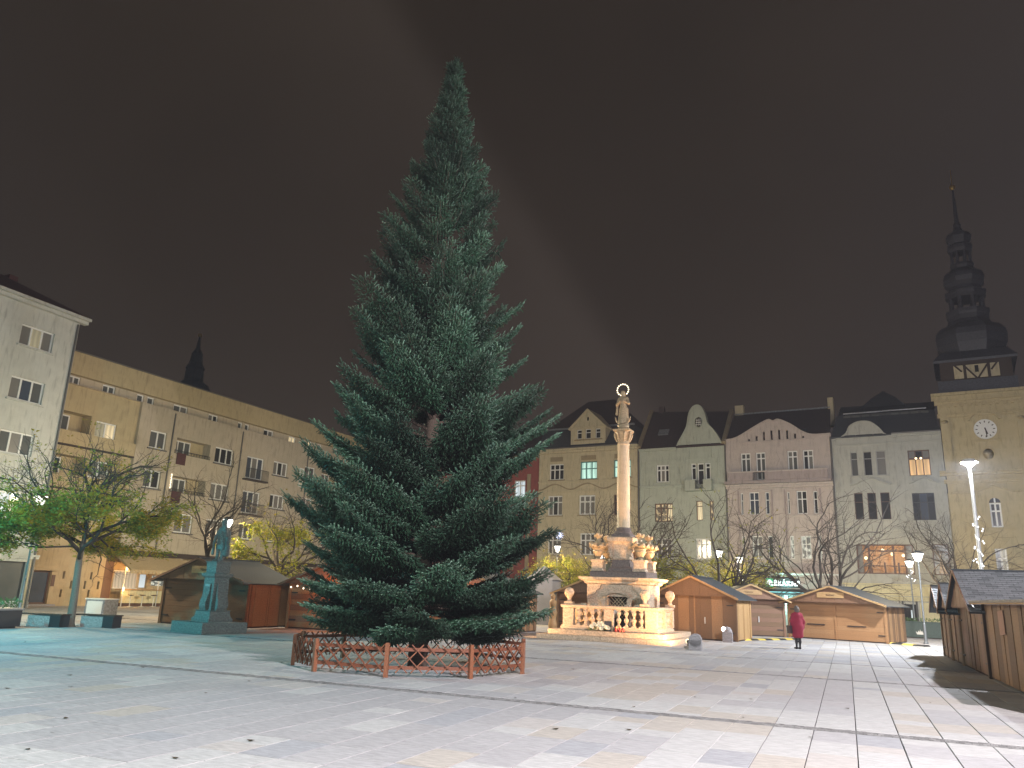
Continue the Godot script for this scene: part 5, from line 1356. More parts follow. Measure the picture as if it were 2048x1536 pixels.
func monument_things(t: Node3D) -> void:
	var f := t.transform
	flood_stone("floodlight", f * Vector3(-4.6, 0, 3.4), f * Vector3(0, 4.6, 0.5), "low floodlight by the left end of the column's steps, seen beside the fir", 40, 62)
	flood_stone("floodlight", f * Vector3(3.9, 0, 3.9), f * Vector3(0, 4.6, 0.5), "low floodlight standing free on the paving right of the column's steps", 40, 62)
	# two granite bollards at the right
	var b := Mb.new()
	var bo := thing("stone_bollard", "plain grey rounded granite bollard at the right front corner of the column's steps", "bollard", frame(7.35, -31.2, 20), "granite bollards by the column")
	b.bx(-0.24, 0.24, 0, 0.36, -0.17, 0.17); b.xf = Transform3D(Basis(Vector3.RIGHT, PI / 2), Vector3(0, 0.36, -0.17)); b.lathe([Vector2(0.0, 0.0), Vector2(0.24, 0.0), Vector2(0.24, 0.34), Vector2(0.0, 0.34)], 24); part("stone", b, M.granite, bo)
	var bp := thing("stone_bollard", "granite bollard with a bright floodlight in its top, before the hut beside the column", "bollard", frame(10.35, -37.6, 20), "granite bollards by the column")
	b = Mb.new(); b.bx(-0.22, 0.22, 0, 0.45, -0.2, 0.2); b.lathe([Vector2(0.22, 0.45), Vector2(0.20, 0.55), Vector2(0.12, 0.66), Vector2(0, 0.70)], 18); part("stone", b, M.granite, bp)
	b = Mb.new(); b.ball(Vector3(-0.16, 0.58, 0.10), Vector3(0.10, 0.10, 0.08), 10); part("lamp_glass", b, M.lamp_led, bp)
	spot("flood_light", bp.transform * Vector3(-0.26, 0.62, 0.16), f * Vector3(0, 6.5, 0), Color(1.0, 0.74, 0.48), 110, 34, 0.08)
	# flowers, picture and candle on the steps
	var w := thing("flower_bouquet", "bouquet of white flowers laid on the column's steps", "flowers", f * Transform3D(Basis(), Vector3(-0.25, 0.4, 2.62)))
	rng.seed = 77
	for i in 26:
		var p := Vector3(rng.randf_range(-0.42, 0.42), 0, rng.randf_range(-0.12, 0.18)); p.y = 0.08 + rng.randf() * 0.30 * (1.0 - absf(p.x) * 1.6)
		b = Mb.new()
		for k in 6:
			var a := TAU * k / 6; var e := Vector3(cos(a), sin(a) * 0.8 + 0.3, sin(a) * 0.5 + 0.4) * 0.085; var sd := Vector3(-sin(a), cos(a), 0.1) * 0.045
			b.tri(p, p + e - sd, p + e + sd)
		part("flower", b, M.petal, w)
	b = Mb.new()
	for i in 40:
		var p := Vector3(rng.randf_range(-0.5, 0.5), rng.randf_range(0.0, 0.16), rng.randf_range(-0.15, 0.17)); var q := p + Vector3(rng.randf_range(-0.14, 0.14), rng.randf_range(0.0, 0.12), rng.randf_range(-0.1, 0.1))
		b.tri(p, q + Vector3(0.03, 0, 0), q - Vector3(0.03, 0.01, 0)); 
	part("greenery", b, M.leaf_green, w)
	var pic := thing("framed_picture", "small dark framed picture leaning behind the bouquet", "picture", f * Transform3D(Basis(Vector3.RIGHT, -0.15), Vector3(0.0, 0.4, 2.3)))
	plain(pic, "frame", -0.16, 0.16, 0, 0.42, -0.02, 0.0, M.frame_dark); plain(pic, "print", -0.13, 0.13, 0.03, 0.39, 0.0, 0.006, M.pane_blue)
	for i in 3:
		var c := thing("grave_candle", ["red candle jar nearest the bouquet", "red candle jar between two others on the step", "red candle jar with a white lid at the right end"][i], "candle", f * Transform3D(Basis(), Vector3(0.42 + i * 0.16, 0.4, 2.42)), "candle jars on the step")
		b = Mb.new(); b.lathe([Vector2(0.055, 0), Vector2(0.06, 0.02), Vector2(0.06, 0.15), Vector2(0.045, 0.17)], 10); part("jar", b, M.red_plastic, c)
		b = Mb.new(); b.lathe([Vector2(0.05, 0.17), Vector2(0.05, 0.2), Vector2(0, 0.215)], 10); part("lid", b, M.paper if i == 2 else M.gold, c)

# ---------------------------------------------------------------- the stone figure on the left
func saint_statue() -> void:
	var t := thing("stone_statue", "greenish stone figure in a tunic on a tall curved pedestal before a hut", "statue", frame(-11.05, -31.0, 36) * Transform3D(Basis.from_scale(Vector3(0.84, 1, 0.84)), Vector3.ZERO))
	var s: Material = M.statue_stone
	plain(t, "base_block", -1.3, 1.05, 0, 0.4, -1.15, 1.15, s)
	var b := Mb.new(); moulded(b, 0.54, 0.5, [Vector2(0.10, 0.401), Vector2(0.12, 0.5), Vector2(0.04, 0.6), Vector2(0.0, 0.78), Vector2(0.05, 0.82)]); part("pedestal_foot", b, s, t)
	b = Mb.new(); moulded(b, 0.40, 0.40, [Vector2(0.03, 0.82), Vector2(0.0, 0.9), Vector2(-0.02, 2.0), Vector2(0.08, 2.08), Vector2(0.1, 2.16), Vector2(0.0, 2.2)]); part("pedestal_shaft", b, s, t)
	for q in 4:
		b = Mb.new(); b.xf = Transform3D(Basis(UP, PI / 2 * q), Vector3.ZERO)
		b.prism(PackedVector2Array([Vector2(0.36, 0.82), Vector2(0.52, 0.82), Vector2(0.60, 0.95), Vector2(0.60, 1.1), Vector2(0.53, 1.3), Vector2(0.46, 1.5), Vector2(0.46, 1.65), Vector2(0.42, 1.8), Vector2(0.36, 1.82)]), -0.22, 0.22); part("scroll_buttress", b, s, t)
	plain(t, "plaque", -0.18, 0.18, 1.12, 1.78, 0.40, 0.45, M.plaque)
	b = Mb.new(); moulded(b, 0.36, 0.36, [Vector2(0.0, 2.2), Vector2(0.02, 2.55), Vector2(0.06, 2.62)]); part("pedestal_cap", b, s, t)
	var g := []
	var y := 2.62
	g.push_back([Vector3(-0.14, y + 0.04, 0.05), Vector3(-0.14, y + 0.5, 0.03), 0.075, 0.085]); g.push_back([Vector3(-0.14, y + 0.5, 0.03), Vector3(-0.08, y + 0.82, 0), 0.09, 0.13])
	g.push_back([Vector3(0.12, y + 0.04, -0.02), Vector3(0.12, y + 0.5, 0.02), 0.075, 0.085]); g.push_back([Vector3(0.12, y + 0.5, 0.02), Vector3(0.08, y + 0.82, 0), 0.09, 0.13])
	g.push_back([Vector3(-0.14, y + 0.03, 0.05), Vector3(-0.19, y + 0.03, 0.2), 0.06, 0.045]); g.push_back([Vector3(0.12, y + 0.03, -0.02), Vector3(0.17, y + 0.03, 0.14), 0.06, 0.045])
	for k in 7: g.push_back([Vector3(-0.24 + 0.08 * k, y + 0.52, 0.12 - 0.02 * absf(k - 3.0)), Vector3(-0.14 + 0.045 * k, y + 0.9, 0.06), 0.05, 0.04])
	g.push_back([Vector3(0, y + 0.8, 0), Vector3(0.04, y + 1.15, 0), 0.19, 0.19]); g.push_back([Vector3(-0.14, y + 1.22, 0), Vector3(0.22, y + 1.22, 0), 0.11, 0.11])
	g.push_back([Vector3(-0.2, y + 1.2, 0), Vector3(-0.32, y + 0.92, 0.12), 0.08, 0.065]); g.push_back([Vector3(-0.32, y + 0.92, 0.12), Vector3(-0.2, y + 0.72, 0.25), 0.06, 0.05]); g.push_back([Vector3(-0.24, y + 0.3, 0.24), Vector3(-0.19, y + 0.72, 0.26), 0.07, 0.05])
	g.push_back([Vector3(0.26, y + 1.2, 0), Vector3(0.36, y + 1.0, 0.06), 0.08, 0.065]); g.push_back([Vector3(0.36, y + 1.0, 0.06), Vector3(0.36, y + 1.3, 0.12), 0.06, 0.05]); g.push_back([Vector3(0.36, y + 0.6, 0.1), Vector3(0.36, y + 1.6, 0.12), 0.022, 0.022])
	g.push_back([Vector3(0.06, y + 1.25, 0), Vector3(0.07, y + 1.38, 0.02), 0.065, 0.06]); g.push_back([Vector3(0.07, y + 1.44, 0.03), Vector3(0.07, y + 1.5, 0.03), 0.095, 0.10]); g.push_back([Vector3(0.07, y + 1.54, 0.0), Vector3(0.07, y + 1.62, -0.03), 0.1, 0.05]); g.push_back([Vector3(0.0, y + 1.52, 0.1), Vector3(0.14, y + 1.52, 0.1), 0.03, 0.03])
	g.push_back([Vector3(0.05, y + 1.2, -0.14), Vector3(0.22, y + 0.35, -0.14), 0.13, 0.17]); g.push_back([Vector3(0.3, y + 1.1, -0.12), Vector3(0.36, y + 0.5, -0.1), 0.09, 0.1])
	part("figure", blob(g, 0.022, 0.024), s, t)
# ---------------------------------------------------------------- market huts
func hut(called_label: String, tf: Transform3D, w: float, d: float, eave: float, ridge: float, o := {}) -> Node3D:   # local x along the gable front from 0 to w, z out of it
	var t := thing("market_hut", called_label, "market hut", tf, "closed wooden market huts")
	var fw: Array = o.get("front", [M.wood_orange, M.wood_brown])
	var sw: Array = o.get("side", [M.wood_brown, M.wood_orange])
	var ov: float = o.get("overhang", 0.5)
	var k: float = (ridge - eave) / (w / 2)         # roof pitch
	var b: Mb
	var roof_at := func(x: float) -> float: return ridge - absf(x - w / 2) * k
	var wall_top := eave - 0.02
	# front wall
	if o.get("boards", "h") == "h":
		var y := 0.06
		var i := 0
		while y < wall_top - 0.05:
			var y1 := minf(y + 0.235, wall_top)
			for half in [[0.06, w / 2 - 0.045], [w / 2 + 0.045, w - 0.06]]:
				plain(t, "front_board", half[0], half[1], y + 0.005, y1, -0.05 - 0.004 * (i % 2), -0.02 + 0.003 * (i % 3), fw[(i * 7 + int(half[0])) % fw.size()])
			y = y1; i += 1
	else:
		var n := int(round(w / o.get("board_width", 0.3)))
		for i in n:
			var a := lerpf(0.06, w - 0.06, float(i) / n); var e := lerpf(0.06, w - 0.06, float(i + 1) / n) - 0.008
			plain(t, "front_board", a, e, 0.06, wall_top, -0.05, -0.02 + 0.006 * (i % 3), fw[i % fw.size()])
	for x in [0.0, w]: plain(t, "corner_post", x - 0.06, x + 0.06, 0, eave - 0.005, -0.075, 0.035, fw[0])
	plain(t, "middle_post", w / 2 - 0.04, w / 2 + 0.04, 0.04, wall_top - 0.002, -0.055, 0.02, fw[-1])
	if o.get("slots", false):
		for x in [w * 0.2, w * 0.62]: plain(t, "hatch_handle", x, x + 0.95, 0.74, 0.80, -0.01, 0.03, M.timber_dark)
	if o.get("padlock", false): plain(t, "door_handle", w * 0.62, w * 0.62 + 0.05, 0.75, 1.05, -0.01, 0.045, M.metal_white)
	for y in [0.35, eave - 0.45]:
		for x in [0.10, w - 0.42]: plain(t, "hinge", x, x + 0.32, y, y + 0.045, -0.012, 0.022, M.metal_dark)
	# gable boarding in front of the overhang
	var n2 := int(ceil(w / 0.42))
	for i in n2:
		var a := lerpf(-0.12, w + 0.12, float(i) / n2); var e := lerpf(-0.12, w + 0.12, float(i + 1) / n2) - 0.008
		var poly := PackedVector2Array([Vector2(a, eave), Vector2(e, eave)])
		poly.push_back(Vector2(e, maxf(eave + 0.012, roof_at.call(e) - 0.0)))
		if a < w / 2 and e > w / 2: poly.push_back(Vector2(w / 2, ridge))
		poly.push_back(Vector2(a, maxf(eave + 0.012, roof_at.call(a) - 0.0)))
		b = Mb.new(); b.prism(poly, ov - 0.05, ov - 0.02 + 0.004 * (i % 2)); part("gable_board", b, o.get("gable", M.wood_red), t)
	plain(t, "soffit", -0.05, w + 0.05, eave - 0.03, eave - 0.006, -0.04, ov - 0.055, o.get("gable", M.wood_red))
	if o.get("sign", true):
		var sx: float = o.get("sign_x", w / 2)
		plain(t, "sign_board", sx - 0.72, sx + 0.72, lerpf(eave, ridge, 0.28), lerpf(eave, ridge, 0.62), ov - 0.005, ov + 0.03, M.wood_pale)
		var tm := TextMesh.new(); tm.text = "Vánoce"; tm.font_size = 32; tm.pixel_size = 0.0042; tm.depth = 0.012
		var f := SystemFont.new(); f.font_names = PackedStringArray(["Droid Serif"]); tm.font = f
		var l := part("lettering", tm, M.lettering_dark, t); l.position = Vector3(sx, lerpf(eave, ridge, 0.45), ov + 0.032)
	# sides and back
	var ns := int(round(d / o.get("side_width", 0.45)))
	for i in ns:
		var a := lerpf(-d, -0.08, float(i) / ns); var e := lerpf(-d, -0.08, float(i + 1) / ns) - 0.012
		plain(t, "side_board", w - 0.04, w + 0.0 + 0.008 * (i % 2), 0.06, eave - 0.01, a, e, sw[i % sw.size()])
		plain(t, "side_board", 0.0 - 0.008 * (i % 2), 0.04, 0.06, eave - 0.01, a, e, sw[i % sw.size()])
	for x in [0.0, w]:
		for i in 3: plain(t, "batten", x - 0.03 if x == 0 else x + 0.008, x - 0.008 if x == 0 else x + 0.03, 0.04, eave - 0.02, -d * (0.08 + 0.4 * i) - 0.06, -d * (0.08 + 0.4 * i), sw[0])
	b = Mb.new(); b.prism(PackedVector2Array([Vector2(0, 0.05), Vector2(w, 0.05), Vector2(w, eave), Vector2(w / 2, ridge - 0.05), Vector2(0, eave)]), -d - 0.03, -d); part("back_wall", b, M.wood_brown, t)
	plain(t, "floor_beam", 0.02, w - 0.02, 0.0, 0.055, -d, -0.03, M.timber_dark)
	# roof
	var oe := 0.28
	for s in [-1.0, 1.0]:
		var xe: float = w / 2 + s * (w / 2 + oe); var ye := eave - oe * k
		var p: Array = [Vector3(xe, ye + 0.03, ov + 0.1), Vector3(w / 2, ridge + 0.05, ov + 0.1), Vector3(w / 2, ridge + 0.05, -d - 0.2), Vector3(xe, ye + 0.03, -d - 0.2)]
		if s < 0: p = [p[3], p[0], p[1], p[2]]
		b = Mb.new()
		var q: Array = [Vector3(xe, ye, ov + 0.1), Vector3(xe, ye, -d - 0.2), Vector3(w / 2, ridge, -d - 0.2), Vector3(w / 2, ridge, ov + 0.1)]
		if s > 0: b.quad(q[0], q[1], q[2], q[3])
		else: b.quad(q[3], q[2], q[1], q[0])
		for c in 4:
			var u: Vector3 = q[c]; var v: Vector3 = q[(c + 1) % 4]
			var up := Vector3(0, 0.045, 0)
			if s > 0: b.quad(v - up, u - up, u, v)
			else: b.quad(u - up, v - up, v, u)
		var under := [q[0] - Vector3(0, 0.045, 0), q[1] - Vector3(0, 0.045, 0), q[2] - Vector3(0, 0.045, 0), q[3] - Vector3(0, 0.045, 0)]
		if s > 0: b.quad(under[3], under[2], under[1], under[0])
		else: b.quad(under[0], under[1], under[2], under[3])
		var r := part("roof", b, M.roof_felt, t)
		if o.get("shingles", 0) > 0: shingles(r, q, s, o.shingles)
		b = Mb.new(); b.bar(Vector3(xe, ye - 0.02, ov + 0.115), Vector3(w / 2, ridge - 0.02, ov + 0.115), 0.03, 0.09); part("barge_board", b, M.wood_pale if o.get("pale_edge", true) else M.wood_red, t)
	b = Mb.new(); b.bar(Vector3(w / 2, ridge + 0.02, -d - 0.22), Vector3(w / 2, ridge + 0.02, ov + 0.13), 0.16, 0.04); part("ridge_cap", b, M.roof_felt, t)
	return t

func shingles(r: Node3D, q: Array, s: float, how: int) -> void:   # courses of felt shingles, lower edges proud; how 2: each its own part, 1: joined
	var down: Vector3 = q[0] - q[3]; var along: Vector3 = q[1] - q[0]
	var rows := int(down.length() / 0.16); var cols := int(along.length() / 0.30)
	var nn := down.cross(along).normalized()
	if nn.y < 0: nn = -nn
	var all := Mb.new()
	var dn := down.normalized(); var al := along.normalized()
	for i in rows:
		for j in cols + 1:
			var a := clampf((j - (0.5 if i % 2 else 0.0)) * 0.30, 0.0, along.length()); var e := clampf((j + 1 - (0.5 if i % 2 else 0.0)) * 0.30 - 0.012, 0.0, along.length())
			if e - a < 0.03: continue
			var b := all if how == 1 else Mb.new()
			var lift := 0.016 + 0.006 * rng.randf()
			var t0: Vector3 = q[3] + dn * (0.16 * i) + nn * 0.004; var t1: Vector3 = q[3] + dn * (0.16 * (i + 1) + 0.02) + nn * lift
			var c0 := t1 + al * a; var c1 := t1 + al * e; var c2 := t0 + al * e; var c3 := t0 + al * a
			if s > 0: b.quad(c0, c1, c2, c3)
			else: b.quad(c1, c0, c3, c2)
			var z := nn * (lift - 0.002)
			if s > 0: b.quad(c0 - z, c1 - z, c1, c0)
			else: b.quad(c1 - z, c0 - z, c0, c1)
			if how == 2: part("shingle", b, M.shingle if (i * 3 + j * 5 + (i * j) % 3) % 4 else M.shingle_dark, r)
	if how == 1:
		var o := part("shingles", all, M.shingle, r); o.set_meta("kind", "stuff")

func huts() -> void:
	rng.seed = 31
	var h := hut("dark olive-lit wooden hut behind the stone figure, its orange side wall to the right", frame(-15.29, -36.38, 23), 4.7, 3.1, 1.95, 2.85, {"front": [M.wood_brown], "side": [M.wood_orange], "gable": M.wood_brown, "sign_x": 2.7, "pale_edge": false})
	hut("orange-lit wooden hut half hidden behind the left foot of the fir", frame(-9.55, -36.1, 23), 4.7, 3.1, 1.95, 2.85, {"front": [M.wood_orange, M.wood_red], "sign": false, "pale_edge": false})
	hut("wooden hut hung with warm bulbs, seen only through the fir's lower boughs", frame(-3.9, -40.5, 25), 4.7, 3.1, 1.95, 2.85, {"front": [M.wood_orange], "sign": false})
	hut("brown wooden hut whose left roof slope shows between the fir and the column", frame(3.1, -46.6, 25), 4.7, 3.0, 2.0, 2.95, {"front": [M.wood_brown, M.wood_red], "sign": false})
	hut("brown board hut just right of the column, with a floodlit bollard before it", frame(7.55, -40.3, 30), 3.95, 3.1, 2.05, 2.95, {"front": [M.wood_brown, M.wood_brown, M.wood_orange], "boards": "v", "board_width": 0.55, "gable": M.wood_brown, "sign": false, "padlock": true, "side": [M.wood_pale]})
	hut("smaller-looking hut standing back between the two huts right of the column", frame(11.9, -45.5, 5), 3.75, 3.0, 2.0, 2.78, {"front": [M.wood_red, M.wood_brown], "sign_x": 1.75, "padlock": true})
	hut("wide pale-fronted hut with two dark slot handles, behind the woman in red", frame(15.95, -45.35, 43), 5.15, 3.1, 1.95, 2.8, {"front": [M.wood_light, M.wood_light2, M.wood_light], "slots": true})
	var f := frame(17.7, -32.66, 112.4)
	hut("farthest hut of the row at the right edge, its gable end towards the square", f * Transform3D(Basis(), Vector3(-0.55, 0, 0)), 2.5, 2.8, 1.9, 2.72, {"front": [M.wood_brown, M.wood_red], "boards": "v", "board_width": 0.8, "sign": false, "overhang": 0.27, "shingles": 1, "pale_edge": false})
	hut("second hut from the far end of the row at the right edge", f * Transform3D(Basis(), Vector3(2.25, 0, 0)), 2.5, 2.8, 1.9, 2.75, {"front": [M.wood_brown, M.wood_red], "boards": "v", "board_width": 0.8, "sign": false, "overhang": 0.27, "shingles": 1, "pale_edge": false})
	hut("large shingle-roofed hut of the row at the right edge, its near roof slope in view", f * Transform3D(Basis(), Vector3(4.95, 0, 0)), 5.0, 2.9, 1.93, 3.08, {"front": [M.wood_brown, M.wood_red, M.wood_brown], "boards": "v", "board_width": 0.55, "sign": false, "overhang": 0.27, "shingles": 2, "pale_edge": false})
	flat_stall(f)
	var b: Mb
	# warm bulbs along the eave of the hut behind the fir, and under the next one
	for p in [[-9.55, -36.1, 23.0, "string of warm bulbs along the hut behind the fir's left foot"], [-3.9, -40.5, 25.0, "string of warm bulbs on the hut behind the fir's trunk"]]:
		var g := thing("fairy_lights", p[3], "fairy lights", frame(p[0], p[1], p[2]))
		for i in 14:
			b = Mb.new(); b.ball(Vector3(0.1 + i * 0.34, 1.75 + 0.06 * sin(i * 1.9), 0.10), Vector3.ONE * 0.04, 6); part("light_bulb", b, M.light_bulb, g)
		omni("fairy_light", g.transform * Vector3(2.4, 1.6, 0.9), Color(1.0, 0.55, 0.25), 2.2, 0.5)
	# a plain pale market tent behind
	var tent := thing("market_tent", "pale grey canvas tent between the fir and the brown hut behind the column", "tent", frame(1.35, -50.5, 20))
	b = Mb.new(); b.bx(0, 1.7, 0, 2.7, -2, 0); part("wall", b, mat("tent_grey", Color(0.20, 0.19, 0.205), 0.8), tent)
	b = Mb.new(); b.lathe([Vector2(1.35, 2.7), Vector2(0.0, 3.6)], 4, Vector3(0.85, 0, -1), true, PI / 4); part("roof", b, M.tent_grey, tent)

func flat_stall(f: Transform3D) -> void:   # the nearest one of the row has a low flat roof
	var t := thing("market_hut", "flat-roofed nearest hut of the row, with a sheet pinned to its front", "market hut", f * Transform3D(Basis(), Vector3(10.15, 0, 0)), "closed wooden market huts")
	for i in 24:
		var x := i * 0.42
		plain(t, "front_board", x + 0.004, x + 0.414, 0.05, 2.02, -0.05, -0.02 + 0.008 * (i % 3), [M.wood_brown, M.wood_orange, M.wood_orange, M.wood_brown][i % 4])
	for i in 7: plain(t, "side_board", -0.03, 0.0, 0.05, 2.02, -2.8 + i * 0.4, -2.8 + i * 0.4 + 0.39, M.wood_brown)
	plain(t, "back_wall", 0.01, 10.05, 0.05, 2.02, -2.8, -2.75, M.wood_brown)
	plain(t, "corner_post", -0.08, 0.0, 0, 2.03, -0.03, 0.05, M.timber_dark)
	plain(t, "roof_plate", -0.1, 10.2, 2.06, 2.12, -2.9, 0.36, M.tin); plain(t, "roof_edge", -0.1, 10.2, 2.02, 2.058, 0.22, 0.34, M.wood_pale)
	var b := Mb.new(); b.xf = Transform3D(Basis(Vector3.BACK, 0.06), Vector3(2.2, 1.25, 0.012)); b.bx(0, 0.75, 0, 0.6, 0, 0.006); part("pinned_sheet", b, mat("sheet_pink", Color(0.5, 0.30, 0.22), 0.8), t)
# ---------------------------------------------------------------- the fir and its fence
func shoot(seed_: int, tip_pale: float) -> Mb:   # one needle-clad shoot 0.17 long, growing along +z, thickest in the middle
	var r := RandomNumberGenerator.new(); r.seed = seed_
	var m := Mb.new()
	var n := 96
	for i in n:
		var t := (i + 0.5) / n
		var p := Vector3(0, 0, 0.165 * t)
		var ang := r.randf_range(-0.75, PI + 0.75)          # to the sides and above, few below
		var out := Vector3(cos(ang), sin(ang) * 0.8, 0)
		var len := 0.040 * (1.0 - 0.30 * t * t) * r.randf_range(0.8, 1.15)
		var tip := p + (out * 0.84 + Vector3(0, 0, 0.55)) * len
		var w := Vector3(0, 0, 1).cross(out).normalized() * 0.0044 + Vector3(0, 0, 0.003)
		var g := r.randf_range(0.72, 1.28)
		var k := clampf(t * 0.9 + 0.1, 0, 1) * tip_pale  # needles pale towards the shoot tip
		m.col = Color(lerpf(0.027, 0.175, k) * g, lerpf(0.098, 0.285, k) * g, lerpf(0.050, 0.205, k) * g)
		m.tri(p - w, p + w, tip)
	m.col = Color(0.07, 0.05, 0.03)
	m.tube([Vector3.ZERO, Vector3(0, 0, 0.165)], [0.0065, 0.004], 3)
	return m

func fir_radius(y: float) -> float:
	var k := [[0.4, 2.6], [0.9, 3.0], [1.7, 3.4], [2.7, 3.65], [3.6, 3.7], [5.0, 3.5], [6.1, 3.35], [7.3, 3.0], [8.4, 2.68], [9.6, 2.55], [10.7, 2.1], [12.4, 1.66], [14.0, 1.02], [15.6, 0.55], [17.0, 0.14], [17.8, 0.03]]
	if y <= k[0][0]: return k[0][1]
	for i in k.size() - 1:
		if y <= k[i + 1][0]: return lerpf(k[i][1], k[i + 1][1], (y - k[i][0]) / (k[i + 1][0] - k[i][0]))
	return 0.03

func fir_tree() -> void:
	rng.seed = 1234
	var at := Vector3(-2.12, 0, -20.75)
	var t := thing("fir_tree", "tall dark green undecorated fir standing inside the lattice fence", "fir tree", Transform3D(Basis(), at))
	var b := Mb.new()
	b.tube([Vector3(0, 0, 0), Vector3(0.02, 4, 0), Vector3(0.0, 9, 0.02), Vector3(0.05, 13, 0), Vector3(0.03, 16, 0), Vector3(0.06, 17.3, 0), Vector3(0.10, 17.75, 0)], [0.25, 0.2, 0.14, 0.085, 0.04, 0.018, 0.006], 10)
	part("trunk", b, M.bark_fir, t)
	var mats := []
	var sets := [[], [], []]
	var tint := [[], [], []]
	var y := 1.0
	var az := 0.0
	while y < 17.45:
		var rr := fir_radius(y)
		var n := 7 if rr < 1.3 else (6 if rng.randf() < 0.6 else 5)
		var ring := rng.randf_range(0.88, 1.06)
		for i in n:
			az += TAU / n + rng.randf_range(-0.32, 0.32) + (2.4 if i == 0 else 0.0)
			var yt := y + rng.randf_range(-0.18, 0.18)
			var l := fir_radius(yt) * rng.randf_range(0.78, 1.04) * ring * (1.08 if rng.randf() < 0.12 else 1.0)
			if l < 0.06: l = 0.06
			if l > 1.0 and rng.randf() < 0.05: continue
			bough(b, t, az, yt, l, sets, tint)
		y += 0.10 + 0.128 * rr * rng.randf_range(0.8, 1.2)
	# leader shoots at the very top
	for i in 10:
		var p := Vector3(0.05, 17.0 + i * 0.075, 0)
		var a := i * 2.4
		var dir := Vector3(cos(a), 1.5, sin(a)).normalized()
		sets[i % 3].push_back(Transform3D(basis_on(dir, Vector3(0.1, 1, 0.2)).scaled_local(Vector3(0.9, 0.9, 1.2)), p)); tint[i % 3].push_back(Color(0.8, 0.75, 0.7))
	for k in 3:
		var mm := MultiMesh.new()
		mm.transform_format = MultiMesh.TRANSFORM_3D
		mm.use_colors = true
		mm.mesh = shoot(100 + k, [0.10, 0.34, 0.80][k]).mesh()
		mm.instance_count = sets[k].size()
		for i in sets[k].size():
			mm.set_instance_transform(i, sets[k][i])
			mm.set_instance_color(i, tint[k][i])
		var o := MultiMeshInstance3D.new()
		o.name = "crown"; o.multimesh = mm; o.material_override = M.needle
		o.set_meta("kind", "stuff")
		t.add_child(o, true)
	print("fir shoots ", sets[0].size() + sets[1].size() + sets[2].size())

func basis_on(z: Vector3, up: Vector3) -> Basis:
	var zz := z.normalized()
	var x := up.cross(zz).normalized()
	return Basis(x, zz.cross(x), zz)

func bough(_b: Mb, t: Node3D, az: float, y_tip: float, l: float, sets: Array, tint: Array) -> void:
	var out := Vector3(cos(az), 0, sin(az)); var side := Vector3(-sin(az), 0, cos(az))
	var hi := clampf((y_tip - 1.5) / 9.0, 0.0, 1.0)
	var lin := lerpf(0.0, 0.32, hi) + rng.randf_range(-0.07, 0.07); var sq := lerpf(0.19, 0.36, hi)
	if y_tip < 2.2: lin = -0.16
	var y0 := maxf(0.6, y_tip - (lin + sq) * l)
	var bend := rng.randf_range(-0.16, 0.16)
	var path := func(s: float) -> Vector3: return out * (l * s) + side * (bend * l * s * s) + UP * (y0 + l * (lin * s + sq * s * s))
	var pts := []; var rad := []
	var r0 := 0.012 + 0.012 * l
	for i in 7: pts.push_back(path.call(i / 6.0)); rad.push_back(lerpf(r0, 0.006, i / 6.0))
	var b := Mb.new(); b.tube(pts, rad, 5); part("bough", b, M.bark_fir, t)
	var tone := rng.randf_range(0.5, 1.4)
	var roll := rng.randf_range(-0.35, 0.35)
	var s := maxf(0.10, 0.62 / maxf(l, 0.7)) if l > 1.2 else 0.12
	var flip := 1.0
	var step := 0.075 / maxf(l, 0.22)
	while s < 0.985:
		var p: Vector3 = path.call(s); var d: Vector3 = ((path.call(minf(1.0, s + 0.03)) - path.call(s - 0.03)) as Vector3).normalized()
		var sd := d.cross(UP).normalized().rotated(d, roll) * flip
		var tl := clampf(l * 0.52 * pow(1.0 - s, 0.8) + 0.16, 0.13, 1.2) * rng.randf_range(0.72, 1.12)
		frond(p, (d * 0.82 + sd * 0.72 + UP * rng.randf_range(-0.12, 0.06)).normalized(), d.cross(sd).normalized() * flip, tl, s, tone, sets, tint, true)
		if s > 0.25: place(p, (d * 0.85 + UP * 0.5 + sd * 0.2).normalized(), 1.0, s, tone, sets, tint)
		flip = -flip
		s += step * rng.randf_range(0.8, 1.25)
	var e: Vector3 = path.call(0.97); var de: Vector3 = ((path.call(1.0) - path.call(0.9)) as Vector3).normalized()
	for k in 3: place(e, (de + UP * 0.15 + side * (k - 1) * 0.7).normalized(), 1.1, 1.0, tone * 1.1, sets, tint)

func frond(p: Vector3, dir: Vector3, nrm: Vector3, tl: float, s: float, tone: float, sets: Array, tint: Array, forks: bool) -> void:   # a twig with shoots in a herringbone, its end turned up
	var u := 0.05
	var f := 1.0
	var across := dir.cross(nrm).normalized()
	while u < tl - 0.03:
		var v := u / tl
		var q := p + dir * u + UP * (tl * (-0.16 * v + 0.24 * v * v * v))
		var dd := (dir * 0.78 + across * f * 0.66 + UP * rng.randf_range(-0.22, 0.22)).normalized()
		var outer := s * 0.5 + v * 0.5
		if forks and tl - u > 0.34: frond(q, dd, nrm, (tl - u) * 0.52, s * 0.8, tone * 0.95, sets, tint, false)
		else: place(q, dd, lerpf(1.0, 0.75, v), outer, tone, sets, tint)
		if rng.randf() < 0.30: place(q, (dir * 0.5 - UP * 0.75 + across * f * 0.3).normalized(), 0.9, 0.0, tone * 0.8, sets, tint)
		f = -f
		u += 0.060
	place(p + dir * (tl - 0.05) + UP * (tl * 0.07), (dir + UP * 0.18).normalized(), 1.0, 0.55 + s * 0.45, tone * 1.06, sets, tint)

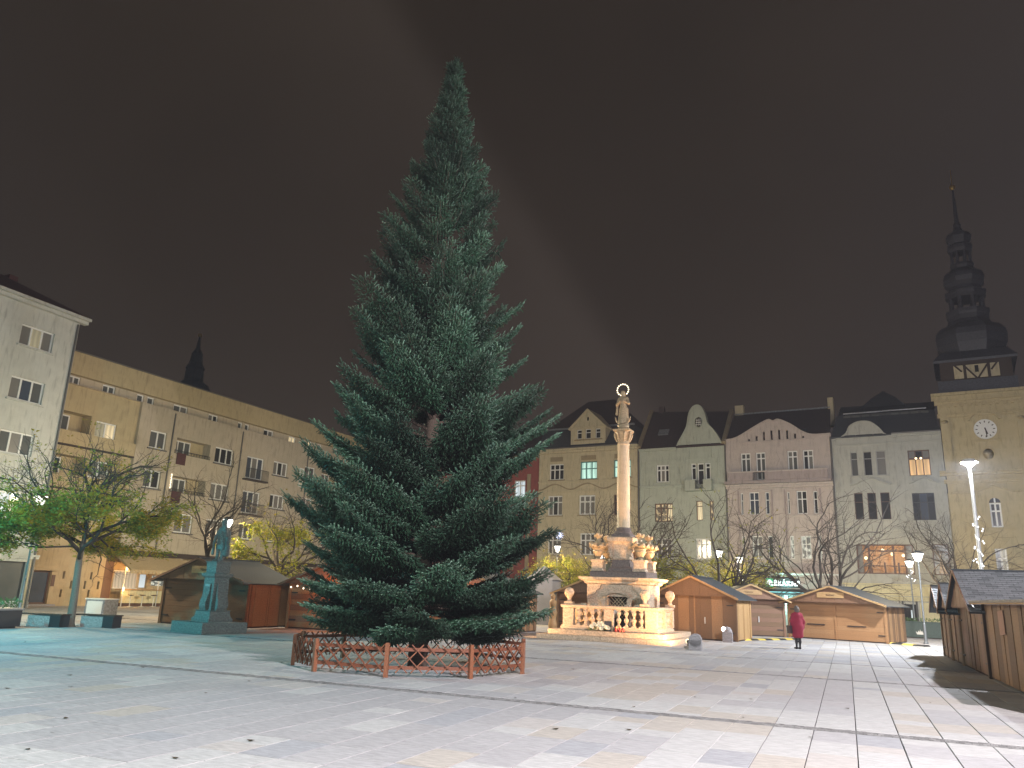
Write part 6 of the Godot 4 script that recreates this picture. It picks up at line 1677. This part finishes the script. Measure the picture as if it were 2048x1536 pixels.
func place(p: Vector3, d: Vector3, size: float, outer: float, tone: float, sets: Array, tint: Array) -> void:  # inner shoots darker: older needles, and crown shade put into their colour
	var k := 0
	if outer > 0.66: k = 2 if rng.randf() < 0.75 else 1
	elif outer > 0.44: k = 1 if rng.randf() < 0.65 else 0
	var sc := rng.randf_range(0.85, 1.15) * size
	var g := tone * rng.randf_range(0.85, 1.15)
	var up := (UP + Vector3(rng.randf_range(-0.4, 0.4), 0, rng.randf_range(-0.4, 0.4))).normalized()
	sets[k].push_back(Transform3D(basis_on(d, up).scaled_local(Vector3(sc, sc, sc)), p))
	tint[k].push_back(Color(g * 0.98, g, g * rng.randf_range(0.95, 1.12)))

func lattice_fence() -> void:
	rng.seed = 9
	var t := thing("lattice_fence", "low reddish wooden lattice fence in a ring around the fir", "fence", Transform3D(Basis(), Vector3(-2.2, 0, -20.6)))
	var c := Vector3(-2.2, 0, -20.6)
	var posts := [Vector3(-5.05, 0, -20.0), Vector3(-4.24, 0, -18.75), Vector3(-2.52, 0, -18.08), Vector3(-0.69, 0, -18.4), Vector3(0.5, 0, -19.88), Vector3(0.55, 0, -21.6), Vector3(-0.7, 0, -22.95), Vector3(-2.6, 0, -23.2), Vector3(-4.35, 0, -22.5), Vector3(-5.2, 0, -21.4)]
	var h := 0.70
	for p in posts:
		var q: Vector3 = p - c
		var b := Mb.new()
		b.xf = Transform3D(Basis(UP, atan2(q.x, q.z)), q)
		b.bx(-0.045, 0.045, 0, h, -0.045, 0.045); b.bx(-0.036, 0.036, h, h + 0.018, -0.036, 0.036)
		part("post", b, M.fence_wood, t)
	for i in posts.size():
		var a: Vector3 = posts[i] - c; var e: Vector3 = posts[(i + 1) % posts.size()] - c
		var d := (e - a).normalized(); var l := (e - a).length()
		var out := d.cross(UP).normalized()
		if out.dot((a + e) * 0.5) < 0: out = -out
		for y in [0.20, 0.585]:
			var b := Mb.new(); b.bar(a + d * 0.05 + UP * y - out * 0.03, e - d * 0.05 + UP * y - out * 0.03, 0.03, 0.075); part("rail", b, M.fence_wood_dark, t)
		var x := 0.1
		var y0 := 0.10; var y1 := 0.69
		var run := y1 - y0
		for dirn in [1.0, -1.0]:
			x = -run + 0.12
			while x < l:
				var p := Vector2(x, y0 if dirn > 0 else y1); var q := Vector2(x + run, y1 if dirn > 0 else y0)
				if p.x < 0.06: p = p.lerp(q, (0.06 - p.x) / run)
				if q.x > l - 0.06:
					var was := q
					q = p.lerp(q, (l - 0.06 - p.x) / (q.x - p.x)) if q.x - p.x > 0.01 else p
				if q.x - p.x > 0.07:
					var z := out * (0.008 if dirn > 0 else 0.032)
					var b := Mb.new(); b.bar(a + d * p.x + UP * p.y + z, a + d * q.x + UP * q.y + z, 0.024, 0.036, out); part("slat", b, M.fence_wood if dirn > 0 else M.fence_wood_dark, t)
				x += 0.335
# ---------------------------------------------------------------- broad-leaved trees
func leaf_mesh(k: int) -> Mb:   # a small spray of leaflets
	var r := RandomNumberGenerator.new(); r.seed = 50 + k
	var m := Mb.new()
	for i in 5:
		var a := r.randf_range(0, TAU); var p := Vector3(cos(a), r.randf_range(-0.4, 0.3), sin(a)) * 0.06
		var d := (p + Vector3(0, r.randf_range(-0.05, 0.05), 0)).normalized(); var s := d.cross(UP).normalized() * 0.028
		var mid := p + d * 0.05 + Vector3(0, 0.008, 0); var tip := p + d * 0.11 - Vector3(0, 0.02, 0)
		m.tri(p, mid - s, tip); m.tri(p, tip, mid + s)
	return m

func broad_tree(called: String, label: String, at: Vector3, o: Dictionary) -> void:
	rng.seed = o.seed
	var t := thing(called, label, "tree", Transform3D(Basis(), at), "trees round the square")
	var h: float = o.height; var fork: float = o.fork; var spread: float = o.spread
	var trunk := Mb.new(); var limb := Mb.new(); var twig := Mb.new()
	var lean: Vector3 = o.get("lean", Vector3.ZERO)
	var top := Vector3(0, fork, 0) + lean * fork
	var r0: float = o.get("radius", 0.14)
	if not o.get("stems", false):
		trunk.tube([Vector3.ZERO, Vector3(0, 0.12, 0), top * 0.5 + Vector3(0.03, 0, 0.02), top], [r0 * 1.5, r0 * 1.1, r0 * 0.95, r0 * 0.85], 10)
		if o.get("leader", false): trunk.tube([top, Vector3(top.x + 0.08, h * 0.55, top.z), Vector3(top.x - 0.05, h * 0.78, top.z + 0.05)], [r0 * 0.85, r0 * 0.5, r0 * 0.25], 8)
		part("trunk", trunk, M.bark_pale if o.get("leader", false) else M.bark, t)
	var ends := []
	var nb: int = o.get("limbs", 5)
	for i in nb:
		var a := TAU * i / nb + rng.randf_range(-0.35, 0.35)
		var up: float = o.get("rise", 0.9) * rng.randf_range(0.75, 1.2)
		var d := Vector3(cos(a) * spread, up * h * 0.2, sin(a) * spread).normalized()
		var l := (h - fork) * rng.randf_range(0.42, 0.55)
		var start := top if not o.get("stems", false) else Vector3(cos(a), 0, sin(a)) * 0.12
		if o.get("leader", false):
			var f := float(i) / nb
			start = Vector3(top.x, lerpf(fork, h * 0.72, f) + fork * 0.1, top.z)
			d = Vector3(cos(a * 2.4 + 0.4), lerpf(0.34, 1.1, f * f), sin(a * 2.4 + 0.4)).normalized()
			l = lerpf(h * 0.33, h * 0.18, f) * rng.randf_range(0.85, 1.15)
		var b := Mb.new()
		if o.get("stems", false):
			var mid := Vector3(cos(a) * 0.35, fork, sin(a) * 0.35)
			b.tube([start, mid], [r0 * 0.7, r0 * 0.55], 7); start = mid
		grow(b, twig, start - Vector3(0, rng.randf_range(0.0, fork * 0.18), 0), d, l, r0 * 0.58, 5, ends, spread, o.get("droop", 0.0))
		part("limb", b, M.bark, t)
	part("twigs", twig, M.bark, t).set_meta("kind", "stuff")
	var leaves: int = o.get("leaves", 0)
	if leaves > 0:
		var mm := MultiMesh.new(); mm.transform_format = MultiMesh.TRANSFORM_3D; mm.use_colors = true
		mm.mesh = leaf_mesh(o.seed).mesh()
		var keep: Callable = o.get("where", func(_p: Vector3) -> float: return 1.0)
		var xs := []; var cs := []
		var tries := 0
		while xs.size() < leaves and tries < leaves * 12:
			tries += 1
			var e: Vector3 = ends[rng.randi() % ends.size()]
			if rng.randf() > keep.call(e): continue
			var p := e + Vector3(rng.randfn(0, 0.14), rng.randfn(-0.05, 0.12), rng.randfn(0, 0.14))
			var s := rng.randf_range(0.8, 1.5)
			xs.push_back(Transform3D(Basis.from_euler(Vector3(rng.randf_range(-0.6, 0.6), rng.randf() * TAU, rng.randf_range(-0.6, 0.6))).scaled(Vector3.ONE * s), p))
			var pal: Array = o.colors
			var c: Color = pal[rng.randi() % pal.size()]
			var yel: float = o.get("yellow", 0.0)
			if rng.randf() < yel * clampf(0.5 + sin(e.x * 1.7 + e.y * 2.3) * 0.8, 0, 1): c = Color(0.42, 0.30, 0.035)
			var g := rng.randf_range(0.75, 1.25)
			cs.push_back(Color(c.r * g, c.g * g, c.b * g))
		mm.instance_count = xs.size()
		for i in xs.size(): mm.set_instance_transform(i, xs[i]); mm.set_instance_color(i, cs[i])
		var n := MultiMeshInstance3D.new(); n.name = "crown"; n.multimesh = mm; n.material_override = M.leaf; n.set_meta("kind", "stuff")
		t.add_child(n, true)

func grow(b: Mb, twig: Mb, p: Vector3, d: Vector3, l: float, r: float, depth: int, ends: Array, spread: float, droop: float) -> void:
	var pts := [p]; var rad := [r]
	var q := p; var dd := d
	var n := 4 if depth > 2 else 3
	for i in n:
		dd = (dd + Vector3(rng.randfn(0, 0.16), rng.randfn(0.03 - droop, 0.12), rng.randfn(0, 0.16))).normalized()
		q += dd * l / n
		pts.push_back(q); rad.push_back(lerpf(r, r * 0.62, (i + 1.0) / n))
	(b if depth > 2 else twig).tube(pts, rad, 6 if depth > 3 else (4 if depth > 1 else 3))
	if depth <= 2: ends.push_back(q); ends.push_back(pts[1])
	if depth == 0: return
	var kids := 3 if depth > 1 else 2
	for k in kids:
		var from: Vector3 = pts[n] if k == 0 else pts[1 + (rng.randi() % (n - 1))]
		var side := dd.cross(Vector3(rng.randfn(0, 1), rng.randfn(0, 1), rng.randfn(0, 1)).normalized()).normalized()
		var nd := (dd * (1.0 if k == 0 else 0.72) + side * rng.randf_range(0.45, 0.85) * (0.55 if k == 0 else 1.0)).normalized()
		nd = (nd + Vector3(nd.x, 0, nd.z) * 0.18 * spread).normalized()
		grow(b, twig, from, nd, l * rng.randf_range(0.58, 0.78), r * (0.62 if k == 0 else 0.5), depth - 1, ends, spread, droop)

func other_trees() -> void:
	var greens := [Color(0.22, 0.27, 0.055), Color(0.17, 0.24, 0.055), Color(0.31, 0.31, 0.055), Color(0.38, 0.31, 0.05)]
	var yellows := [Color(0.30, 0.27, 0.04), Color(0.24, 0.25, 0.04), Color(0.38, 0.30, 0.04)]
	broad_tree("ash_tree", "spreading green and yellow leafy tree behind the two benches on the left", Vector3(-16.69, 0, -31.6), {"seed": 6, "height": 6.7, "fork": 2.5, "spread": 0.8, "radius": 0.14, "limbs": 11, "leader": true, "leaves": 5600, "colors": greens, "yellow": 0.55, "lean": Vector3(-0.03, 0, 0.0),
		"where": func(e: Vector3) -> float: return (0.0 if e.y < 2.8 else 1.0) if e.y < 4.4 else (0.3 if e.y < 5.0 else 0.02)})
	broad_tree("bare_tree", "slim bare tree rising behind the hut with the stone figure", Vector3(-14.9, 0, -40.0), {"seed": 12, "height": 7.6, "fork": 3.4, "spread": 0.8, "radius": 0.13, "limbs": 4, "rise": 1.2})
	broad_tree("autumn_tree", "nearly bare tree with lamp-lit yellow leaves right of the stone figure's head", Vector3(-12.0, 0, -43.0), {"seed": 23, "height": 6.6, "fork": 2.4, "spread": 1.2, "radius": 0.14, "limbs": 6, "leaves": 1500, "colors": yellows, "where": func(e: Vector3) -> float: return 1.0 if e.x < 1.2 and e.y < 4.9 else 0.04})
	broad_tree("bare_tree", "bare tree with fine twigs to the left of the fir, before the long ochre block", Vector3(-9.0, 0, -47.5), {"seed": 37, "height": 7.0, "fork": 2.3, "spread": 1.1, "radius": 0.13, "limbs": 5})
	broad_tree("autumn_tree", "low lamp-lit yellow-green tree between the fir and the column", Vector3(5.0, 0, -57.5), {"seed": 41, "height": 6.2, "fork": 1.9, "spread": 1.3, "radius": 0.13, "limbs": 6, "leaves": 2200, "colors": yellows, "where": func(e: Vector3) -> float: return 1.0 if e.y < 4.4 else 0.05})
	broad_tree("bare_tree", "bare tree whose upright limbs show just left of the column shaft", Vector3(6.1, 0, -49.5), {"seed": 53, "height": 8.2, "fork": 2.9, "spread": 0.7, "radius": 0.13, "limbs": 5, "rise": 1.3})
	broad_tree("bare_tree", "bare tree whose limbs show just right of the column shaft", Vector3(9.3, 0, -51.5), {"seed": 59, "height": 8.0, "fork": 3.0, "spread": 0.8, "radius": 0.15, "limbs": 5, "rise": 1.3})
	broad_tree("autumn_tree", "dark-limbed spreading tree with some yellow-green leaves, behind the hut right of the column", Vector3(13.4, 0, -49.6), {"seed": 61, "height": 7.6, "fork": 1.6, "spread": 1.15, "radius": 0.17, "limbs": 6, "rise": 0.9, "stems": true, "leaves": 1500, "colors": yellows, "where": func(e: Vector3) -> float: return 1.0 if (e.y > 2.6 and e.y < 4.3 and e.z < -0.2) else 0.02})
	broad_tree("autumn_tree", "small yellow-leaved tree under the lantern beside the pharmacy sign", Vector3(17.6, 0, -58.6), {"seed": 67, "height": 5.6, "fork": 2.2, "spread": 1.1, "radius": 0.11, "limbs": 5, "leaves": 1100, "colors": yellows, "where": func(e: Vector3) -> float: return 1.0 if e.y < 4.9 else 0.1})
	broad_tree("bare_tree", "many-stemmed bare tree above the wide pale-fronted hut", Vector3(19.6, 0, -49.0), {"seed": 72, "height": 7.6, "fork": 1.5, "spread": 0.95, "radius": 0.2, "limbs": 6, "rise": 1.15, "stems": true})
	broad_tree("bare_tree", "bare tree between the grey house and the yellow clock tower", Vector3(31.0, 0, -55.5), {"seed": 83, "height": 8.6, "fork": 2.6, "spread": 1.0, "radius": 0.15, "limbs": 5})

# ---------------------------------------------------------------- benches, planters, ramps and the like
func small_things() -> void:
	rng.seed = 88
	var k := 0
	for p in [[-17.95, -31.2, 10.0, "stone bench with a dark plank seat, left of the leafy tree's trunk"], [-16.35, -32.0, 10.0, "stone bench with a dark plank seat, right of the leafy tree's trunk"]]:
		var o := thing("stone_bench", p[3], "bench", frame(p[0], p[1], p[2]), "stone benches under the leafy tree")
		plain(o, "block", 0.0, 0.95, 0, 0.40, -0.24, 0.24, M.concrete); plain(o, "end_block", 0.96, 1.4, 0, 0.42, -0.26, 0.26, M.metal_dark)
		for i in 3: plain(o, "seat_plank", -0.35, 1.45, 0.425, 0.475, -0.27 + i * 0.185, -0.27 + i * 0.185 + 0.17, M.timber_dark)
	var o := thing("electric_box", "pale grey cabinet standing on the paving behind the right bench", "cabinet", frame(-19.6, -38.9, 10))
	plain(o, "cabinet", -0.05, 0.95, 0, 0.85, -0.5, 0.5, M.tin); plain(o, "lid", -0.08, 0.98, 0.85, 0.9, -0.53, 0.53, M.metal_white); plain(o, "door", 0.05, 0.85, 0.08, 0.78, 0.5, 0.515, M.metal_white)
	o = thing("flower_planter", "dark square planter with low shrubs at the far left edge", "planter", frame(-18.9, -29.4, 15))
	plain(o, "box", 0, 1.3, 0.06, 0.62, -0.65, 0.65, M.metal_dark); plain(o, "rim", -0.05, 1.35, 0.62, 0.69, -0.7, 0.7, M.metal_grey); plain(o, "foot", 0.1, 1.2, 0, 0.06, -0.55, 0.55, M.metal_dark)
	var b := Mb.new()
	for i in 260:
		var p := Vector3(rng.randf_range(0, 1.3), 0.68 + rng.randf() * 0.32, rng.randf_range(-0.65, 0.65)); var d := Vector3(rng.randfn(0, 1), 1.0, rng.randfn(0, 1)).normalized() * 0.14
		var s := d.cross(Vector3(rng.randfn(0, 1), 0, 1)).normalized() * 0.03
		b.tri(p - s, p + s, p + d)
	part("shrub", b, M.leaf_green, o).set_meta("kind", "stuff")
	# green planters with a white crown emblem before the café
	k = 0
	for p in [[24.9, -51.2, "green trough planter with a white emblem, left of the lamp post"], [27.55, -50.0, "green trough planter with a white emblem, right of the lamp post"]]:
		o = thing("trough_planter", p[2], "planter", frame(p[0], p[1], 26), "green trough planters before the café")
		plain(o, "box", 0, 2.5, 0.05, 0.95, -0.4, 0.0, M.planter_green); plain(o, "rim", -0.04, 2.54, 0.95, 1.0, -0.44, 0.04, M.planter_green); plain(o, "foot", 0.1, 2.4, 0, 0.05, -0.35, -0.05, M.timber_dark)
		b = Mb.new()
		b.prism(PackedVector2Array([Vector2(1.02, 0.22), Vector2(1.38, 0.22), Vector2(1.46, 0.40), Vector2(1.34, 0.34), Vector2(1.30, 0.46), Vector2(1.24, 0.36), Vector2(1.20, 0.54), Vector2(1.16, 0.36), Vector2(1.10, 0.46), Vector2(1.06, 0.34), Vector2(0.94, 0.40)]), 0.002, 0.01); part("emblem", b, M.paper, o)
		b = Mb.new()
		for i in 160:
			var q := Vector3(rng.randf_range(0, 2.5), 0.98 + rng.randf() * 0.2, rng.randf_range(-0.4, 0)); var d := Vector3(rng.randfn(0, 1), 1.0, rng.randfn(0, 1)).normalized() * 0.12
			var s := d.cross(Vector3(rng.randfn(0, 1), 0, 1)).normalized() * 0.03
			b.tri(q - s, q + s, q + d)
		part("low_plants", b, M.leaf_green, o).set_meta("kind", "stuff")
	# cable ramps with yellow blocks
	for p in [[11.6, -40.0, -38.0, 8, "yellow and black cable ramp before the hut standing back right of the column"], [19.9, -42.6, 62.0, 4, "yellow and black cable ramp between the wide hut and the lamp post"]]:
		o = thing("cable_ramp", p[4], "cable ramp", frame(p[0], p[1], p[2]), "cable ramps on the paving")
		for i in p[3]:
			b = Mb.new(); b.xf = Transform3D(Basis(UP, PI / 2), Vector3(i * 0.6, 0, 0.3)); b.prism(PackedVector2Array([Vector2(0, 0.002), Vector2(0.6, 0.002), Vector2(0.47, 0.065), Vector2(0.13, 0.065)]), 0.0, 0.595)
			part("ramp_block", b, M.rubber_yellow if i % 2 == 0 else M.rubber_black, o)
	# ornaments of light
	o = thing("star_ornament", "blue star-shaped light ornament above a lantern beside the fir", "light ornament", frame(3.75, -55.9, 25))
	b = Mb.new(); b.bar(Vector3(-0.15, 5.25, 0), Vector3(0.0, 6.3, 0), 0.03, 0.03); part("holder", b, M.metal_dark, o)
	for i in 6:
		var a := PI * i / 6
		b = Mb.new(); b.bar(Vector3(-0.3 * cos(a), 5.85 - 0.3 * sin(a), 0.02), Vector3(0.3 * cos(a), 5.85 + 0.3 * sin(a), 0.02), 0.022, 0.022, Vector3.BACK); part("light_ray", b, M.light_star, o)
	for g in [[20.75, -34.75, 3.1, 5.9, "white garland of lights wound on the tall mast before the clock tower", 0.16], [17.0, -58.0, 1.2, 4.2, "white garland of lights wound on the lantern post beside the pharmacy sign", 0.12], [28.3, -55.8, 3.6, 4.4, "small white light ornament hung under the left lantern of the pair", 0.22]]:
		o = thing("light_garland", g[4], "fairy lights", Transform3D(Basis(), Vector3(g[0], 0, g[1])))
		var n := int((g[3] - g[2]) / 0.075)
		for i in n:
			var a := i * 0.9
			b = Mb.new(); b.ball(Vector3(cos(a) * (g[5] + 0.10 * sin(i * 0.7)), lerpf(g[2], g[3], float(i) / n), sin(a) * (g[5] + 0.10 * sin(i * 0.7))), Vector3.ONE * 0.038, 6); part("light_bulb", b, M.light_garland, o)
	# carved wooden post by the fir, dead leaves on the paving
	o = thing("carved_post", "carved pale wooden post figure between the fir and the column", "wood carving", Transform3D(Basis(), Vector3(2.6, 0, -43.0)))
	b = Mb.new(); b.lathe([Vector2(0.2, 0), Vector2(0.24, 0.3), Vector2(0.17, 0.6), Vector2(0.24, 0.9), Vector2(0.16, 1.2), Vector2(0.2, 1.45), Vector2(0.1, 1.6), Vector2(0.15, 1.75), Vector2(0.0, 1.95)], 9); part("post", b, M.wood_pale, o)
	var mm := MultiMesh.new(); mm.transform_format = MultiMesh.TRANSFORM_3D; mm.use_colors = true
	b = Mb.new(); b.tri(Vector3(-0.04, 0.004, 0), Vector3(0.04, 0.012, 0.01), Vector3(0, 0.02, -0.07)); b.tri(Vector3(0.04, 0.012, 0.01), Vector3(-0.04, 0.004, 0), Vector3(0.01, 0.014, 0.06)); mm.mesh = b.mesh()
	mm.instance_count = 50
	for i in 50:
		var z := rng.randf_range(-27.0, -8.5); var x := rng.randf_range(-0.7, 0.7) * -z
		mm.set_instance_transform(i, Transform3D(Basis(UP, rng.randf() * TAU).scaled(Vector3.ONE * rng.randf_range(0.5, 1.0)), Vector3(x, 0.002, z))); mm.set_instance_color(i, Color(0.10, 0.065, 0.04) * rng.randf_range(0.6, 1.2))
	var fl := MultiMeshInstance3D.new(); fl.name = "fallen_leaves"; fl.multimesh = mm; fl.material_override = M.leaf; fl.set_meta("kind", "stuff")
	add_child(fl, true); tag(fl, "scattered small dead leaves on the paving", "leaves")

# ---------------------------------------------------------------- the woman in red
func woman() -> void:
	var t := thing("person", "person in a knee-length red coat and black tights, walking away with a bag", "person", Transform3D(Basis(UP, deg_to_rad(186)), Vector3(12.4, 0, -34.3)))
	# local +z is the way she faces
	var g := []
	for s in [-1.0, 1.0]:
		var x: float = 0.075 * s
		var kz := 0.06 if s > 0 else -0.03
		g.push_back([Vector3(x, 0.86, 0), Vector3(x * 0.85, 0.48, kz), 0.085, 0.058]); g.push_back([Vector3(x * 0.85, 0.48, kz), Vector3(x * 0.75, 0.30, kz - 0.02), 0.055, 0.056]); g.push_back([Vector3(x * 0.75, 0.30, kz - 0.02), Vector3(x * 0.7, 0.09, kz), 0.054, 0.035])
	var legs := part("legs", blob(g, 0.014, 0.016), M.cloth_black, t)
	for s in [-1.0, 1.0]:
		var kz := 0.06 if s > 0 else -0.03
		var sh := [[Vector3(0.052 * s, 0.05, kz - 0.02), Vector3(0.058 * s, 0.035, kz + 0.17), 0.042, 0.032], [Vector3(0.052 * s, 0.09, kz - 0.01), Vector3(0.052 * s, 0.04, kz), 0.04, 0.042]]
		part("shoe", blob(sh, 0.01, 0.011), M.cloth_black, legs)
	g = []
	g.push_back([Vector3(-0.1, 1.36, -0.005), Vector3(0.1, 1.36, -0.005), 0.10, 0.10]); g.push_back([Vector3(0, 1.3, 0), Vector3(0, 1.0, 0), 0.16, 0.155]); g.push_back([Vector3(-0.05, 1.1, 0), Vector3(-0.06, 0.85, 0), 0.15, 0.17]); g.push_back([Vector3(0.05, 1.1, 0), Vector3(0.06, 0.85, 0), 0.15, 0.17])
	for k in 6:
		var a := TAU * k / 6
		g.push_back([Vector3(0.08 * cos(a), 0.92, 0.07 * sin(a)), Vector3(0.15 * cos(a), 0.53, 0.13 * sin(a)), 0.13, 0.085])
	for s in [-1.0, 1.0]:
		g.push_back([Vector3(0.17 * s, 1.36, 0), Vector3(0.25 * s, 1.10, -0.03), 0.082, 0.07]); g.push_back([Vector3(0.25 * s, 1.10, -0.03), Vector3(0.26 * s, 0.86, 0.05 if s > 0 else 0.02), 0.068, 0.055])
	g.push_back([Vector3(0, 1.42, -0.01), Vector3(0, 1.49, 0.0), 0.09, 0.075])
	part("coat", blob(g, 0.03, 0.018), M.coat_red, t)
	g = [[Vector3(0, 1.46, 0.0), Vector3(0, 1.56, 0.015), 0.05, 0.05], [Vector3(0, 1.60, 0.02), Vector3(0, 1.66, 0.015), 0.072, 0.082], [Vector3(0, 1.585, 0.06), Vector3(0, 1.57, 0.065), 0.04, 0.035], [Vector3(0, 1.622, 0.095), Vector3(0, 1.605, 0.105), 0.012, 0.014], [Vector3(-0.08, 1.62, 0.0), Vector3(-0.08, 1.60, 0.0), 0.016, 0.012], [Vector3(0.08, 1.62, 0.0), Vector3(0.08, 1.60, 0.0), 0.016, 0.012]]
	var head := part("head", blob(g, 0.012, 0.009), M.skin, t)
	g = [[Vector3(0, 1.67, -0.005), Vector3(0, 1.60, -0.045), 0.092, 0.085], [Vector3(-0.05, 1.64, -0.03), Vector3(-0.06, 1.53, -0.04), 0.055, 0.045], [Vector3(0.05, 1.64, -0.03), Vector3(0.06, 1.53, -0.04), 0.055, 0.045], [Vector3(0, 1.6, -0.06), Vector3(0, 1.52, -0.06), 0.07, 0.06]]
	part("hair", blob(g, 0.015, 0.012), M.hair_grey, head)
	for s in [-1.0, 1.0]:
		var z: float = 0.05 if s > 0 else 0.02
		var hand := [[Vector3(0.26 * s, 0.85, z), Vector3(0.262 * s, 0.785, z + 0.008), 0.03, 0.034]]
		for k in 4: hand.push_back([Vector3(0.262 * s, 0.78, z - 0.018 + k * 0.015), Vector3(0.255 * s, 0.72 + 0.006 * absf(k - 1.5), z - 0.012 + k * 0.014), 0.0085, 0.0075]); hand.push_back([Vector3(0.255 * s, 0.72 + 0.006 * absf(k - 1.5), z - 0.012 + k * 0.014), Vector3(0.238 * s, 0.70 + 0.006 * absf(k - 1.5), z - 0.01 + k * 0.014), 0.0075, 0.0065])
		hand.push_back([Vector3(0.255 * s, 0.82, z + 0.03), Vector3(0.245 * s, 0.765, z + 0.052), 0.011, 0.008])
		part("hand", blob(hand, 0.004, 0.004), M.skin, t)
	var bag := thing("handbag", "dark handbag hanging at the red-coated person's left side", "bag", t.transform * Transform3D(Basis(), Vector3(0.34, 0, 0.02)))
	var b := Mb.new(); b.prism(PackedVector2Array([Vector2(-0.14, 0.62), Vector2(0.14, 0.62), Vector2(0.16, 0.66), Vector2(0.13, 0.94), Vector2(-0.13, 0.94), Vector2(-0.16, 0.66)]), -0.05, 0.05)
	var bb := Mb.new(); bb.join(b, Transform3D(Basis(UP, PI / 2), Vector3.ZERO)); part("body", bb, M.leather_dark, bag)
	b = Mb.new(); b.tube([Vector3(0, 0.94, -0.1), Vector3(-0.03, 1.2, -0.05), Vector3(-0.14, 1.44, 0.0), Vector3(-0.05, 1.2, 0.06), Vector3(0, 0.94, 0.1)], [0.011, 0.011, 0.011, 0.011, 0.011], 5); part("strap", b, M.leather_dark, bag)
